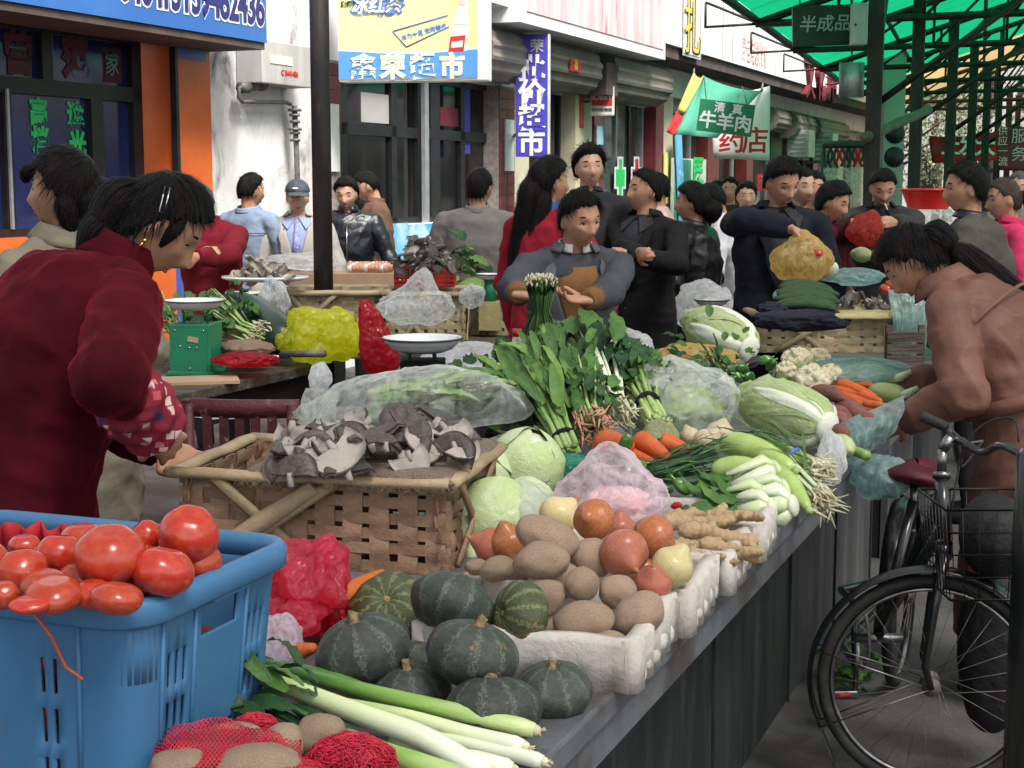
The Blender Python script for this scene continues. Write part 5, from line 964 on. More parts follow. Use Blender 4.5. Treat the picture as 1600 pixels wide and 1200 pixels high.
# ---------------------------------------------------------------- pumpkins
for i, (px, py, Y, w, rot, mt, stem, lb) in enumerate((
    (865, 1078, 2.33, 63, (4, -6, 20), 'pumpkin', 1, 'dark green pumpkin beside the foam box, upright woody stem'),
    (769, 1112, 2.22, 80, (-12, 12, 60), 'pumpkin', 2, 'dark flat pumpkin nearest the leeks, stem lying over'),
    (738, 1022, 2.30, 75, (-6, 14, 0), 'pumpkin_patch', 1, 'green pumpkin with orange bruise on top of the pile'),
    (567, 1016, 2.37, 78, (-8, -14, 40), 'pumpkin', 1, 'green pumpkin at the left of the pile, stem tilted'),
    (707, 946, 2.52, 69, (-26, 30, 10), 'pumpkin', 1, 'dark grey-green pumpkin highest on the pile'),
    (812, 962, 2.50, 56, (6, -74, 24), 'pumpkin_olive', 0, 'olive green pumpkin turned on its side by the potatoes'),
    (608, 955, 2.66, 66, (44, -4, 0), 'pumpkin_olive', 0, 'green pumpkin with its stem scar facing us by the carrot'),
    (640, 1082, 2.33, 66, (-6, -4, 80), 'pumpkin', 1, 'low dark pumpkin with twisted stem behind the leeks'),
    (660, 1042, 2.45, 52, (0, 40, 30), 'pumpkin_patch', 0, 'brownish pumpkin hidden in the middle of the pile'))):
    p = at(px, py, Y); r = hw(p, w); M = E(*rot); t = thing('pumpkin', lb, 'pumpkin', p, M, 'pumpkins in the pile')
    ob('rind', withmat(PUM[i % 3], mt), None, t, rot=E(0, 0, i*37), scale=r)
    m = MB()
    if stem == 1: m.tube([V((0, 0, .50*r)), V((0, 0, .62*r)), V((.02*r, .02*r, .74*r)), V((.07*r, .02*r, .82*r))], [.17*r, .11*r, .10*r, .12*r], 9)
    elif stem == 2: m.tube([V((0, 0, .50*r)), V((.05*r, 0, .66*r)), V((.25*r, .02*r, .74*r)), V((.46*r, .02*r, .70*r))], [.17*r, .13*r, .10*r, .12*r], 9)
    else: m.tube([V((0, 0, .48*r)), V((0, 0, .60*r))], [.14*r, .10*r], 9)
    ob('stem', remesh(m, .004, 1, lambda p_, n_: .002*noise.noise(p_*160)), 'pumpkin_stem', t)
# ---------------------------------------------------------------- blue crate of tomatoes
def rrect(L, Wd, rc, n=8):
    pts = []
    for cx, cy, a0 in ((L/2-rc, Wd/2-rc, 0), (-L/2+rc, Wd/2-rc, 90), (-L/2+rc, -Wd/2+rc, 180), (L/2-rc, -Wd/2+rc, 270)):
        for k in range(n+1): a = R(a0+90*k/n); pts.append(V((cx+rc*math.cos(a), cy+rc*math.sin(a), 0)))
    return pts
def path_sampler(pts):
    d = [0]
    for a, b in zip(pts, pts[1:]+pts[:1]): d.append(d[-1]+(b-a).length)
    def f(s):
        s %= d[-1]
        for i in range(len(pts)):
            if s <= d[i+1]: k = (s-d[i])/max(1e-9, d[i+1]-d[i]); return pts[i].lerp(pts[(i+1) % len(pts)], k)
    return f, d[-1], d
CRr = onz(212, 952, 1.08); CRb = onz(428, 857, 1.08); cy_ = (CRb-CRr).normalized(); cx_ = V((cy_.y, -cy_.x, 0)); CL, CWd, CH = .56, (CRb-CRr).length+.03, .29
cc = CRr.lerp(CRb, .5)-cx_*(CL/2-.012); RCr = Matrix((cx_, cy_, Z)).transposed(); cr = thing('crate', 'blue plastic crate full of tomatoes at the front of the counter', 'crate', V((cc.x, cc.y, .80)), RCr)
def crate(parent, L, Wd, H, rc, mt, holes, taper=.90, slot=.05, th=.006):
    pts = rrect(L, Wd, rc); f, tot, d = path_sampler(pts); f2 = lambda s, z: V((f(s).x, f(s).y, 0))*(taper+(1-taper)*z/H)+Z*z
    sx = sorted({round(x, 4) for x in [tot*i/60 for i in range(61)]+[h for a, b, *_ in holes for h in (a, b)]+d}); sz = sorted({round(x, 4) for x in [0, H*.35, H*.7, H]+[h for *_, a, b in holes for h in (a, b)]})
    m = MB(); nx = len(sx)
    vs = [f2(s, z) for z in sz for s in sx]; fs = []
    for j in range(len(sz)-1):
        for i in range(nx-1):
            cxm, czm = (sx[i]+sx[i+1])/2, (sz[j]+sz[j+1])/2
            if any(a < cxm < b and za < czm < zb_ for a, b, za, zb_ in holes): continue
            fs.append((j*nx+i, j*nx+i+1, (j+1)*nx+i+1, (j+1)*nx+i))
    m.add(vs, fs); me = m.mesh('wall', False); bm = bmesh.new(); bm.from_mesh(me); bmesh.ops.remove_doubles(bm, verts=bm.verts, dist=.0004); bmesh.ops.delete(bm, geom=[v for v in bm.verts if not v.link_faces], context='VERTS'); bmesh.ops.recalc_face_normals(bm, faces=bm.faces); bm.to_mesh(me); bm.free(); me.shade_smooth()
    o = ob('wall', me, mt, parent); md = o.modifiers.new('t', 'SOLIDIFY'); md.thickness = th; md.offset = 0
    m = MB(); bp = [V((p.x, p.y, 0))*taper+Z*.004 for p in pts]; m.add(bp, [tuple(range(len(bp)))]); o = ob('floor', m, mt, parent, smooth=False); o.modifiers.new('t', 'SOLIDIFY').thickness = .006
    n = len(pts); m = MB(); prof = [(-.004, -.034), (.012, -.034), (.019, -.028), (.020, -.004), (.014, .004), (.002, .005), (-.006, 0), (-.008, -.01)]; vs = []
    for p in pts:
        nrm = (p-V((max(-L/2+rc, min(L/2-rc, p.x)), max(-Wd/2+rc, min(Wd/2-rc, p.y)), 0))).normalized()
        for a, b in prof: vs.append(p+nrm*a+Z*(H+b))
    k = len(prof); m.add(vs, [(i*k+j, ((i+1) % n)*k+j, ((i+1) % n)*k+(j+1) % k, i*k+(j+1) % k) for i in range(n) for j in range(k)]); ob('rim', m, mt, parent)
    return f2, tot, d
# side +x runs from s = tot-Wd/2.. ; find arc lengths of the +x side (right side seen in the photograph) and the -y side (front)
pts_ = rrect(CL, CWd, .05); f_, tot_, d_ = path_sampler(pts_); n8 = 9
sR0 = d_[-2]; LR = CWd-.10; sF0 = d_[3*n8-1]; LF = CL-.10           # +x side is the closing segment; -y side starts after the third corner
holes = [(sR0+LR*.36, sR0+LR*.70, .205, .248)]
def slots(s0, n, w, gap, z0, z1): return [(s0+i*(w+gap), s0+i*(w+gap)+w, z0, z1) for i in range(n)]
for z0, z1 in ((.155, .205), (.085, .135), (.015, .065)):
    holes += slots(sR0+LR*.07, 3, .010, .009, z0, z1) + slots(sR0+LR*.82, 3, .009, .008, z0, z1)
    holes += slots(sF0+LF*.18, 2, .008, .012, z0, z1)+slots(sF0+LF*.78, 2, .008, .012, z0, z1)
holes += slots(sR0+LR*.32, 4, .009, .009, .015, .065)+slots(sR0+LR*.58, 4, .009, .008, .02, .062)
cf, ct, cd = crate(cr, CL, CWd, CH, .05, 'crate_blue', holes)
for s0 in (sR0+LR*.02, sR0+LR*.30, sR0+LR*.78, sF0+LF*.10, sF0+LF*.92):
    m = MB(); a = cf(s0, .0); b = cf(s0, CH*.93); nn = V((1, 0, 0)) if s0 > sR0 or s0 < 1e-3 else V((0, -1, 0)); m.tube([a+nn*.004, b+nn*.004], .0035, 6); ob('rib', m, 'crate_blue', cr)
for sA in (sR0-.085, ):
    m = MB(); m.grid(lambda u, v: cf(sA+u*.10, CH*.60+v*CH*.30)*1.012, 10, 2); o = ob('corner_pad', m, 'crate_blue', cr); o.modifiers.new('t', 'SOLIDIFY').thickness = .006
m = MB(); q0 = cf(sF0+LF*.80, CH-.015)+V((0, -.022, 0)); m.tube([q0, q0+V((.01, -.008, -.004)), q0+V((.03, -.004, -.03)), q0+V((.045, .002, -.07)), q0+V((.07, .004, -.085))], .0022, 6); ob('wire_tie', m, 'carrot', cr)
m = MB(); p = cf(sR0+LR*.40, CH-.033)+V((.008, 0, 0)); q = cf(sR0+LR*.72, CH-.033)+V((.008, 0, 0)); m.box((p+q)/2, (.012, (q-p).length, .010)); ob('handle_lip', m, 'crate_blue', cr, smooth=False)
TOMS = [(235-105, 872-8, 2.02, 0, 'big glossy tomato just left of the middle of the crate')]
for i, (px, py, Y, w, hgt, rot, lb) in enumerate((
    (172, 866, 1.93, 57, 46, (14, 4, 0), 'largest tomato lying in the middle of the heap'), (294, 836, 2.06, 48, 47, (20, -14, 30), 'tomato perched highest at the back right of the crate'), (254, 893, 1.93, 49, 40, (10, 10, 0), 'broad pale red tomato by the right rim'),
    (308, 878, 2.07, 40, 32, (0, 0, 50), 'tomato tucked behind the right rim under the highest one'), (92, 866, 2.00, 36, 34, (10, 0, 0), 'medium tomato left of the largest one'), (34, 893, 1.93, 41, 38, (18, 6, 0), 'creased tomato near the left edge'),
    (228, 838, 2.10, 26, 27, (30, 30, 0), 'wrinkled tomato squeezed between the two highest ones'), (38, 852, 2.10, 25, 18, (0, 0, 0), 'small tomato at the back left by the red cloth'), (68, 915, 1.90, 37, 28, (0, 0, 0), 'dull tomato in the front row under the creased one'),
    (85, 930, 1.85, 46, 28, (8, 0, 0), 'shiny tomato at the front rim near the orange wire'), (182, 935, 1.84, 42, 27, (0, 10, 0), 'tomato at the front rim right of the orange wire'), (145, 928, 1.87, 32, 24, (0, 0, 40), 'tomato half hidden at the front between two others'), (6, 930, 1.85, 24, 26, (0, 0, 0), 'tomato cut by the left edge of the picture'), (48, 945, 1.82, 34, 14, (0, 0, 0), 'low tomato barely above the front rim'),
    (125, 905, 1.95, 34, 28, (0, 0, 0), 'shaded tomato deep between the front tomatoes'), (195, 915, 1.95, 36, 28, (0, 0, 0), 'dark tomato under the largest one'), (-30, 880, 1.95, 44, 40, (0, 0, 0), 'tomato out at the far left end of the crate'), (215, 880, 2.06, 36, 32, (0, 0, 20), 'tomato filling the gap behind the broad pale one'), (130, 845, 2.14, 36, 30, (0, 0, 0), 'tomato at the back rim behind the largest one'), (270, 868, 2.16, 36, 30, (0, 0, 0), 'tomato at the back rim under the highest one'), (70, 880, 2.08, 34, 30, (0, 0, 0), 'tomato filling the gap right of the creased one'), (250, 935, 1.98, 40, 34, (0, 0, 0), 'tomato seen through the crate handle'), (305, 915, 2.10, 38, 34, (0, 0, 0), 'tomato deep in the right back corner'))):
    p = at(px, py, Y); r = hw(p, w); t = thing('tomato', lb, 'tomato', p, E(rot[0], rot[1], rot[2]+i*40), 'tomatoes in the blue crate'); ob('skin', withmat(TOM[i % 4], 'tomato'), None, t, scale=(r, r, r*min(1.2, hgt/w*1.2)))
    m = MB()
    for k in range(5): a = k*1.257; m.tube([V((0, 0, .58*r)), V((math.cos(a)*.12*r, math.sin(a)*.12*r, .63*r)), V((math.cos(a)*.26*r, math.sin(a)*.26*r, .70*r))], [.05*r, .05*r, .01*r], 5)
    if i in (6,): ob('calyx', m, 'calyx', t)
for i in range(30):
    q = cr.matrix_basis @ V((rng.uniform(-.20, .21), rng.uniform(-.10, .10), .045+.055*(i % 3))); o = item('tomato', TOM[i % 4], 'tomato', q, .036, E(rng.uniform(0, 90), 0, i*40), 'tomato buried in the lower layers seen through crate slots', 'tomato', 'tomatoes low in the blue crate')
rc_ = thing('red_cloth', 'dark red cloth hung behind the tomato crate', 'cloth', at(40, 835, 2.3)); m = MB(); a, b = at(-40, 818, 2.32), at(108, 822, 2.34)
m.grid(lambda u, v: a.lerp(b, u)+V((0, .05*v+.01*math.sin(u*30), -.16*v+.006*math.sin(u*21))), 30, 6); o = wpart('fabric', m, 'red_cloth', rc_); o.modifiers.new('t', 'SOLIDIFY').thickness = .004
# ---------------------------------------------------------------- foam boxes
def foam_box(label, t0, L, v0, wv, H=.088, az=5):
    c = S(t0+L/2, v0+wv/2, .80); Mx = RW @ Matrix.Rotation(R(az), 3, 'Z'); b = thing('foam_box', label, 'box', c, Mx, 'foam boxes along the counter edge'); rr = random.Random(label)
    def wall(a, bb, name='side'):
        a, bb = V(a), V(bb); d = (bb-a); Ln = d.length; d.normalize(); nn = V((d.y, -d.x, 0)); m = MB()
        n = 14; ring = []
        for i in range(n+1):
            s = i/n; q = a+d*Ln*s; w = .006*math.sin(s*Ln*90)+.003*noise.noise(q*40); hh = H+.004*noise.noise(q*23+V((3, 0, 0)))
            ring.append([q+nn*(.012+w*.6-.010), q+nn*(.014+w), q+nn*(.014+w)+Z*hh*.55, q+nn*(.016+w*.6)+Z*(hh-.012), q+nn*.010+Z*hh, q-nn*.012+Z*(hh-.001), q-nn*.014+Z*(hh-.014), q-nn*.014])
        m.add([p for r_ in ring for p in r_], [(i*8+k, (i+1)*8+k, (i+1)*8+(k+1) % 8, i*8+(k+1) % 8) for i in range(n) for k in range(8)]+[tuple(range(8)), tuple(n*8+k for k in range(8))[::-1]]); return ob(name, m, 'foam', b)
    x, y = L/2, wv/2
    wall((-x, y, 0), (-x, -y, 0)); wall((-x, -y, 0), (x, -y, 0)); wall((x, -y, 0), (x, y, 0)); wall((x, y, 0), (-x, y, 0))
    m = MB(); m.box((0, 0, .008), (L-.01, wv-.01, .014)); ob('base', m, 'foam', b, smooth=False)
    for sx_ in (-1, 1):
        for sy_ in (-1, 1): m = MB(); m.tube([V((sx_*x, sy_*y, .0)), V((sx_*x, sy_*y, H*.5)), V((sx_*x, sy_*y, H*.98))], [.016, .018, .018], 10); ob('corner', m, 'foam', b)
    m = MB()
    for i in range(5): m.ball(V((-x+(i+.5)*L/5, -y-.006, .018+.006*(i % 2))), (L/11, .013, .018)); 
    ob('ribbed_foot', m, 'foam', b); return b
foam_box('foam box of potatoes, nearest along the counter edge', .015, .30, -.012, .36); foam_box('foam box under the onions, second along the edge', .345, .28, -.012, .36); foam_box('foam box of ginger root, third along the edge', .655, .26, -.012, .34); foam_box('smallest foam box with pink lining, farthest along the edge', .945, .21, -.012, .30)
m = MB(); m.box(S(1.05, .13, .815), (.17, .24, .004), RW); tag(ob('lining_sheet', m, 'film_pink', smooth=False), 'pink plastic lining in the farthest foam box', 'sheet')
for i, (px, py, Y, w, hgt, rot, lb) in enumerate((
    (855, 840, 2.76, 52, 31, (0, 20, 0), 'long potato at the top of the pile beside the onions'), (847, 876, 2.66, 45, 30, (0, -6, 8), 'oval potato just below the topmost one'), (925, 872, 2.78, 37, 33, (0, 30, 30), 'round potato against the big onions'), (777, 889, 2.74, 28, 20, (0, -10, 0), 'small potato at the left end of the pile'), (745, 886, 2.78, 20, 13, (0, 0, 0), 'potato half hidden at far left of the pile'),
    (910, 913, 2.62, 31, 28, (0, 0, 40), 'round yellowish potato in the middle of the pile'), (965, 925, 2.64, 31, 28, (10, 0, 20), 'round potato right of the yellowish one'), (849, 936, 2.60, 30, 36, (0, 56, 0), 'smooth potato standing next to the olive pumpkin'), (912, 969, 2.48, 47, 32, (0, -4, 0), 'large knobbly potato at the front of the box'), (996, 962, 2.54, 46, 33, (0, -32, 0), 'long potato leaning on the right side of the box'),
    (948, 1003, 2.46, 33, 18, (0, 0, 0), 'potato peeping over the front rim of the box'), (868, 993, 2.54, 34, 24, (0, 20, 0), 'potato behind the front rim next to the pumpkin'), (884, 908, 2.72, 26, 28, (0, 40, 0), 'shaded potato in the gap of the pile'), (805, 893, 2.80, 24, 22, (0, 0, 0), 'potato wedged behind the oval one'), (1000, 930, 2.72, 26, 22, (0, 0, 0), 'potato deep in the box near the right side'), (925, 1010, 2.62, 40, 26, (0, 0, 20), 'potato at the bottom of the box'), (975, 990, 2.6, 36, 26, (0, 0, 60), 'potato at the bottom right of the box'))):
    p = at(px, py, Y); me = POT[i % 6]; el = 1.2+.13*(i % 6 % 3); r = hw(p, w)/el; item('potato', me, 'potato', p, 1, E(*rot), lb, 'potato', 'potatoes in the foam box', (r, r, hw(p, hgt)/.86))
for i, (px, py, Y, w, rot, mt, st, lb) in enumerate((
    (928, 812, 2.86, 33, (70, 10, -30), 'onion', 0, 'golden onion highest on the heap with root end showing'), (872, 806, 2.98, 32, (-20, 50, 0), 'onion_pale', 1, 'pale green and pink onion behind the long potato'), (795, 846, 2.96, 30, (0, -20, 30), 'onion', 0, 'orange onion left of the topmost potato'), (768, 853, 2.98, 30, (0, -70, 0), 'onion_pink', 1, 'pinkish onion with dry pointed neck at far left'),
    (975, 864, 2.76, 39, (120, -40, 0), 'onion_pink', 1, 'largest reddish onion in the heap'), (1020, 838, 2.90, 35, (10, 120, 30), 'onion', 1, 'glossy copper onion beside the ginger'), (1051, 885, 2.72, 34, (0, 30, 0), 'onion_pale', 0, 'pale yellow onion on the rim of the foam box'), (1021, 910, 2.70, 30, (30, -6, 0), 'onion_pink', 1, 'flat pink onion with dark stump at the box front'), (968, 824, 3.02, 24, (0, 0, 0), 'onion_pink', 0, 'small onion hidden behind the golden one'), (1000, 890, 2.9, 34, (0, 0, 0), 'onion', 0, 'onion deep in the box below the copper one'))):
    p = at(px, py, Y); r = hw(p, w); t = thing('onion', lb, 'onion', p, E(*rot), 'onions in the foam box'); ob('bulb', withmat(ONI[i % 3], mt), None, t, rot=E(0, 0, i*50), scale=r)
    m = MB()
    if st: m.tube([V((0, 0, 1.0*r)), V((.02*r, 0, 1.2*r)), V((.1*r, .03*r, 1.5*r))], [.26*r, .13*r, .05*r], 8); ob('neck', m, 'onion_skin', t)
    m = MB(); m.ball((0, 0, -.88*r), (.16*r, .16*r, .06*r)); 
    for k in range(9): a = k*.7; m.tube([V((0, 0, -.9*r)), V((math.cos(a)*.12*r, math.sin(a)*.12*r, -1.0*r))], .012*r, 4)
    ob('root', m, 'onion_skin', t)
# ---------------------------------------------------------------- ginger
def ginger_mesh(seed):
    rr = random.Random(seed); m = MB(); p = V((-1, 0, 0)); d = V((1, 0, 0)); r = .27
    for i in range(6):
        q = p+V((.36, rr.uniform(-.16, .16), rr.uniform(-.08, .08))); m.tube([p, p.lerp(q, .5)+V((0, 0, .03)), q], [r, r*1.18, r*.92], 10); m.ball(p, r*1.0)
        if i in (1, 2, 4, 5): a = rr.uniform(.6, 1.4)*rr.choice((-1, 1)); e = p+V((math.cos(a)*.5, math.sin(a)*.55, rr.uniform(-.1, .25))); m.tube([p, p.lerp(e, .6), e], [r*.9, r*.95, r*.62], 10); m.ball(e, r*.66)
        p = q; r *= rr.uniform(.86, 1.06)
    m.ball(p, r*.8); return remesh(m, .05, 3, lambda p_, n_: .02*math.sin(p_.x*34+2*noise.noise(p_*3))*.5+.02*noise.noise(p_*8))
GIN = [ginger_mesh(i) for i in range(4)]
for i, (px, py, Y, w, rot, lb) in enumerate(((1085, 822, 3.20, 62, (0, 10, 20), 'long ginger root lying across the top of its box'), (1145, 806, 3.26, 52, (20, -10, -20), 'knobbly ginger root reaching the box corner'), (1120, 842, 3.12, 62, (0, 14, -4), 'thick ginger root in the middle of its box'), (1075, 852, 3.08, 46, (10, 4, 30), 'pale ginger root at the left by the onion'), (1140, 862, 3.05, 52, (-10, 20, 10), 'ginger root leaning on the right side of its box'), (1098, 872, 3.02, 50, (0, 8, 0), 'dark ginger root lowest at the front of its box'), (1065, 812, 3.3, 40, (0, 0, 60), 'ginger root at the back touching the plastic bag'))):
    p = at(px, py, Y); item('ginger_root', GIN[i % 4], 'ginger', p, hw(p, w)/1.25, E(*rot), lb, 'ginger', 'ginger roots in the foam box')
# ================================================================ BAMBOO BASKETS
def strip_mesh(L, w, th, waves, amp, ph):
    m = MB(); n = max(6, waves*4); vs = []
    for i in range(n+1):
        s = i/n; y = amp*math.sin(math.pi*waves*s+ph)
        vs += [V((s*L-L/2, y-th/2, -w/2)), V((s*L-L/2, y-th/2, w/2)), V((s*L-L/2, y+th/2, w/2)), V((s*L-L/2, y+th/2, -w/2))]
    m.add(vs, [(i*4+k, i*4+(k+1) % 4, (i+1)*4+(k+1) % 4, (i+1)*4+k) for i in range(n) for k in range(4)]+[(3, 2, 1, 0), (n*4, n*4+1, n*4+2, n*4+3)]); return m.mesh('strip', False)
def basket(label, c, M3, L, Wd, H, nv, nh, mt='bamboo', rim='bamboo_rim', sides=('front', 'right', 'left', 'back'), brace=True, taper=.94, group=None, rimr=.016):
    b = thing('bamboo_basket', label, 'basket', c, M3, group); th = .003; rr = random.Random(label)
    for nm, ln, off, ang in (('front', L, Wd/2, 0), ('right', Wd, L/2, 90), ('back', L, Wd/2, 180), ('left', Wd, L/2, 270)):
        if nm not in sides: continue
        Rz = Matrix.Rotation(R(ang), 3, 'Z'); n_ = nv if nm in ('front', 'back') else max(4, int(nv*Wd/L+.5)); tilt = Matrix.Rotation(-math.atan((1-taper)*off/H), 3, 'X')
        wv_ = ln/n_; wh = H/nh; ver = strip_mesh(H, wv_*.70, th, nh, .0035, 0); ver2 = strip_mesh(H, wv_*.70, th, nh, .0035, math.pi); hor = strip_mesh(ln, wh*.70, th, n_, .0035, math.pi/2); hor2 = strip_mesh(ln, wh*.70, th, n_, .0035, -math.pi/2)
        for q in (ver, ver2, hor, hor2): q.materials.append(MATS[mt])
        base = Rz @ V((0, -off*taper, 0))
        for i in range(n_):
            x = -ln/2+wv_*(i+.5)+rr.uniform(-.003, .003); o = ob('strip', ver if i % 2 else ver2, None, b, base+Rz@(tilt@V((x*.98, 0, H/2))), Rz@tilt@Matrix.Rotation(-math.pi/2, 3, 'Y')@Matrix.Rotation(R(rr.uniform(-1.5, 1.5)), 3, 'Y'))
        for j in range(nh):
            z = wh*(j+.5)+rr.uniform(-.003, .003); k = taper+(1-taper)*z/H; ob('strip', hor if j % 2 else hor2, None, b, base+Rz@(tilt@V((0, 0, z))), Rz@tilt@Matrix.Rotation(R(rr.uniform(-.8, .8)), 3, 'Y'), (k if False else .985, 1, 1))
    x, y = L/2, Wd/2; cs = [V((-x, -y, H)), V((x, -y, H)), V((x, y, H)), V((-x, y, H))]
    for i in range(4):
        p, q = cs[i], cs[(i+1) % 4]; m = MB(); m.tube([p.lerp(q, k/8)+V((0, 0, .002*math.sin(k*1.7))) for k in range(9)], [(rimr*.8, rimr*1.3)]*9, 8, up=(0, 0, 1)); ob('rim', m, rim, b)
    m = MB(); m.box((0, 0, .004), (L*taper, Wd*taper, .006)); ob('bottom', m, mt, b, smooth=False)
    if brace:
        for nm, ln, off, ang in (('front', L, Wd/2, 0), ('right', Wd, L/2, 90)):
            if nm not in sides: continue
            Rz = Matrix.Rotation(R(ang), 3, 'Z'); o_ = off+.008
            for (xa, za, xb, zb_) in ((-.34, .98, .02, .02), (.10, .98, -.36, .02)) if nm == 'front' else ((-.38, .98, .20, .02), (.30, .98, -.30, .02)):
                m = MB(); a = Rz@V((xa*ln, -o_-.003*(xa > 0), za*H)); q = Rz@V((xb*ln, -o_*taper-.004*(xa > 0), zb_*H)); m.tube([a.lerp(q, k/6) for k in range(7)], [(.014, .006)]*7, 6, up=Rz@V((1, 0, 0))); ob('brace', m, rim if nm == 'front' else mt, b)
    return b
bp0, bp1 = onz(268, 738, 1.0), onz(703, 757, 1.0); bx = (bp1-bp0).normalized(); by = V((-bx.y, bx.x, 0)); BL = (bp1-bp0).length; BW = .46
bc = bp0.lerp(bp1, .5)+by*(BW/2); RB = Matrix((bx, by, Z)).transposed()
BK = basket('large woven bamboo basket with grey mushrooms on sacking', V((bc.x, bc.y, .80)), RB, BL, BW, .20, 10, 6, brace=True)
p = bp0.lerp(bp1, .53)-by*.014; q = bp0.lerp(bp1, .16)-by*.02; m = MB(); a0, a1 = V((p.x, p.y, .985)), V((q.x, q.y, .83)); m.tube([a0.lerp(a1, k/8) for k in range(9)], [.017, .017, .019, .0205, .021, .0205, .020, .019, .019], 10); wp = ob('bamboo_pole', m, 'bamboo_rim'); tag(wp, 'split bamboo pole tied slanting across the front of the big basket', 'pole')
mk0, mk1 = bp0.lerp(bp1, .26), bp1+bx*.012
sk = thing('sacking_mat', 'piece of brown sacking laid over the big basket', 'sacking', mk0.lerp(mk1, .5)+by*(BW/2)); ms_, mw_ = (mk1-mk0).length, BW+.02
def skf(u, v):
    p = mk0+bx*(ms_*u)+by*(-.014+mw_*v); e = min(u, 1-u, v, 1-v); return V((p.x, p.y, 1.024+.004*noise.noise(p*9)-.022*sst(.05, 0, e)))
m = MB(); m.grid(skf, 36, 26); o = wpart('cloth', m, 'sacking', sk); o.modifiers.new('t', 'SOLIDIFY').thickness = .007
m = MB()
for i in range(160):
    u = rng.random(); a = skf(u, 0)+V((0, 0, -.004)); ribbon(m, [a, a+V((rng.uniform(-.01, .01), -.006, -.008)), a+V((rng.uniform(-.016, .016), -.006, -.018))], .0007, V((0, -1, 0)))
wpart('fringe', m, 'sacking', sk)
# ---------------------------------------------------------------- oyster mushrooms
def mushroom_mesh(seed, pale=False):
    rr = random.Random(seed); m = MB(); o = V((seed*1.7, 3, 5)); sp_ = rr.uniform(2.6, 4.0); nu, nv = 18, 8; cup = rr.uniform(-.2, .35)
    def top(u, v):
        a = (u-.5)*sp_; r = .12+.88*v*(1+.16*noise.noise(V((u*3, seed, 0)))); x = math.sin(a)*r; y = math.cos(a)*r-.25
        z = cup*(r*r)*.6-.26*sst(.66, 1.0, v)**2+.06*noise.noise(V((x*3, y*3, seed)))+.13*math.sin(u*5+seed)*v*v
        return V((x, y, z))
    m.grid(top, nu, nv); k = len(m.v); n1 = len(m.f)
    m.grid(lambda u, v: top(u, v)-V((0, 0, .07+.16*(1-v))), nu, nv); f2 = [tuple(reversed(f)) for f in m.f[n1:]]; m.f[n1:] = f2
    w = nu+1
    for i in range(nu): m.f.append((nv*w+i+1, nv*w+i, k+nv*w+i, k+nv*w+i+1))
    for j in range(nv): m.f.append((j*w, k+j*w, k+(j+1)*w, (j+1)*w)); m.f.append((j*w+nu, (j+1)*w+nu, k+(j+1)*w+nu, k+j*w+nu))
    n2 = len(m.f); m.tube([V((0, -.1, -.08)), V((0, -.32, -.2)), V((.05, -.55, -.26))], [(.18, .12), (.15, .13), (.10, .10)], 8)
    me = m.mesh('mushroom'); me.materials.append(MATS['mush_pale' if pale else 'mush_top']); me.materials.append(MATS['mush_gill']); 
    for i, f in enumerate(me.polygons): f.material_index = 0 if (i < n1 or (n1*2 <= i < n2)) else 1
    return me
MU = [mushroom_mesh(i) for i in range(6)]; MUP = [mushroom_mesh(i+10, True) for i in range(4)]
def mush_heap(spots, Y0, label, group, meshes, size, zc=None):
    for i, (px, py) in enumerate(spots):
        p = onz(px, py, zc+rng.uniform(-.004, .012)) if zc else at(px, py, Y0+rng.uniform(-.05, .05)); o = ob('mushroom', rng.choice(meshes), None, None, p, E(rng.uniform(-70, 80), rng.uniform(-60, 60), rng.uniform(0, 360)), size*rng.uniform(.8, 1.25)); tag(o, label, 'mushroom', group)
sp_ = []
for i in range(70):
    u, v = rng.random(), rng.random(); x = 446+u*282; pk = math.exp(-((x-645)/95)**2)*36+10; y0 = 738-(x-440)*.03-v*46; sp_.append((x, y0, pk))
for k, (x, y, pk) in enumerate(sp_):
    z = 1.035+ (k % 4)/3.0*pk*.0014; p = onz(x, y, 1.03); p.z = z; o = ob('mushroom', MU[k % 6], None, None, p, E(rng.uniform(10, 70) if rng.random() < .6 else rng.uniform(-170, -110), rng.uniform(-30, 30), rng.uniform(-60, 60)), .050*rng.uniform(.8, 1.35)); tag(o, 'grey oyster mushroom heaped on the sacking of the big basket', 'mushroom', 'grey mushrooms on the sacking')
# ================================================================ LEAFY GOODS
def leaf_mesh(L, w, curl=.3, fold=.25, frill=0, n=8, shape='oval', seed=0, stem=.0):
    m = MB(); nu = 4
    def f(u, v):
        s = v; 
        if shape == 'oval': ww = math.sin(math.pi*min(1, s*.97+.03))**.7*(1-.25*s)
        elif shape == 'long': ww = (math.sin(math.pi*(s*.96+.04)))**.55*(1-.45*s)
        else: ww = (.25+.75*s)*math.sqrt(max(0, 1-(max(0, s-.6)/.42)**2))
        if s < stem: ww *= .12
        x = (u-.5)*2*ww*w; a = curl*s*s; y = L*math.sin(a+.001)/(a+.001)*s if a > .01 else L*s; z = -L*s*math.sin(a)*.6
        z += fold*abs(x)-.0; z += frill*math.sin(s*24+u*9+seed)*abs(u-.5)*2+frill*.6*noise.noise(V((u*4, s*7, seed)))
        return V((x, y, z))
    m.grid(f, nu, n); return m.mesh('leaf')
LV = {}
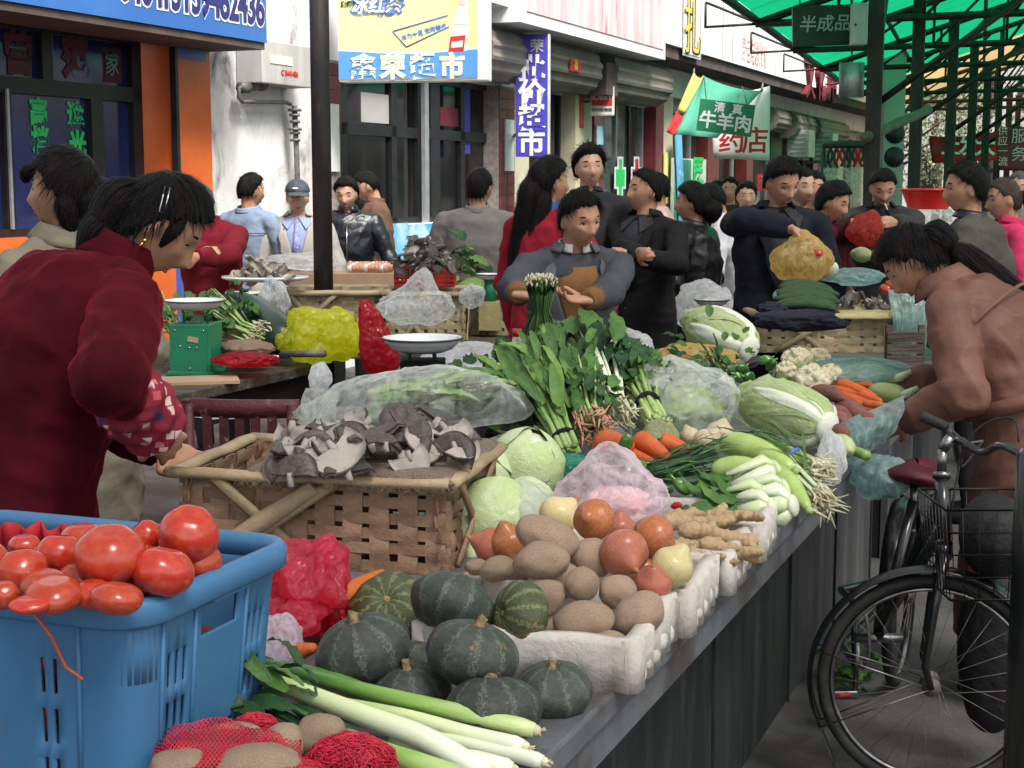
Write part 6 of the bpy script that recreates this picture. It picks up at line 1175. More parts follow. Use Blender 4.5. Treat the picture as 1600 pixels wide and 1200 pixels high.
def leaves(kind):
    if kind not in LV:
        LV[kind] = {'amaranth': [leaf_mesh(.20, .026, c, .3, .004, 9, 'long', i) for i, c in enumerate((.2, .5, .9))], 'spinach': [leaf_mesh(.15, .040, c, .35, .008, 9, 'oval', i) for i, c in enumerate((.4, .9, 1.4))],
                    'small': [leaf_mesh(.06, .018, c, .3, .004, 6, 'oval', i) for i, c in enumerate((.3, .8))], 'parsley': [leaf_mesh(.07, .030, c, .2, .012, 8, 'oval', i) for i, c in enumerate((.3, .7, 1.1))], 'blade': [leaf_mesh(.24, .006, c, .4, 0, 8, 'long', i) for i, c in enumerate((.3, .7, 1.0))], 'bok': [leaf_mesh(.10, .032, c, .35, .008, 8, 'oval', i) for i, c in enumerate((.3, .7))]}[kind]
    return LV[kind]
def bundle(label, base, tip, kind, n, mts, spread=.5, rad=.03, stalkmat='stalk_green', sz=1.0, stalks=14, rise=.0, tie=None, cat='greens', along=(.35, 1.0), up=V((0, -.35, 1)), stalk_r=.004, roots=None, tie_mat='black_cloth'):
    """a bunch of greens from its cut base (pixel place) towards its leafy tip"""
    t = thing('greens_bundle', label, cat, base); d = tip-base; L = d.length; dn = d.normalized(); x = dn.cross(up).normalized(); y = x.cross(dn).normalized(); rr = random.Random(label); vs = leaves(kind)
    m = MB()
    for i in range(stalks):
        a = rr.uniform(0, 6.28); r0 = rad*math.sqrt(rr.random())*.8; o0 = (x*math.cos(a)+y*math.sin(a))*r0; o1 = o0*(1+spread*3)+y*rise; m.tube([o0, o0*1.05+dn*L*.3, o1*.8+dn*L*.65, o1+dn*L*.9], [stalk_r*1.5, stalk_r*1.2, stalk_r, stalk_r*.5], 6)
    ob('stalks', m, stalkmat, t)
    for i in range(n):
        mt = rr.choice(mts); s = rr.uniform(*along); a = rr.uniform(0, 6.28); k = rr.random()**.5; off = (x*math.cos(a)*1.35+y*(abs(math.sin(a))*.9+.1))*rad*(1+spread*2.6*s)*k; p = dn*L*s*.80+off+y*rise*s
        dd = (dn+off.normalized()*spread*rr.uniform(.3, 1.1)+V((rr.gauss(0, .18), rr.gauss(0, .18), rr.gauss(0, .15)))).normalized(); nn = (y+off.normalized()*.8+V((rr.gauss(0, .3), rr.gauss(0, .3), rr.gauss(0, .3)))); xx = dd.cross(nn).normalized(); zz = xx.cross(dd)
        ob('leaf', withmat(rr.choice(vs), mt), None, t, p, Matrix((xx, dd, zz)).transposed(), sz*rr.uniform(.7, 1.15))
    if roots:
        m = MB()
        for i in range(80): a = rr.uniform(0, 6.28); q = (x*math.cos(a)+y*math.sin(a))*rad*1.25*math.sqrt(rr.random()); e_ = V((rr.gauss(0, .4), rr.gauss(0, .4), rr.gauss(0, .4))); q = q+dn*rr.uniform(-.012, .012); s_ = rr.uniform(.6, 1.2); m.tube([q+dn*.016, q, q-(dn+e_)*.012*s_, q-(dn+e_*2)*.022*s_], [.0035, .0052*s_, .0036*s_, .0008], 6)
        ob('roots', m, roots, t)
    if tie:
        m = MB(); c = dn*L*tie; r_ = rad*.92; m.tube([c+(x*math.cos(k*.5236)+y*math.sin(k*.5236))*r_ for k in range(12)], [(.004, .008)]*12, 6, closed=True, up=dn); ob('tie', m, tie_mat, t)
    return t
bundle('tall amaranth greens standing in front of the chive seller', at(900, 660, 4.25), at(822, 572, 4.50), 'amaranth', 95, ['leaf_green', 'leaf_light', 'leaf_green'], .75, .05, 'stalk_green', .62, 20, .0)
bundle('long bunch of lettuce leaves with a black tie near the cabbages', at(890, 705, 4.02), at(842, 590, 4.30), 'amaranth', 30, ['leaf_light', 'leaf_green'], .35, .035, 'stalk_green', .85, 22, .0, tie=.16, stalk_r=.006)
bundle('leafy greens lying left of the amaranth against the wrapped bag', at(850, 690, 4.25), at(775, 590, 4.60), 'parsley', 110, ['leaf_dark', 'leaf_green'], .75, .055, 'stalk_green', .9, 12, .0, along=(.05, 1.0))
bundle('dark spinach bunch with broad leaves behind the amaranth', at(965, 640, 4.45), at(912, 556, 4.80), 'spinach', 52, ['leaf_dark', 'leaf_green'], .6, .045, 'stalk_white', 1.0, 20, .03, tie=.45)
bundle('pale stalked greens bunch tied with grass beside the spinach', at(968, 645, 4.32), at(930, 575, 4.6), 'spinach', 14, ['leaf_dark'], .4, .04, 'stalk_white', .7, 30, .02, stalk_r=.006, along=(.6, 1), roots='root_pale')
bundle('red rooted spinach with its pink root ends towards us', at(922, 668, 4.12), at(895, 600, 4.4), 'small', 60, ['leaf_green', 'leaf_dark'], .4, .05, 'stalk_green', 1.2, 24, .02, roots='root_pink', along=(.3, 1))
bundle('celery bunch with black band, cut stalk ends towards us', at(1025, 655, 4.30), at(985, 580, 4.75), 'parsley', 26, ['leaf_dark', 'leaf_green'], .55, .036, 'stalk_green', .8, 26, .02, tie=.3, along=(.55, 1), stalk_r=.006)
bundle('parsley sprig sticking up beside the clear plastic sheet', at(1010, 625, 4.5), at(985, 562, 4.75), 'parsley', 22, ['leaf_dark', 'leaf_green'], .6, .025, 'stalk_green', .7, 8, .02)
bundle('loose dark leaves heaped below the long carrots', at(1010, 742, 3.75), at(1120, 712, 3.85), 'blade', 70, ['leaf_dark', 'leaf_green'], .16, .035, 'leaf_dark', .55, 30, .0, along=(.0, .9), stalk_r=.003)
bundle('bunch of chives with a blue band lying behind the bok choy', at(1280, 735, 3.82), at(1170, 690, 3.98), 'blade', 36, ['leaf_dark', 'leaf_green'], .2, .03, 'stalk_green', .7, 60, .0, along=(.4, 1), stalk_r=.0028, roots='root_pale', tie=.35, tie_mat='ink_blue')
bundle('bunch of thin green onions hanging over the counter edge', at(1282, 782, 3.70), at(1215, 720, 3.86), 'blade', 20, ['leaf_green'], .2, .028, 'stalk_white', .7, 70, .0, along=(.5, 1), stalk_r=.0026, roots='root_pale')
bundle('dark leafy herb pile behind the green peppers', at(1130, 588, 5.15), at(1095, 578, 5.3), 'small', 60, ['leaf_dark', 'leaf_green'], 1.2, .05, 'leaf_dark', .9, 6, .0, along=(0, 1))
bundle('small leafy greens bunch beside the green scale', at(405, 532, 6.5), at(325, 500, 6.75), 'parsley', 60, ['leaf_green', 'leaf_dark'], .5, .07, 'stalk_green', .9, 40, .02, roots='root_pale', along=(.25, 1))
bundle('green leaves hanging behind the green scale', at(280, 520, 6.6), at(270, 488, 6.7), 'parsley', 30, ['leaf_green'], .6, .07, 'stalk_green', .9, 8, .0, along=(0, 1))
bundle('cut greens laid behind the bamboo baskets', at(770, 450, 9.0), at(700, 445, 9.1), 'spinach', 26, ['leaf_dark', 'leaf_light'], .8, .09, 'leaf_dark', 1.2, 6, .0, along=(0, 1))
bundle('vegetable leaves stacked behind the black suit man', at(1070, 520, 9.9), at(1055, 430, 10.1), 'spinach', 44, ['leaf_green', 'leaf_light'], .5, .10, 'stalk_green', 1.3, 16, .0, along=(0, 1))
bundle('tall green vegetables piled by the teal shop window', at(975, 375, 12), at(972, 350, 12.2), 'spinach', 40, ['leaf_green', 'leaf_light'], .5, .10, 'stalk_green', .8, 6, .0, along=(0, 1))
bundle('leek leaves scattered on the floor behind the bicycle wheel', onz(1350, 1068, .03), onz(1330, 1056, .03), 'spinach', 9, ['leaf_green'], .8, .04, 'leaf_green', .8, 3, .0, along=(0, 1), cat='leaves')
# chives in the seller's hands
cb0, cb1 = at(846, 440, 5.78), at(845, 548, 5.80); ch = thing('chive_bunch', 'bunch of flowering chives held in the seller hands', 'chives', cb0.lerp(cb1, .4)); m, m2 = MB(), MB(); rr = random.Random(5)
for i in range(230):
    a = rr.uniform(0, 6.28); r0 = math.sqrt(rr.random()); e = V((math.cos(a), math.sin(a), 0)); p0 = cb0+e*.062*r0+Z*rr.uniform(-.015, .02)-V((0, .03, 0)); pm = cb0.lerp(cb1, .42)+e*.032*r0; p1 = cb1+e*.075*r0+Z*rr.uniform(-.03, .05)
    (m if i % 2 else m2).tube([p0.lerp(pm, .35), pm, pm.lerp(p1, .5)+e*.012, p1], [.0024, .0022, .0022, .001], 4); m.tube([p0, p0.lerp(pm, .35)], [.0030, .0022], 4) if i % 3 else m2.tube([p0, p0.lerp(pm, .35)], [.003, .0022], 4)
wpart('stems', m, 'leaf_dark', ch)['kind'] = 'stuff'; wpart('stems', m2, 'leaf_green', ch)['kind'] = 'stuff'; m = MB()
for i in range(170):
    a = rr.uniform(0, 6.28); r0 = math.sqrt(rr.random()); e = V((math.cos(a), math.sin(a), 0)); p0 = cb0+e*.064*r0+Z*rr.uniform(-.012, .028)-V((0, .03, 0)); m.ball(p0, (.0042, .0042, .008), None, 6, 4)
wpart('buds', m, 'root_pale', ch)['kind'] = 'stuff'
# ---------------------------------------------------------------- leeks at the front
def leekmat():
    m = mat('leek', (.70, .74, .58), (.62, .70, .46), 6, .3, .1, 40, stretch=(.3, 3, 3), sss=.06); n = m.node_tree.nodes; l = m.node_tree.links; b = n['Principled BSDF']; a = n.new('ShaderNodeAttribute'); a.attribute_name = 'green'
    cr = n.new('ShaderNodeValToRGB'); e = cr.color_ramp.elements; e[0].position = .0; e[0].color = (.70, .74, .60, 1); e[1].position = 1; e[1].color = (.035, .11, .035, 1); k = e.new(.35); k.color = (.60, .70, .36, 1); k = e.new(.62); k.color = (.24, .40, .09, 1); k = e.new(.85); k.color = (.07, .19, .045, 1)
    l.new(a.outputs['Fac'], cr.inputs[0]); l.new(cr.outputs[0], b.inputs['Base Color'])
leekmat()
def leek(label, pix, Ys, r0, g0=0, g1=1.0, top=1, flat=1.0):
    P = [at(x, y, Y) for (x, y), Y in zip(pix, Ys)]; Q = []
    for i in range(len(P)-1):
        for k in range(6): Q.append(P[i].lerp(P[i+1], k/6))
    Q.append(P[-1])
    for _ in range(3): Q = [Q[0]]+[(Q[i-1]+Q[i]*2+Q[i+1])/4 for i in range(1, len(Q)-1)]+[Q[-1]]
    n = len(Q); t = thing('leek', label, 'leek', P[0], group='leeks at the front of the counter'); m = MB(); r = hw(P[0], r0); sg = 14
    m.tube(Q, [(r*(.86+.14*math.cos(i/n*3))*(1 if i else .75), r*(.8+.2*math.cos(i/n*3))*(1 if i else .75)) for i in range(n)], sg, up=(0, 0, 1)); o = wpart('stalk', m, 'leek', t); at_ = o.data.attributes.new('green', 'FLOAT', 'POINT')
    for i in range(n):
        for k in range(sg): at_.data[i*sg+k].value = g0+(g1-g0)*(i/(n-1))+.03*math.sin(k*1.9+i)
    m = MB(); rr = random.Random(label); d = (Q[0]-Q[2]).normalized()
    m.ball(Q[0]+d*.002, r*.62)
    for i in range(16): a = V((rr.gauss(0, 1), rr.gauss(0, 1), rr.gauss(0, 1))).normalized(); m.tube([Q[0]+d*r*.4, Q[0]+d*r*.9+a*r*.5], .0007, 4)
    wpart('root', m, 'root_pale', t)
    if top:
        e = (Q[-1]-Q[-3]).normalized(); x = e.cross(Z).normalized()
        for k in range(3):
            m = MB(); L = .10+.04*k; w_ = r*1.0; m.grid(lambda u, v: Q[-2]+e*(L*v)+x*((u-.5)*2*w_*(1-.4*v)+(k-1)*.03*v)+Z*(.012*(k-1)*v+.012*abs(u-.5)-.03*v*v), 4, 6); wpart('leaf', m, 'leaf_dark', t)
leek('green leek stem lying highest across the leeks', [(835, 1141), (715, 1113), (585, 1083), (490, 1058), (405, 1036)], [2.14, 2.17, 2.22, 2.28, 2.36], 15, .40, 1.0)
leek('thickest white leek running from left to bottom centre', [(760, 1212), (665, 1152), (560, 1115), (470, 1080), (398, 1056)], [2.02, 2.06, 2.11, 2.18, 2.24], 20, -.1, .62, 0)
leek('slender white leek just under the highest one', [(818, 1166), (735, 1148), (640, 1120), (540, 1100), (470, 1092)], [2.10, 2.13, 2.16, 2.2, 2.26], 14, .0, .75, 0)
leek('short white leek with bulb at the counter edge', [(848, 1190), (790, 1176), (720, 1160), (640, 1140)], [2.07, 2.10, 2.12, 2.16], 13, -.1, .3, 0)
leek('pale leek under the thick one near the bottom edge', [(800, 1203), (740, 1186), (690, 1180), (610, 1160)], [2.03, 2.04, 2.07, 2.1], 16, -.1, .35, 0)
leek('bright green leek leaf at the bottom edge of the picture', [(740, 1225), (660, 1196), (600, 1175), (540, 1150)], [1.98, 2.0, 2.02, 2.06], 20, .45, .8, 1)
leek('dark leek tops spread beside the blue crate', [(600, 1095), (520, 1062), (455, 1044), (408, 1044)], [2.22, 2.3, 2.36, 2.4], 15, .72, 1.0, 1)
bundle('withered leek leaves lying behind the red net', at(480, 1130, 2.12), at(400, 1085, 2.2), 'amaranth', 14, ['leaf_dark', 'leaf_green'], .4, .035, 'leaf_dark', .7, 5, .0, along=(0, 1), cat='leaves')
# ---------------------------------------------------------------- potatoes in a red net, red net heap
for i, (px, py, Y, w, hgt, rot, lb) in enumerate(((345, 1170, 1.98, 70, 36, (0, -10, 10), 'big potato inside the red net at the left'), (500, 1150, 2.02, 44, 36, (0, -30, 0), 'potato lying bare between leeks and red net'), (400, 1195, 1.92, 70, 34, (0, 0, 0), 'potato inside the red net at the bottom edge'), (440, 1165, 2.0, 40, 34, (0, 0, 40), 'potato in the net next to the bare one'), (290, 1205, 1.92, 60, 36, (0, 8, 0), 'potato in the net at the bottom left corner'))):
    p = at(px, py, Y); el = 1.2+.13*(i % 3); r = hw(p, w)/el; item('potato', POT[i], 'potato', p, 1, E(*rot), lb, 'potato', 'potatoes by the red net', (r, r, hw(p, hgt)/.86))
nt = thing('net_sack', 'open red net sack over potatoes at the bottom left', 'net', at(370, 1180, 1.95)); m = MB(); rr = random.Random(3)
def netsurf(u, v):
    x = 250+u*225; yt = 1150-34*math.sin(math.pi*min(1, u*1.1))+18*noise.noise(V((u*4, 0, 7))); y = yt+v*(1215-yt); return at(x, y, 2.0-.10*v+.02*noise.noise(V((u*5, v*4, 2))))-V((0, .03, -.006))
for i in range(34):
    u0 = i/33; m.tube([netsurf(min(1, max(0, u0+v*.35-.15)), v) for v in [k/12 for k in range(13)]], .0011, 4); m.tube([netsurf(min(1, max(0, u0-v*.35+.15)), v) for v in [k/12 for k in range(13)]], .0011, 4)
wpart('mesh', m, 'net_red', nt)
def tangle(label, px, py, Y, rx, ry, n, seed):
    t = thing('net_heap', label, 'net', at(px, py, Y)); m = MB(); rr = random.Random(seed); c = at(px, py, Y); a, b = hw(c, rx), hw(c, ry)
    for i in range(n):
        d = V((rr.gauss(0, 1), rr.gauss(0, .8), abs(rr.gauss(0, 1)))).normalized(); q = []; dr = V((rr.gauss(0, 1), rr.gauss(0, 1), rr.gauss(0, 1))).normalized(); k0 = rr.uniform(.90, 1.12)
        for k in range(8): kk_ = k0+.10*noise.noise(d*4+V((seed, 0, 0)))+rr.uniform(-.02, .02); q.append(c+V((d.x*a, d.y*a*.6, d.z*b-b*.4))*kk_); dr = (dr+V((rr.gauss(0, .5), rr.gauss(0, .5), rr.gauss(0, .5)))).normalized(); d = (d+dr*.13).normalized()
        m.tube(q, .00075, 4)
    m.ball(c-Z*b*.2, (a*.8, a*.45, b*.75), None, 16, 10); wpart('strands', m, 'net_red', t)
tangle('crumpled red net heap in front of the leeks', 548, 1176, 1.96, 66, 48, 900, 1); tangle('crumpled red net at the foot of the blue crate', 400, 1128, 2.06, 34, 22, 380, 2); tangle('red net bunched at the bottom between potatoes', 455, 1205, 1.93, 60, 30, 500, 4)
# ---------------------------------------------------------------- plastic bags
def bag(name, label, px, py, Y, rx, ry, rd, mt, seed, amp=.30, cat='bag', peak=None, rot=0, cut=None, freq=2.2, sheet=False):
    p = at(px, py, Y); a, b = hw(p, rx), hw(p, ry); o = V((seed*3.7, seed, 1)); me = None
    def f(d):
        h2 = math.hypot(d.x, d.y)+.08; c2 = V((d.x/h2, d.y/h2, 0)); g2 = .35+.65*sst(-.6, .7, d.z); w2 = .5*noise.noise(d*freq+o)
        dz_ = V((d.x*1.5, d.y*1.5, d.z*.8)); vd = lambda s_: noise.voronoi(dz_*s_+o+V((w2, 0, w2))*.6)[0][0]
        r = 1+amp*(-.62+.35*noise.noise(d*freq*.8+o)+1.1*vd(freq*.6)+.45*vd(freq*1.4)+.07*vd(freq*3.8)-.35*g2*abs(noise.noise(c2*5+V((w2*2, 0, d.z*1.2))+o)))
        q = V((d.x*a, d.y*rd, d.z*b))*r
        if peak:
            for (dx, dz, k, wd) in peak:
                g_ = max(0, d.dot(V((dx, -.1, dz)).normalized())); q += V((dx, 0, dz))*k*max(a, b)*(g_**wd)
        return q
    me = lump(f, 5, name); o_ = ob(name, me, mt, None, p, E(0, 0, rot)); return tag(o_, label, cat)
bag('plastic_bag', 'crumpled bright yellow plastic bag on the old wooden table', 503, 524, 6.55, 60, 40, .14, 'film_yellow', 1, .42)
bag('plastic_bag', 'red plastic bag hanging beside the enamel pan', 584, 535, 6.2, 22, 46, .05, 'film_red', 2, .3, peak=[(-.35, 1, .5, 4), (.9, -.6, .5, 4)])
bag('plastic_bag', 'knotted clear plastic bag over the middle bamboo basket', 650, 480, 7.7, 52, 26, .12, 'film_clear', 3, .4, peak=[(.15, 1, .6, 8)])
bag('plastic_bag', 'small clear bag beside the cut winter melon', 428, 470, 7.2, 22, 26, .08, 'film_clear', 4, .35, peak=[(-.1, 1, .4, 6)])
bag('plastic_bag', 'clear bag with a scalloped edge at the corner of the third basket', 738, 462, 8.0, 18, 18, .06, 'film_clear', 5, .35)
bag('plastic_bag', 'white sack standing behind the wrapped greens near the pan', 735, 560, 5.6, 70, 24, .14, 'film_white', 6, .3, cat='sack')
bag('plastic_bag', 'white plastic bag hanging at the end of the wooden table', 500, 590, 5.3, 16, 22, .06, 'film_white', 8, .35)
DR = [('grey plastic hanging under the wrapped greens', ((478, 606), (530, 612), (526, 700), (470, 690)), 4.5, 'film_white', 9)]
bag('plastic_bag', 'pale plastic draped over the wooden chair', 340, 640, 5.2, 50, 12, .1, 'film_clear', 10, .3)
bag('plastic_bag', 'pink tinted plastic bag of vegetables behind the golden onion', 955, 772, 3.36, 82, 40, .12, 'film_pink', 11, .30, peak=[(-.25, 1, .25, 6), (.1, 1, .35, 9)])
bag('radish_filling', 'pink radishes showing inside the pink tinted bag', 965, 785, 3.4, 50, 24, .07, 'ink_faded', 12, .3, cat='radishes')
bag('plastic_bag', 'hot pink plastic bag crumpled beside the blue crate', 485, 905, 2.66, 54, 48, .09, 'film_hotpink', 13, .55, peak=[(.45, .9, .35, 6), (-.6, .9, .35, 8)], freq=1.8)
bag('plastic_bag', 'flat hot pink bag end near the bamboo basket', 455, 960, 2.58, 46, 26, .08, 'film_hotpink', 14, .45)
bag('plastic_bag', 'lilac tinted clear bag squeezed next to the blue crate', 432, 1003, 2.46, 36, 36, .07, 'film_lilac', 15, .40)
bag('plastic_bag', 'red bag lining under the hot pink bag', 500, 955, 2.72, 54, 30, .09, 'film_red', 16, .35)
bag('plastic_bag', 'white plastic wrapped round a cabbage beside the pink bag', 822, 790, 3.42, 44, 34, .09, 'film_white', 17, .28)
bag('plastic_sheet', 'wide clear plastic sheet mounded in the middle of the counter', 1050, 622, 4.68, 100, 56, .22, 'film_clear', 18, .32, cat='sheet')
bag('greens_filling', 'pale greens showing under the wide clear plastic sheet', 1050, 636, 4.7, 78, 36, .16, 'leaf_pale', 19, .35, cat='greens')
bag('plastic_sheet', 'yellowish clear bag under the far Chinese cabbage', 1085, 562, 5.7, 62, 22, .12, 'film_ochre', 20, .35, cat='bag')
bag('plastic_bag', 'green plastic bag between cabbage and peppers', 893, 722, 3.85, 26, 12, .06, 'film_bluegreen', 21, .3)
bag('plastic_sack', 'large pale sack behind the Chinese cabbage in the aisle', 1100, 480, 8.6, 46, 40, .16, 'film_white', 22, .25, cat='sack')
bag('plastic_sheet', 'grey film hanging beside the seller in the aisle', 985, 545, 6.1, 34, 26, .1, 'film_white', 23, .4, cat='sheet')
bag('plastic_sheet', 'teal plastic sheet under the daikon at the counter end', 1345, 580, 5.15, 82, 18, .22, 'film_teal', 24, .25, cat='sheet')
DR += [('teal plastic hanging over the counter edge below the sweet potatoes', ((1312, 662), (1412, 618), (1384, 688), (1322, 722)), 4.42, 'film_teal', 25)]
bag('plastic_bag', 'blue-green plastic bag hanging behind the bicycle saddle', 1375, 745, 4.5, 42, 32, .1, 'film_teal', 26, .35)
DR += [('teal plastic draped over the crate behind the brown coat woman', ((1388, 452), (1446, 456), (1442, 560), (1394, 566)), 6.6, 'film_teal', 27), ('clear plastic hanging in front of the middle bamboo basket', ((606, 470), (690, 462), (676, 506), (622, 512)), 8.2, 'film_clear', 41)]
bag('plastic_bag', 'white film wrapped round garlic beside the Chinese cabbage', 1300, 715, 4.0, 17, 36, .08, 'film_white', 28, .4)
bag('plastic_bag', 'yellow plastic bag of vegetables held by the navy jacket man', 1252, 408, 7.2, 44, 32, .13, 'film_ochre', 29, .28, peak=[(.0, 1, .35, 6)])
bag('plastic_bag', 'red mesh bag of onions held up by the maroon jacket woman', 1352, 362, 8.5, 28, 24, .10, 'film_redmesh', 30, .2, peak=[(.3, 1, .35, 5)])
bag('plastic_bag', 'white bag hanging behind the maroon jacket woman', 1285, 320, 10.5, 12, 26, .1, 'film_white', 31, .3)
DR += [('translucent plastic hanging under the chain rack', ((1286, 262), (1350, 262), (1352, 318), (1280, 318)), 19.5, 'film_clear', 32)]
bag('plastic_bag', 'clear plastic bags piled under the red basin', 1450, 340, 10.6, 40, 26, .2, 'film_clear', 33, .35)
bag('plastic_bag', 'light blue plastic bag tied on the basket with black cloth', 1222, 462, 7.1, 14, 9, .06, 'film_teal', 34, .35)
bag('plastic_sheet', 'blue plastic sheet spread over boxes behind the cucumbers', 1330, 432, 7.8, 50, 12, .2, 'film_teal', 35, .25, cat='sheet')
def drape(label, quad, Y, mt, seed, cat='sheet', name='plastic_sheet', dep=.03, bulge=.05):
    (x0, y0), (x1, y1), (x2, y2), (x3, y3) = quad; c = at((x0+x2)/2, (y0+y2)/2, Y); t = V((seed*1.7, 2, seed)); m = MB()
    def f(u, v):
        x = (x0+(x1-x0)*u)*(1-v)+(x3+(x2-x3)*u)*v; y = (y0+(y1-y0)*u)*(1-v)+(y3+(y2-y3)*u)*v; y += v*v*(y3-y0)*.16*noise.noise(V((u*5, seed, 0))); x += (x1-x0)*.10*noise.noise(V((v*2.5, u*2, seed)))
        return at(x, y, Y)-c+V((0, -bulge*math.sin(math.pi*min(1, v*1.1))-dep*(1-2.2*abs(noise.noise(V((u*5+.6*v, v*.8, seed)))))*v-dep*.5*(1-2*abs(noise.noise(V((u*11, v*2.4, seed)))))*v, 0))
    m.grid(f, 46, 26); o = ob(name, m, mt, None, c); return tag(o, label, cat)
for lb, q_, Y_, mt_, sd in DR: drape(lb, q_, Y_, mt_, sd)
# greens wrapped in clear film
wb = thing('wrapped_greens', 'large clear bag of long greens behind the mushrooms', 'greens', at(640, 630, 4.2)); gb_ = at(560, 650, 4.2); ge = at(765, 600, 4.25)
for i in range(90):
    rr = random.Random(i); p = gb_.lerp(ge, rr.random()*.85)+V((0, rr.uniform(-.07, .07), rr.uniform(-.03, .055))); dd = (ge-gb_).normalized()+V((rr.gauss(0, .15), rr.gauss(0, .15), rr.gauss(0, .12))); dd.normalize(); nn = V((rr.gauss(0, .4), -.5, 1)); xx = dd.cross(nn).normalized(); zz = xx.cross(dd); ob('leaf', withmat(rr.choice(leaves('amaranth')), rr.choice(['leaf_green', 'leaf_pale', 'leaf_light'])), None, wb, p-wb.location, Matrix((xx, dd, zz)).transposed(), rr.uniform(.5, .8))
p0 = wb.location; a, b = hw(p0, 150), hw(p0, 52); ang = math.radians(11)
def wrapf(d):
    r = 1+.14*noise.noise(d*2+V((4, 4, 4)))+.07*(1-2*abs(noise.noise(V((d.x*2, d.y*5, d.z*7)))))+.035*(1-2*abs(noise.noise(d*9))); q = V((d.x*a, d.y*.14, d.z*b))*r
    tap = 1-.45*sst(.3, 1, d.x)*1.0; q.z *= tap if d.z > 0 else 1; q.z += .02*d.x; q += V((.3, 0, -.35))*.16*max(0, d.dot(V((.92, 0, -.38)).normalized()))**9; q += V((-.6, 0, .1))*.06*max(0, d.dot(V((-.95, 0, .3)).normalized()))**6; return q
ob('film', lump(wrapf, 5), 'film_greens', wb, rot=E(0, -7, 0))
# ---------------------------------------------------------------- cabbages
def cabbage(label, px, py, Y, w, rot, seed, mt='cabbage'):
    p = at(px, py, Y); r = hw(p, w); t = thing('cabbage', label, 'cabbage', p, E(*rot), 'round cabbages on the counter'); ob('heart', lump(lambda d: d*(.94+.02*noise.noise(d*5)), 3), 'cabbage_white', t, scale=r); rr = random.Random(seed)
    for i in range(9):
        a = i*2.4+seed; el = rr.uniform(-.5, .7); c = V((math.cos(a)*math.cos(el), math.sin(a)*math.cos(el), math.sin(el))); M = c.to_track_quat('Z', 'Y').to_matrix(); R_ = r*(1.0+.012*i); sz = rr.uniform(.85, 1.15)
        def f(u, v):
            th = v*sz*(1+.10*noise.noise(V((u*6.28, seed, i)))); ph = u*2*math.pi; d = M@V((math.sin(th)*math.cos(ph), math.sin(th)*math.sin(ph), math.cos(th))); ve = .010*(1-2*abs(math.sin(ph*4.5+3*noise.noise(V((th*2, i, 0))))))*th*.9; fr = .06*sst(.75, 1, v)*(.4+noise.noise(V((ph*2.2, seed, i)))); return d*R_*(1+ve+fr+.012*noise.noise(d*9))
        m = MB(); m.grid(f, 30, 8, True); o = ob('leaf', m, mt, t)
    return t
cabbage('round pale green cabbage highest beside the greens', 822, 727, 3.78, 56, (10, 20, 0), 1); cabbage('pale cabbage behind the corner of the big basket', 748, 742, 3.72, 50, (0, -20, 40), 2, 'cabbage'); cabbage('crinkled cabbage with loose outer leaf in front of the others', 772, 808, 3.40, 60, (20, 10, 80), 3); cabbage('cabbage half covered in white plastic', 826, 790, 3.46, 42, (0, 0, 0), 4); cabbage('cabbage hidden low behind the big basket', 722, 800, 3.7, 44, (0, 0, 0), 5)
m = MB(); a0 = at(735, 800, 3.33); m.grid(lambda u, v: a0+V(((u-.5)*.10*(1-.5*v)+.03*v, -.02*math.sin(u*6), -.16*v+.012*math.sin(u*14+v*4))), 8, 10); o = ob('cabbage_leaf', m, 'cabbage'); tag(o, 'loose cabbage leaf drooping down beside the big basket', 'leaf'); o.modifiers.new('t', 'SOLIDIFY').thickness = .002
def napa(label, base, tip, r, seed):
    """Chinese cabbage: white ribs at the base, frilled leaves towards the tip"""
    d = tip-base; L = d.length; dn = d.normalized(); up = V((0, -.5, 1)); x = up.cross(dn).normalized(); y = dn.cross(x); t = thing('chinese_cabbage', label, 'chinese cabbage', base); Mx = Matrix((x, y, dn)).transposed(); rr = random.Random(seed)
    prof = lambda s: r*(.55+.50*math.sin(math.pi*min(1, s*.9+.12))**.8)*(1-.25*sst(.75, 1, s))*(.12+.88*math.sqrt(sst(-.03, .10, s)))
    m = MB(); m.grid(lambda u, v: V((math.cos(u*6.2832)*prof(v)*.9, math.sin(u*6.2832)*prof(v)*.9, v*L*.96)), 20, 8, True); ob('heart', m, 'napa_leaf', t, rot=Mx)
    m = MB(); m.ball((0, 0, .004), (r*.62, r*.62, .02)); ob('base', m, 'napa_rib', t, rot=Mx)
    for i in range(9):
        a0 = i*2.399+seed; wd = rr.uniform(.75, 1.05); Rr_ = 1.0+.02*(8-i); s1 = rr.uniform(.85, 1.02)
        def f(u, v):
            s = v*s1; aw = wd*(.45+.75*sst(.1, .7, s)); a = a0+(u-.5)*2*aw; e = abs(u-.5)*2; fr = .16*sst(.25, .9, s)*e*e*math.sin(s*30+u*17+i)+.16*sst(.35, 1, s)*noise.noise(V((u*7, s*9, i)))+.03*math.sin(u*40+s*9)*sst(.1, .5, s); rr_ = prof(s)*Rr_*(1+fr+.05*sst(.8, 1, s)+.05*(1-e)*(1-s)); return V((math.cos(a)*rr_, math.sin(a)*rr_, s*L))
        m = MB(); m.grid(f, 18, 16); ob('leaf', m, 'napa_leaf', t, rot=Mx)
        if i % 2: continue
        m = MB(); m.grid(lambda u, v: (lambda q: V((q.x*1.012, q.y*1.012, q.z)))(f(.5+(u-.5)*(.66-.62*v), v*.72))*1.0+V((math.cos(a0), math.sin(a0), 0))*(.004*(1-abs(u-.5)*2)), 6, 12); ob('rib', m, 'napa_rib', t, rot=Mx)
    return t
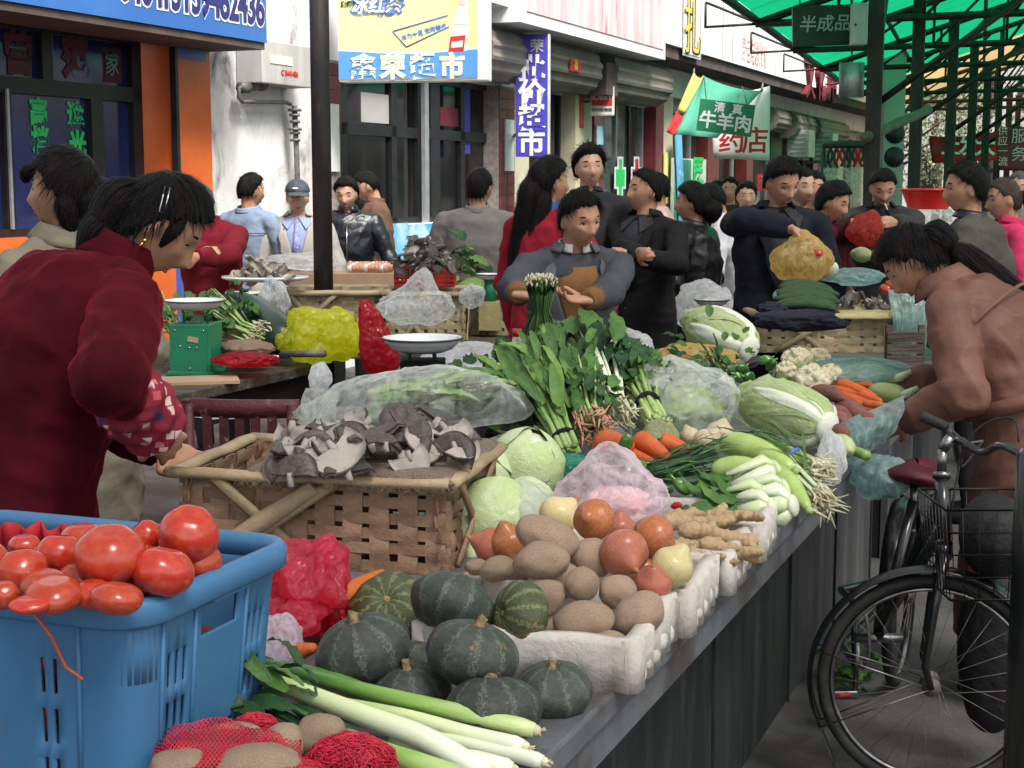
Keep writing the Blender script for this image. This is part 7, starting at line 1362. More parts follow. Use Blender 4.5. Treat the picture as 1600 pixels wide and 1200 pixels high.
napa('Chinese cabbage lying with its white base towards the counter edge', at(1294, 668, 4.40), at(1158, 618, 4.66), .078, 1); napa('Chinese cabbage farther back wrapped at its base', at(1172, 545, 6.0), at(1075, 500, 6.3), .085, 2)
# ---------------------------------------------------------------- cauliflowers
def cauli(label, px, py, Y, w, seed):
    p = at(px, py, Y); r = hw(p, w); t = thing('cauliflower', label, 'cauliflower', p, E(-20, 0, seed*50), 'cauliflowers on the counter'); m = MB(); rr = random.Random(seed); m.ball((0, 0, -.1*r), r*.86, None, 16, 10)
    for i in range(70): d = V((rr.gauss(0, 1), rr.gauss(0, 1), abs(rr.gauss(0, 1))-.15)).normalized(); m.ball(d*r*.84, r*rr.uniform(.13, .24), None, 8, 6)
    ob('curd', remesh(m, r*.045, 1, lambda p_, n_: r*.03*noise.noise(p_/r*11)), 'cauli', t)
    for k in range(5):
        a = k*1.257+seed; m = MB(); m.grid(lambda u, v: V((math.cos(a+(u-.5)*.9)*r*(1.0+.1*v), math.sin(a+(u-.5)*.9)*r*(1.0+.1*v), -.75*r+v*r*.75)), 5, 5); ob('leaf', m, 'leaf_pale', t)
for i, (px, py, Y, w, lb) in enumerate(((1246, 568, 5.2, 26, 'cauliflower at the back left of its group'), (1277, 565, 5.25, 22, 'small white cauliflower highest in its group'), (1297, 588, 5.0, 20, 'cauliflower beside the daikon'), (1270, 598, 4.9, 30, 'broad cauliflower at the front of its group'), (1228, 582, 5.1, 18, 'cauliflower half hidden behind the Chinese cabbage'))): cauli(lb, px, py, Y, w, i+1)
# ---------------------------------------------------------------- roots and fruit described by two pixel ends
def spindle(name, label, cat, a, b, r0, mt, prof, group=None, bend=.0, parts=None, seg=14):
    P0, P1 = at(*a), at(*b); L = (P1-P0).length; t = thing(name, label, cat, P0.lerp(P1, .5), None, group); n = 14; m = MB(); r = hw(P0, r0); side = (P1-P0).cross(V((0, 1, 0))).normalized(); rr = random.Random(label)
    Q = [P0.lerp(P1, i/n)+side*bend*L*math.sin(math.pi*i/n) for i in range(n+1)]; m.tube(Q, [max(.0008, r*prof(i/n)*(1+.03*noise.noise(V((i*.8, r0, len(label)))))) for i in range(n+1)], seg); wpart('body', m, mt, t)
    if parts: parts(t, Q, r)
    return t
carr = lambda s: math.sqrt(min(1, s*14))*(1-.62*s)*(1 if s < .93 else math.sqrt(max(0, (1-s)/.07)))
bulge = lambda s: (math.sin(math.pi*min(1, max(0, s*.98+.01)))**.5)*(.85+.3*s)
spn = lambda s: math.sin(math.pi*min(1, max(0, s)))**.65+.02
def crown_(t, Q, r): m = MB(); d = (Q[0]-Q[1]).normalized(); m.tube([Q[0]-d*.004, Q[0]+d*.006, Q[0]+d*.014], [r*.55, r*.4, r*.2], 7); wpart('crown', m, 'calyx', t)
for a, b, r0, lb in (((946, 695, 4.0), (985, 698, 3.85), 26, 'stubby thick carrot cut short by the red rooted spinach'), ((1035, 690, 4.05), (1080, 705, 4.0), 17, 'carrot pointing right beside the chives'), ((1000, 690, 3.95), (1045, 718, 3.80), 20, 'thick carrot lying over the peppers'), ((980, 712, 3.9), (1020, 722, 3.8), 14, 'thin carrot tip under the thick carrot'), ((962, 700, 3.92), (1000, 712, 3.86), 14, 'carrot behind the green pepper'), ((530, 940, 2.72), (602, 895, 2.86), 22, 'dirty carrot lying against the bamboo basket'), ((455, 1022, 2.44), (495, 1012, 2.42), 18, 'carrot end by the lilac bag')):
    spindle('carrot', lb, 'carrot', a, b, r0, 'carrot', carr, 'carrots', .02, crown_)
for i, (a, b, r0) in enumerate((((1310, 604, 5.0), (1365, 602, 4.9), 11), ((1312, 602, 4.92), (1370, 622, 4.75), 13), ((1308, 622, 4.85), (1362, 632, 4.7), 13), ((1330, 640, 4.75), (1398, 648, 4.62), 11), ((1318, 632, 4.78), (1380, 640, 4.66), 11), ((1345, 618, 4.8), (1378, 628, 4.7), 10), ((1350, 632, 4.72), (1404, 640, 4.6), 9), ((1300, 612, 4.9), (1350, 618, 4.8), 11))):
    spindle('carrot', ('carrot topmost of the right-hand pile', 'thick carrot in front of the topmost one', 'carrot ending at the middle of the right-hand pile', 'lowest carrot along the front of the right-hand pile', 'carrot just above the lowest one', 'short carrot on the right side of the pile', 'carrot tip reaching farthest right', 'carrot behind the sweet potatoes')[i], 'carrot', a, b, r0, 'carrot', carr, 'carrots in the right-hand pile', .02, crown_)
for i, (a, b, r0) in enumerate((((1262, 612, 4.72), (1322, 625, 4.55), 13), ((1305, 630, 4.62), (1355, 662, 4.45), 16), ((1330, 662, 4.45), (1376, 655, 4.4), 13), ((1290, 640, 4.6), (1330, 665, 4.45), 15), ((1300, 672, 4.42), (1325, 682, 4.35), 13), ((1302, 655, 4.5), (1322, 660, 4.42), 13))):
    spindle('sweet_potato', ('long sweet potato next to the cauliflower', 'large sweet potato in the middle of its pile', 'sweet potato with its tip pointing right', 'sweet potato against the Chinese cabbage', 'lowest sweet potato at the counter edge', 'stubby sweet potato under the large one')[i], 'sweet potato', a, b, r0, 'sweet_potato', spn, 'sweet potatoes', .05)
for a, b, r0, lb in (((1315, 587, 5.15), (1402, 592, 4.95), 15, 'long daikon topmost by the teal sheet'), ((1362, 612, 4.92), (1412, 618, 4.8), 17, 'short thick daikon at the counter end')):
    spindle('daikon', lb, 'daikon', a, b, r0, 'daikon', lambda s: math.sin(math.pi*min(.985, s*.93+.06))**.28, 'daikon', .0, lambda t, Q, r: [wpart('leaf_stub', MB().tube([Q[-1]-V((.01, 0, 0)), Q[-1]+V((.02+.012*k, 0, .012*k))], [.012, .009], 8), 'stalk_white', t) for k in range(3)])
spindle('daikon', 'pale daikon half wrapped near the garlic', 'daikon', (1300, 690, 4.25), (1330, 705, 4.12), 19, 'daikon', spn); spindle('spring_onion', 'thick green onion stalk hanging at the counter edge', 'onion', (1355, 712, 4.12), (1296, 690, 4.3), 9, 'stalk_green', lambda s: .9)
for a, b, r0, lb in (((1132, 690, 3.95), (1240, 735, 3.78), 23, 'long pale green zucchini lying on top'), ((1115, 738, 3.78), (1185, 728, 3.74), 20, 'zucchini half under the bok choy'), ((1195, 725, 3.76), (1262, 795, 3.52), 17, 'thin zucchini pointing down at the counter edge')):
    spindle('zucchini', lb, 'zucchini', a, b, r0, 'zucchini', lambda s: (math.sin(math.pi*min(1, s*.9+.06))**.35)*(1.1-.35*s), 'zucchinis', .04, lambda t, Q, r: wpart('stem', MB().tube([Q[-1], Q[-1]+(Q[-1]-Q[-2]).normalized()*.015], [r*.32, r*.36], 8), 'stalk_green', t))
for i, (px, py, Y, w, mt, lb) in enumerate(((1032, 683, 4.15, 30, 'turnip_green', 'large green-skinned turnip behind the carrots'), (1106, 692, 4.05, 24, 'radish_pale', 'pale turnip with pink top'), (1125, 680, 4.2, 24, 'radish_pale', 'pinkish turnip behind the pale one'), (1078, 682, 4.2, 16, 'radish_pale', 'small pink turnip near the plastic sheet'), (1298, 600, 5.0, 12, 'radish_pale', 'small round turnip between cauliflower and carrots'))):
    p = at(px, py, Y); r = hw(p, w); t = thing('turnip', lb, 'turnip', p, E(30, 20, i*60), 'turnips on the counter'); ob('bulb', withmat(ONI[i % 3], mt), None, t, scale=r); m = MB(); m.tube([V((0, 0, -.8*r)), V((.05*r, 0, -1.1*r)), V((.2*r, .05*r, -1.6*r))], [.14*r, .05*r, .008*r], 6); ob('root', m, mt, t)
    m = MB(); [m.tube([V((0, 0, 1.0*r)), V((.15*r*math.cos(k*2), .15*r*math.sin(k*2), 1.3*r))], .07*r, 6) for k in range(3)]; ob('leaf_stub', m, 'stalk_green', t)
# bok choy
def bok(label, base, tip, seed, s=1.0):
    b0, t0 = at(*base), at(*tip); d = (t0-b0); L = d.length; dn = d.normalized(); up = V((0, -.4, 1)); x = up.cross(dn).normalized(); y = dn.cross(x); Mx = Matrix((x, y, dn)).transposed(); t = thing('bok_choy', label, 'bok choy', b0, None, 'bok choy on the counter'); rr = random.Random(seed)
    for i in range(7):
        a = i*2.399; r = .010+.0032*i; o = V((math.cos(a)*r, math.sin(a)*r, 0)); m = MB(); m.tube([o*.5, o*1.35+Z*.022, o*1.3+Z*L*.35, o*1.3+Z*L*.6], [(.011*s, .007*s), (.018*s, .010*s), (.012*s, .007*s), (.007*s, .004*s)], 10, up=Z.cross(o)); ob('stalk', m, 'stalk_white', t, rot=Mx)
        mm = Mx@Matrix.Rotation(a-math.pi/2, 3, 'Z')@Matrix.Rotation(R(78), 3, 'X'); ob('leaf', withmat(rr.choice(leaves('bok')), 'leaf_green'), None, t, Mx@(o*1.25+Z*L*.52), mm, s*rr.uniform(.8, 1.1))
    m = MB(); m.ball((0, 0, -.002), (.022*s, .022*s, .012)); ob('base', m, 'stalk_white', t, rot=Mx)
for i, (b_, t_, lb) in enumerate((((1212, 735, 3.68), (1095, 782, 3.66), 'bok choy with thick white stalk lying topmost'), ((1225, 765, 3.58), (1130, 792, 3.58), 'bok choy right of the topmost one'), ((1195, 775, 3.52), (1105, 800, 3.55), 'bok choy in the front row by the ginger'), ((1238, 790, 3.48), (1150, 800, 3.54), 'bok choy at the counter edge'), ((1205, 795, 3.46), (1125, 806, 3.5), 'lowest bok choy beside the ginger box'))): bok(lb, b_, t_, i, 1.25)
# peppers
def pepper_mesh(seed):
    o = V((seed*2.7, 1, 0)); return lump(lambda d: V((d.x*.62, d.y*.62, d.z*1.0))*(1+.10*math.cos(3*math.atan2(d.y, d.x)+seed)*sst(1, .2, abs(d.z))+.14*noise.noise(d*2+o)+.06*noise.noise(d*5+o)), 3, 'pepper')
PEP = [pepper_mesh(i) for i in range(3)]
def peppers(label, group, spots, Y, w):
    for i, (px, py) in enumerate(spots):
        p = at(px, py, Y+rng.uniform(-.08, .08)); r = hw(p, w)*rng.uniform(.8, 1.2); M = E(rng.uniform(-90, 90), rng.uniform(-90, 90), rng.uniform(0, 360)); t = thing('green_pepper', label, 'pepper', p, M, group); ob('body', withmat(PEP[i % 3], 'pepper'), None, t, scale=r); m = MB(); m.tube([V((0, 0, .85*r)), V((.05*r, 0, 1.1*r)), V((.2*r, 0, 1.35*r))], [.12*r, .09*r, .10*r], 6); ob('stem', m, 'stalk_green', t)
peppers('wrinkled green pepper in the pile below the carrots', 'green peppers below the carrots', [(930, 715), (950, 725), (970, 712), (1000, 728), (1025, 735), (1045, 745), (1060, 738), (1020, 755), (985, 730), (915, 728), (1040, 765), (1065, 760)], 3.75, 15); peppers('green pepper in the pile beside the far Chinese cabbage', 'green peppers beside the far cabbage', [(1145, 578), (1160, 575), (1155, 590), (1170, 588), (1140, 595), (1195, 562), (1205, 570), (1180, 600)], 5.1, 12)
p = at(978, 692, 3.86); item('green_pepper', PEP[1], 'pepper', p, hw(p, 17), E(20, 10, 0), 'single upright green pepper between the carrots', 'pepper')
spindle('eggplant', 'dark eggplant behind the green pepper pile', 'eggplant', (1165, 572, 5.2), (1190, 558, 5.3), 8, 'eggplant', spn); spindle('chili', 'small red chili beside the ginger', 'chili', (1048, 792, 3.4), (1066, 788, 3.38), 6, 'chili_red', spn)
p = at(1046, 812, 3.3); item('red_radish', ONI[0], 'chili_red', p, hw(p, 9), E(0, 0, 0), 'small red radish peeping by the pink bag', 'radish')
# bottle
bt = thing('bottle', 'clear plastic bottle with red cap among the greens', 'bottle', at(808, 555, 4.85)); k = mpp(bt.location); m = MB(); m.tube([V((0, 0, -.10)), V((0, 0, .02)), V((0, 0, .045)), V((0, 0, .062))], [.032, .032, .016, .014], 16); ob('body', m, 'film_clear', bt); m = MB(); m.tube([V((0, 0, .060)), V((0, 0, .084))], .0155, 16); ob('cap', m, 'chili_red', bt)
# ================================================================ SCALES, CHAIR, BACK STALL GOODS
def pan(parent, c, r, h, name='pan'):
    m = MB(); pr = [(0.02, 0), (.55, .02), (.78, .25), (.95, .72), (1.0, 1.0), (1.04, 1.02)]; m.grid(lambda u, v: (lambda i, k: c+V((math.cos(u*6.2832)*r*(pr[i][0]+(pr[i+1][0]-pr[i][0])*k), math.sin(u*6.2832)*r*(pr[i][0]+(pr[i+1][0]-pr[i][0])*k), h*(pr[i][1]+(pr[i+1][1]-pr[i][1])*k))))(min(4, int(v*5)), v*5-min(4, int(v*5))), 36, 15, True); o = ob(name, m, 'enamel', parent); o.modifiers.new('t', 'SOLIDIFY').thickness = .003
    m = MB(); m.tube([c+V((math.cos(k*.2618)*r*1.04, math.sin(k*.2618)*r*1.04, h*1.02)) for k in range(24)], .0035, 6, closed=True); ob('pan_rim', m, 'enamel_rim', o); return o
p = at(300, 588, 6.2); sc1 = thing('kitchen_scale', 'green metal spring scale with white enamel pan', 'scale', V((p.x, p.y, .842)), E(0, 0, -8)); k = mpp(p)
m = MB(); m.box((0, .06, .105), (.175, .15, .21), None, .006); ob('case', m, 'scale_green', sc1, smooth=False); m = MB(); m.box((0, .06, .008), (.20, .17, .016), None, .003); ob('base', m, 'scale_green', sc1, smooth=False)
m = MB(); m.box((0, -.016, .10), (.145, .004, .18), None, .001); ob('face_plate', m, 'scale_green', sc1, smooth=False)
for x, z in ((-.06, .185), (.06, .185), (-.04, .12), (.0, .115), (.0, .03), (.03, .115)): m = MB(); m.ball((x, -.020, z), (.004, .003, .004)); ob('rivet', m, 'clip_metal', sc1)
m = MB(); m.box((.015, -.0195, .148), (.045, .002, .022), Matrix.Rotation(R(8), 3, 'Y')); ob('label_sticker', m, 'kraft', sc1, smooth=False)
for s in (-1, 1): m = MB(); m.tube([V((s*.05, .06, .21)), V((s*.05, .06, .25)), V((s*.065, .06, .27))], [.006, .006, .005], 6); ob('arm', m, 'scale_green', sc1)
pan(sc1, V((0, .06, .262)), .122, .038)
p = at(660, 545, 4.85); sc2 = thing('kitchen_scale', 'scale with wide white enamel pan behind the wrapped greens', 'scale', V((p.x, p.y, .80)))
m = MB(); m.box((0, .03, .13), (.14, .12, .26), None, .006); ob('case', m, 'dark_void', sc2, smooth=False)
for s in (-1, 1): m = MB(); m.tube([V((s*.04, .0, .25)), V((s*.04, -.05, .29)), V((s*.045, -.06, .315))], .007, 6); ob('arm', m, 'scale_green', sc2)
pan(sc2, V((0, .0, .285)), .123, .045)
for px, py, Y, r, lb in ((765, 437, 8.6, .075, 'small enamel scale pan at the end of the bamboo baskets'), (1112, 478, 7.7, .085, 'shallow enamel pan behind the far Chinese cabbage')):
    q = at(px, py, Y); t = thing('scale_pan', lb, 'pan', q); pan(t, V((0, 0, 0)), r, .03, 'dish'); m = MB(); m.tube([V((0, 0, 0)), V((0, 0, -.12))], [.03, .04], 10); ob('pedestal', m, 'scale_green', t); m = MB(); m.box((0, 0, -.2), (.12, .12, .16)); ob('case', m, 'sack_yellow', t, smooth=False)
# chair
p = at(372, 668, 4.7); chx = thing('wooden_chair', 'worn dark red wooden chair standing behind the big basket', 'chair', V((p.x, p.y, 0)), E(0, 0, -6)); wch = 84*mpp(p)
for s in (-1, 1): m = MB(); m.tube([V((s*wch, 0, 0)), V((s*wch, .0, .45)), V((s*wch, .03, .935))], [(.020, .018)]*3, 8, up=(1, 0, 0)); ob('post', m, 'chair_paint', chx)
m = MB(); m.grid(lambda u, v: V(((u-.5)*2*(wch+.02), .03-.02*math.sin(u*math.pi), .895+v*.055)), 12, 2); o = ob('top_rail', m, 'chair_paint', chx); o.modifiers.new('t', 'SOLIDIFY').thickness = .028
m = MB(); m.box((0, .01, .70), (wch*2, .02, .035)); ob('lower_rail', m, 'chair_paint', chx, smooth=False)
for x in (-.62, -.3, 0, .3, .62): m = MB(); m.box((x*wch, .018, .80), (.028, .012, .20)); ob('slat', m, 'chair_paint', chx, smooth=False)
m = MB(); m.box((0, .22, .45), (wch*2+.04, .42, .03), None, .006); ob('seat', m, 'chair_paint', chx, smooth=False)
for s in (-1, 1): m = MB(); m.box((s*wch, .40, .22), (.035, .035, .44)); ob('leg', m, 'chair_paint', chx, smooth=False)
# winter melon, cut melon, brown paper, red sheet, rod, scraps
spindle('winter_melon', 'long dark green winter melon lying on the wooden table', 'winter melon', (352, 478, 7.15), (448, 532, 6.5), 38, 'wintermelon', lambda s: math.sin(math.pi*min(.99, s*.94+.03))**.38, seg=22)
cmn = at(380, 458, 7.5); t = thing('cut_melon', 'cut half of winter melon showing pale flesh', 'winter melon', cmn); m = MB(); m.tube([V((0, 0, -.08)), V((0, 0, -.05)), V((0, 0, .0))], [.07, .09, .095], 20); ob('rind', m, 'wintermelon', t); m = MB(); m.tube([V((0, 0, .0)), V((0, 0, .006))], [.09, .085], 20); ob('flesh', m, 'melon_flesh', t)
bag('paper_wrap', 'brown paper wrapped round the greens beside the scale', 385, 545, 6.35, 42, 14, .09, 'brown_paper', 41, .25, cat='paper'); bag('plastic_sheet', 'flat red plastic sheet on the wooden table', 385, 562, 6.15, 48, 11, .09, 'film_red', 42, .35, cat='sheet')
m = MB(); m.tube([at(440, 553, 6.3), at(507, 553, 6.15)], .014, 10); tag(ob('metal_rod', m, 'pipe_metal'), 'short dark metal rod lying at the table end', 'rod')
m = MB(); q = at(300, 602, 6.0); m.box((q.x, q.y, .847), (.36, .2, .012), E(0, 0, 14)); tag(ob('cutting_board', m, 'cardboard', smooth=False), 'flat board under the front of the green scale', 'board')
# bamboo baskets in the back row
def bk(label, px0, px1, pyt, zt, Wd, H, nv, nh, rot=0, mt='bamboo_far'):
    a, b = onz(px0, pyt, zt), onz(px1, pyt, zt); b.y = a.y; c = a.lerp(b, .5)+V((0, Wd/2, 0)); return basket(label, V((c.x, c.y, zt-H)), E(0, 0, rot), (b-a).length, Wd, H, nv, nh, mt, mt, brace=True, group='bamboo baskets in the back row', rimr=.02)
bk('wide bamboo basket behind the winter melon', 425, 592, 458, 1.02, .5, .26, 9, 5); bk('bamboo basket under the knotted clear bag', 602, 728, 460, 1.02, .5, .30, 8, 6); bk('narrow bamboo basket beside the long haired woman', 734, 800, 458, 1.00, .5, .26, 5, 5)
bk3 = bk('bamboo basket with black cloth below the cucumbers', 1182, 1392, 492, .985, .45, .185, 10, 5)
# mushrooms on a white tray, egg boxes, red crate
tr = thing('tray', 'pale oval tray holding mushrooms at the wide basket', 'tray', at(415, 440, 8.35)); m = MB(); m.grid(lambda u, v: V((math.cos(u*6.2832)*.24*v, math.sin(u*6.2832)*.17*v, .02*v**6)), 28, 5, True); o = ob('dish', m, 'enamel', tr); o.modifiers.new('t', 'SOLIDIFY').thickness = .012
def heap(n, px0, px1, pyb, hpx, Y, meshes, size, label, group):
    for i in range(n):
        u = rng.random(); v = rng.random(); x = px0+(px1-px0)*u; y = pyb-v*hpx*math.sin(math.pi*min(1, max(0, u*.9+.05))); p = at(x, y, Y+rng.uniform(-.06, .08)); o = ob('mushroom', rng.choice(meshes), None, None, p, E(rng.uniform(-80, 100), rng.uniform(-60, 60), rng.uniform(0, 360)), size*rng.uniform(.75, 1.2)); tag(o, label, 'mushroom', group)
heap(34, 362, 452, 436, 34, 8.3, MUP, .052, 'pale mushroom piled on the oval tray', 'pale mushrooms on the tray')
heap(46, 620, 708, 420, 48, 8.5, MU, .055, 'dark mushroom heaped in the red plastic crate', 'dark mushrooms in the red crate')
heap(22, 1305, 1398, 482, 26, 6.75, MU, .042, 'black and white mushroom on the yellow sacking', 'mushrooms on the yellow sacking')
q = at(665, 446, 8.6); rcr = thing('crate', 'red plastic crate heaped with dark mushrooms', 'crate', q-Z*.0); LRc = .33
m = MB()
for f in range(4):
    Rz = Matrix.Rotation(f*math.pi/2, 3, 'Z'); ln, of = (LRc, .11) if f % 2 == 0 else (.22, LRc/2)
    pm = MB()
    for j in range(5): pm.box(Rz@V((0, -of, .008+j*.024)), (ln, .006, .010), Rz)
    for i in range(int(ln/.022)+1): pm.box(Rz@V((-ln/2+i*.022, -of, .05)), (.008, .005, .10), Rz)
    pm.box(Rz@V((0, -of, .108)), (ln+.02, .016, .016), Rz); ob('lattice_side', pm, 'red_plastic', rcr, smooth=False)
m.box((0, 0, .0), (LRc, .22, .006)); ob('floor', m, 'red_plastic', rcr, smooth=False)
eb = thing('egg_box', 'long cardboard box of eggs behind the round post', 'box', at(520, 445, 9.2)); ke = mpp(eb.location)
for x0, x1 in ((-70, 0), (1, 100)): m = MB(); m.box(((x0+x1)/2*ke, 0, .0), ((x1-x0)*ke, .30, 40*ke), None, .004); ob('carton', m, 'cardboard', eb, smooth=False)
EG = lump(lambda d: V((d.x*.8, d.y*.8, d.z)), 3, 'egg'); mat('egg_brown', (.55, .27, .17), (.60, .32, .21), 9, .5); mat('egg_white', (.72, .69, .66), rough=.5)
for i in range(40):
    q = at(548+(i % 14)*4.9+rng.uniform(-1, 1), 419-(i//14)*2.5, 9.1+(i//14)*.08); item('egg', EG, 'egg_brown' if i % 5 else 'egg_white', q, .026, E(rng.uniform(0, 180), rng.uniform(0, 90), 0), 'egg lying on the cardboard egg box', 'egg', 'eggs on the cardboard box')
bag('plastic_sheet', 'crumpled white wrapping on the cardboard egg box', 470, 408, 9.15, 50, 12, .12, 'film_white', 51, .5, cat='wrapping')
# right-hand stall
for i in range(11):
    a = (1210+rng.uniform(0, 12), 442+i*3.6, 7.0-.03*i); b = (1310+rng.uniform(-15, 8), 452+i*3.0, 6.9-.03*i); spindle('cucumber', ('cucumber topmost of the pile', 'cucumber second from the top', 'cucumber third from the top', 'cucumber fourth from the top', 'cucumber fifth from the top', 'cucumber in the middle of the pile', 'cucumber just below the middle', 'cucumber fourth from the bottom', 'cucumber third from the bottom', 'cucumber second from the bottom', 'cucumber lowest of the pile')[i]+' under the yellow bag', 'cucumber', a, b, 7, 'cucumber', lambda s: math.sin(math.pi*min(.99, s*.96+.02))**.3, 'cucumbers under the yellow bag', .05)
bag('black_cloth', 'black cloth bundled over the bamboo basket', 1250, 500, 6.62, 72, 16, .10, 'black_cloth', 61, .3, cat='cloth'); bag('black_cloth', 'rolled dark cloth at the left of the cucumbers', 1212, 482, 6.75, 28, 10, .09, 'black_cloth', 62, .3, cat='cloth')
sy = thing('sacking_mat', 'yellow sacking under the black and white mushrooms', 'sacking', at(1345, 485, 6.7)); m = MB(); m.grid(lambda u, v: V(((u-.5)*.33+.02*v, (v-.5)*.28, .01*noise.noise(V((u*4, v*4, 1)))-.02*sst(.08, 0, min(u, 1-u, v, 1-v)))), 20, 14); o = ob('cloth', m, 'sack_yellow', sy); o.modifiers.new('t', 'SOLIDIFY').thickness = .012
for i, (px, py, lb) in enumerate(((1385, 452, 'tomato on the right stall nearest the brown coat woman'), (1402, 448, 'tomato at the back of the right stall'), (1410, 456, 'tomato at the front of the right stall'), (1393, 446, 'tomato in the middle of the right stall group'))): q = at(px, py, 7.3); item('tomato', TOM[i % 4], 'tomato', q, hw(q, 11), E(10, 0, i*60), lb, 'tomato', 'tomatoes on the right stall')
for i, (px, py, Y, rot) in enumerate(((1265, 374, 7.25, 0), (1278, 396, 7.1, 1))): q = at(px, py, Y); item('tomato', TOM[i], 'tomato', q, hw(q, 9), E(0, 0, 0), ('tomato at the mouth of the yellow bag', 'tomato bulging out of the yellow bag')[i], 'tomato', 'tomatoes in the yellow bag')
spindle('gourd', 'grey-green gourd on the right stall', 'gourd', (1328, 396, 8.0), (1365, 400, 7.9), 12, 'turnip_green', spn); spindle('gourd', 'second gourd touching the hair of the brown coat woman', 'gourd', (1355, 402, 7.95), (1395, 398, 7.85), 12, 'wintermelon', spn); spindle('daikon', 'white and green radish beside the yellow bag', 'daikon', (1290, 432, 7.4), (1305, 412, 7.3), 12, 'stalk_white', spn)
bs_ = at(1450, 322, 10.4); bn = thing('basin', 'bright red plastic basin standing behind the profile man', 'basin', bs_); m = MB(); k = mpp(bs_); m.grid(lambda u, v: V((math.cos(u*6.2832)*(.13+.05*v+.012*sst(.9, 1, v)), math.sin(u*6.2832)*(.13+.05*v+.012*sst(.9, 1, v)), -.02+.13*v)), 36, 8, True); o = ob('bowl', m, 'basin_red', bn); o.modifiers.new('t', 'SOLIDIFY').thickness = .006; m = MB(); m.tube([V((math.cos(i*.2618)*.192, math.sin(i*.2618)*.192, .11)) for i in range(24)], .008, 6, closed=True); ob('rim', m, 'basin_red', bn)
bx_ = thing('stall_box', 'white foam box under the red basin', 'box', bs_-Z*.14); m = MB(); m.box((0, 0, -.1), (.6, .4, .24), None, .01); ob('carton', m, 'foam', bx_, smooth=False); m = MB(); m.box((0, 0, .022), (.61, .41, .02), None, .004); ob('lid', m, 'foam', bx_, smooth=False)
cr2 = thing('wooden_box', 'slatted wooden box end beside the teal plastic', 'box', at(1415, 545, 6.5)); 
for j in range(4): m = MB(); m.box((0, 0, -.10+j*.05), (.16, .016, .042)); ob('slat', m, 'wood_old', cr2, smooth=False)
for s in (-1, 1): m = MB(); m.box((s*.07, .02, -.02), (.025, .025, .24)); ob('post', m, 'wood_old', cr2, smooth=False)
# ================================================================ BICYCLE
mat('bike_black', (.010, .012, .012), (.016, .018, .018), 6, .25, spec=.5, coat=.4); mat('chrome', (.34, .34, .35), (.2, .19, .18), 14, .32, metal=1); mat('rubber', (.018, .018, .018), (.03, .03, .028), 12, .75, .3, 60); mat('saddle_red', (.09, .006, .016), (.06, .004, .010), 6, .6, .3, 30); mat('basket_wire', (.03, .03, .03), rough=.4, metal=.6); mat('bag_black', (.006, .006, .007), (.012, .012, .013), 5, .6, .6, 18)
HUB = at(1452, 1108, 3.92); RWh = .296; bike = thing('bicycle', 'old black bicycle with wire basket parked beside the counter', 'bicycle', V((HUB.x, HUB.y, 0)))
HUB.z = RWh+.012; wd_ = V((math.cos(R(12)), -math.sin(R(12)), 0)); wn_ = V((math.sin(R(12)), math.cos(R(12)), 0))                 # wheel heading (turned to the right) and its axle
def wheel(c, hd, ax, fork=True):
    w = bpy.data.objects.new('wheel', None); COL.objects.link(w); w.parent = bike; w.location = c-bike.location
    circ = lambda r, n=64: [hd*(r*math.cos(6.2832*k/n))+Z*(r*math.sin(6.2832*k/n)) for k in range(n)]
    m = MB(); m.tube(circ(RWh-.018), [(.019, .017)]*64, 10, closed=True, up=ax); ob('tyre', m, 'rubber', w); m = MB(); m.tube(circ(RWh-.040), [(.013, .007)]*64, 8, closed=True, up=ax); ob('rim', m, 'chrome', w)
    m = MB(); m.tube([-ax*.045, ax*.045], .014, 10); m.tube([-ax*.034, -ax*.028], .026, 12); m.tube([ax*.028, ax*.034], .026, 12); ob('hub', m, 'pipe_metal', w)
    for k in range(28):
        a = 6.2832*k/28; s = 1 if k % 2 else -1; b = a+(.9 if (k//2) % 2 else -.9); m = MB(); m.tube([ax*(.031*s)+(hd*math.cos(b)+Z*math.sin(b))*.022, (hd*math.cos(a)+Z*math.sin(a))*(RWh-.042)], .0011, 4); ob('spoke', m, 'pipe_metal', w)
    return w
wheel(HUB, wd_, wn_)
def bpart(name, mb, mt, par=None): return ob(name, mb, mt, par or bike, loc=-bike.location if par is None else (0, 0, 0))
def guard(c, hd, ax, a0, a1, name='mudguard'):
    m = MB(); m.grid(lambda u, v: c+(hd*math.cos(R(a0+(a1-a0)*u))+Z*math.sin(R(a0+(a1-a0)*u)))*(RWh+.022-.012*abs(v-.5)*2)+ax*((v-.5)*.062), 40, 4); o = bpart(name, m, 'bike_black'); o.modifiers.new('t', 'SOLIDIFY').thickness = .002; return o
guard(HUB, wd_, wn_, 20, 205)
m = MB(); gp_ = lambda a: HUB+(wd_*math.cos(R(a))+Z*math.sin(R(a)))*(RWh+.02)
for s in (-1, 1): m.tube([HUB+wn_*.05*s, gp_(165)+wn_*.03*s], .0022, 5); m.tube([HUB+wn_*.05*s, gp_(205)+wn_*.03*s], .0022, 5)
bpart('mudguard_stay', m, 'chrome'); m = MB(); a_ = gp_(204); m.grid(lambda u, v: a_+(gp_(205)-gp_(200)).normalized()*(.12*v)+wn_*((u-.5)*(.05+.02*v)), 3, 4); o = bpart('mud_flap', m, 'rubber'); o.modifiers.new('t', 'SOLIDIFY').thickness = .003
HT0 = at(1478, 872, 4.02); CRN = HUB+Z*(RWh+.055)+wd_*.03+V((0, .03, 0)); HTT = CRN+V((.004, .06, .20)); m = MB()
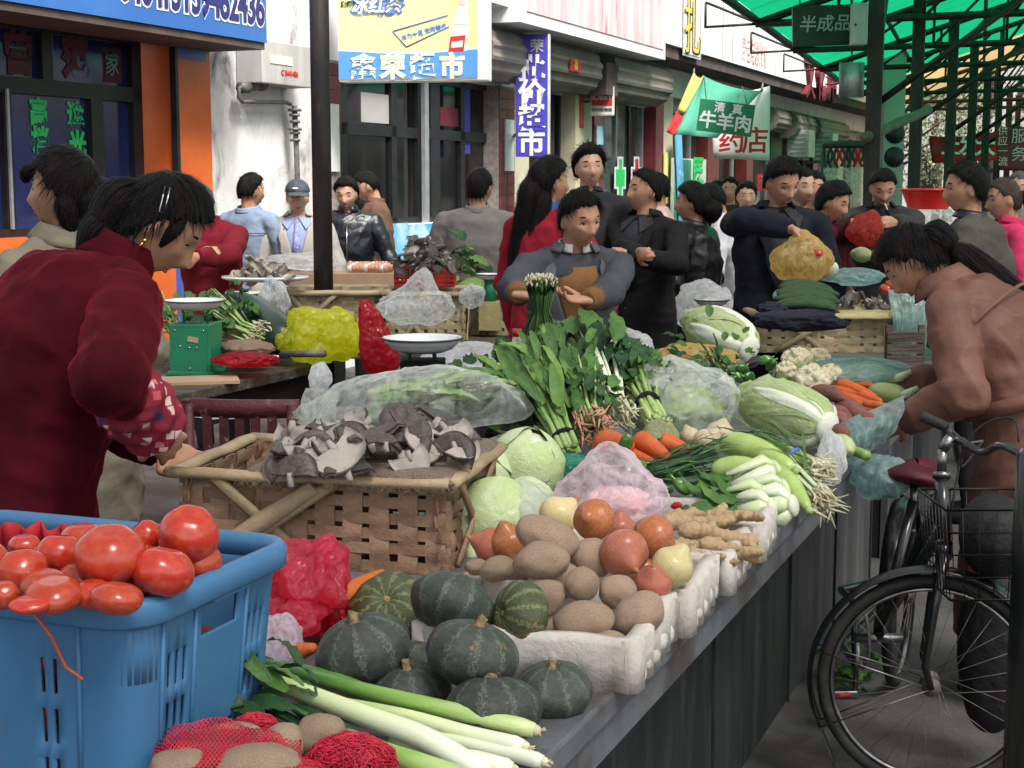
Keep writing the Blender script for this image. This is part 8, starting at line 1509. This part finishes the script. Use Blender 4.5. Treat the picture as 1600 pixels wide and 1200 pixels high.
for s in (-1, 1): m.tube([HUB+wn_*.05*s, HUB+wn_*.05*s+Z*.06-wd_*.018, HUB+wn_*.052*s+Z*(RWh*.75)+wd_*.0, CRN+wn_*.045*s-Z*.012, CRN], [.009, .010, .013, .014, .014], 10)
m.tube([CRN-Z*.02, CRN+Z*.02], .022, 12); bpart('fork', m, 'bike_black'); m = MB(); m.tube([CRN+Z*.015, CRN+(HTT-CRN)*.1], .024, 14); m.tube([HTT-(HTT-CRN)*.08, HTT], .024, 14); bpart('headset', m, 'chrome'); m = MB(); m.tube([CRN+Z*.02, HTT], .019, 12); bpart('head_tube', m, 'bike_black')
BB = at(1372, 1032, 4.42); BB.z = .28; ST = at(1428, 770, 4.45); ST.z = .74; RH = V((BB.x+.17, BB.y+.43, RWh))
m = MB(); m.tube([CRN+(HTT-CRN)*.75, CRN+(HTT-CRN)*.55+(BB-CRN)*.35+Z*-.02, BB+Z*.05, BB], .017, 10); m.tube([CRN+(HTT-CRN)*.3, BB+Z*.03], .017, 10); m.tube([BB, ST-Z*.05], .016, 10); m.tube([ST-Z*.14, RH], .010, 8); m.tube([BB, RH], .010, 8); bpart('frame', m, 'bike_black'); m = MB(); m.tube([ST-Z*.10, ST], .012, 10); bpart('seat_post', m, 'chrome')
wheel(RH, V((.37, .93, 0)).normalized(), V((.93, -.37, 0)).normalized()); guard(RH, V((.37, .93, 0)), V((.93, -.37, 0)), 10, 190)
sd_ = ST+Z*.03; m = MB(); m.grid(lambda u, v: sd_+V((math.cos(u*6.2832)*.098*math.sin(math.pi*(.004+.992*v))**.5, math.sin(u*6.2832)*.12*math.sin(math.pi*(.004+.992*v))**.5, -.035+.07*v+.01*math.sin(u*12))), 24, 8, True); bpart('saddle', m, 'saddle_red')
m = MB()
for s in (-1, 1): m.tube([sd_+V((s*.05, .08, -.05)), sd_+V((s*.04, -.02, -.065)), sd_+V((s*.05, -.08, -.045))], .005, 6); m.tube([sd_+V((s*.045, .07, -.03)), sd_+V((s*.045, .07, -.065))], .012, 8)
bpart('saddle_spring', m, 'chrome')
m = MB(); bx2 = V((1, .05, 0)).normalized(); cw = BB+bx2*-.05; m.tube([cw+V((0, math.cos(k*.2618)*.085, math.sin(k*.2618)*.085)) for k in range(24)], .006, 6, closed=True); bpart('chain_ring', m, 'pipe_metal'); m = MB(); m.tube([BB-bx2*.065, BB-bx2*.065-Z*.16], [.010, .008], 8); m.tube([BB-bx2*.07, BB+bx2*.07], .014, 10); bpart('crank', m, 'chrome')
pdp = BB-bx2*.115-Z*.165; m = MB(); m.box(pdp, (.10, .06, .026), None, .004); pd = bpart('pedal', m, 'chrome', None); m = MB(); m.box(pdp+V((0, -.032, 0)), (.055, .004, .014)); bpart('pedal_reflector', m, 'chili_red')
m = MB(); m.tube([cw-V((.012, -.06, -.09)), cw-V((.012, -.25, -.08)), RH-V((.05, 0, -.05)), RH-V((.05, 0, .03)), cw-V((.012, -.2, .085)), cw-V((.012, -.02, .09))], .012, 8, closed=True); bpart('chain_guard', m, 'bike_black')
# handlebar, along the axle of the turned wheel
HB = HTT+Z*.06; LG = at(1440, 650, 4.22); LG2 = at(1480, 668, 4.18); RG = at(1660, 730, 3.62)
m = MB(); m.tube([HTT, HB], .013, 10); m.tube([HB, HB+wd_*.02+Z*.035], .015, 10); bpart('stem', m, 'chrome')
m = MB(); K = HB+wd_*.03+Z*.04; pts = [LG2, at(1492, 690, 4.15), at(1500, 728, 4.08), K, at(1535, 712, 3.92), at(1562, 692, 3.80), at(1600, 712, 3.70), RG]
Q = []
for i in range(len(pts)-1): Q += [pts[i].lerp(pts[i+1], k/4) for k in range(4)]
Q.append(pts[-1])
for _ in range(2): Q = [Q[0]]+[(Q[i-1]+2*Q[i]+Q[i+1])/4 for i in range(1, len(Q)-1)]+[Q[-1]]
m.tube(Q, .0105, 10); bpart('handlebar', m, 'bike_black'); m = MB(); gd = (LG-LG2); m.tube([LG2.lerp(LG, k/16) for k in range(17)], [.0155 if k % 2 else .0140 for k in range(17)], 12); bpart('grip', m, 'rubber')
m = MB(); m.tube([LG2+V((.01, -.02, -.01)), at(1510, 695, 4.12), at(1535, 690, 4.06)], [.006, .007, .005], 8); bpart('brake_lever', m, 'chrome')
m = MB(); cp = [at(1535, 690, 4.05), at(1498, 740, 4.0), at(1505, 690, 3.98), at(1545, 655, 3.95), at(1590, 650, 3.9), at(1592, 700, 3.85)]; Q = []
for i in range(len(cp)-1): Q += [cp[i].lerp(cp[i+1], k/5) for k in range(5)]
for _ in range(4): Q = [Q[0]]+[(Q[i-1]+2*Q[i]+Q[i+1])/4 for i in range(1, len(Q)-1)]+[Q[-1]]
m.tube(Q, .003, 6); m.tube([at(1500, 720, 4.0), at(1488, 790, 3.98), at(1470, 900, 3.96)], .003, 6); bpart('brake_cable', m, 'rubber')
# wire basket
bcx = at(1556, 850, 3.86); bl, bw2, bh_ = .17, .13, .235
wbk = bpy.data.objects.new('front_basket', None); COL.objects.link(wbk); wbk.parent = bike; wbk.location = bcx-bike.location
def cs_(z, k): return [V((-bl*k, -bw2*k, z)), V((bl*k, -bw2*k, z)), V((bl*k, bw2*k, z)), V((-bl*k, bw2*k, z))]
for z in (-.5, -.25, 0, .25, .5):
    m = MB(); m.tube(cs_(z*bh_, .85+.15*(z+.5)), .0022 if abs(z) < .5 else .004, 5, closed=True); ob('wire', m, 'basket_wire', wbk)
for f in range(4):
    for i in range(8):
        u = i/8; a = cs_(-.5*bh_, .85); b = cs_(.5*bh_, 1); m = MB(); m.tube([a[f].lerp(a[(f+1) % 4], u), b[f].lerp(b[(f+1) % 4], u)], .0016, 4); ob('wire', m, 'basket_wire', wbk)
for i in range(5): m = MB(); x = -bl*.85+bl*1.7*i/4; m.tube([V((x, -bw2*.85, -.5*bh_)), V((x, bw2*.85, -.5*bh_))], .0016, 4); ob('wire', m, 'basket_wire', wbk)
bag('shoulder_bag', 'black bag stuffed in the bicycle basket', 1556, 838, 3.9, 58, 64, .10, 'bag_black', 71, .14, freq=1.3); bag('shoulder_bag', 'black cloth bag hanging down behind the front wheel', 1552, 1010, 4.12, 56, 140, .07, 'bag_black', 72, .08, freq=1.2)
m = MB(); m.tube([V((0, 0, 0)), V((0, 0, .98)), V((0, 0, 1.0))], [.05, .05, .03], 14); e = at(1622, 700, 3.6); e.z = 0; ep = tag(ob('dark_post', m, 'bike_black', loc=e), 'black upright post at the right edge of the picture', 'post')
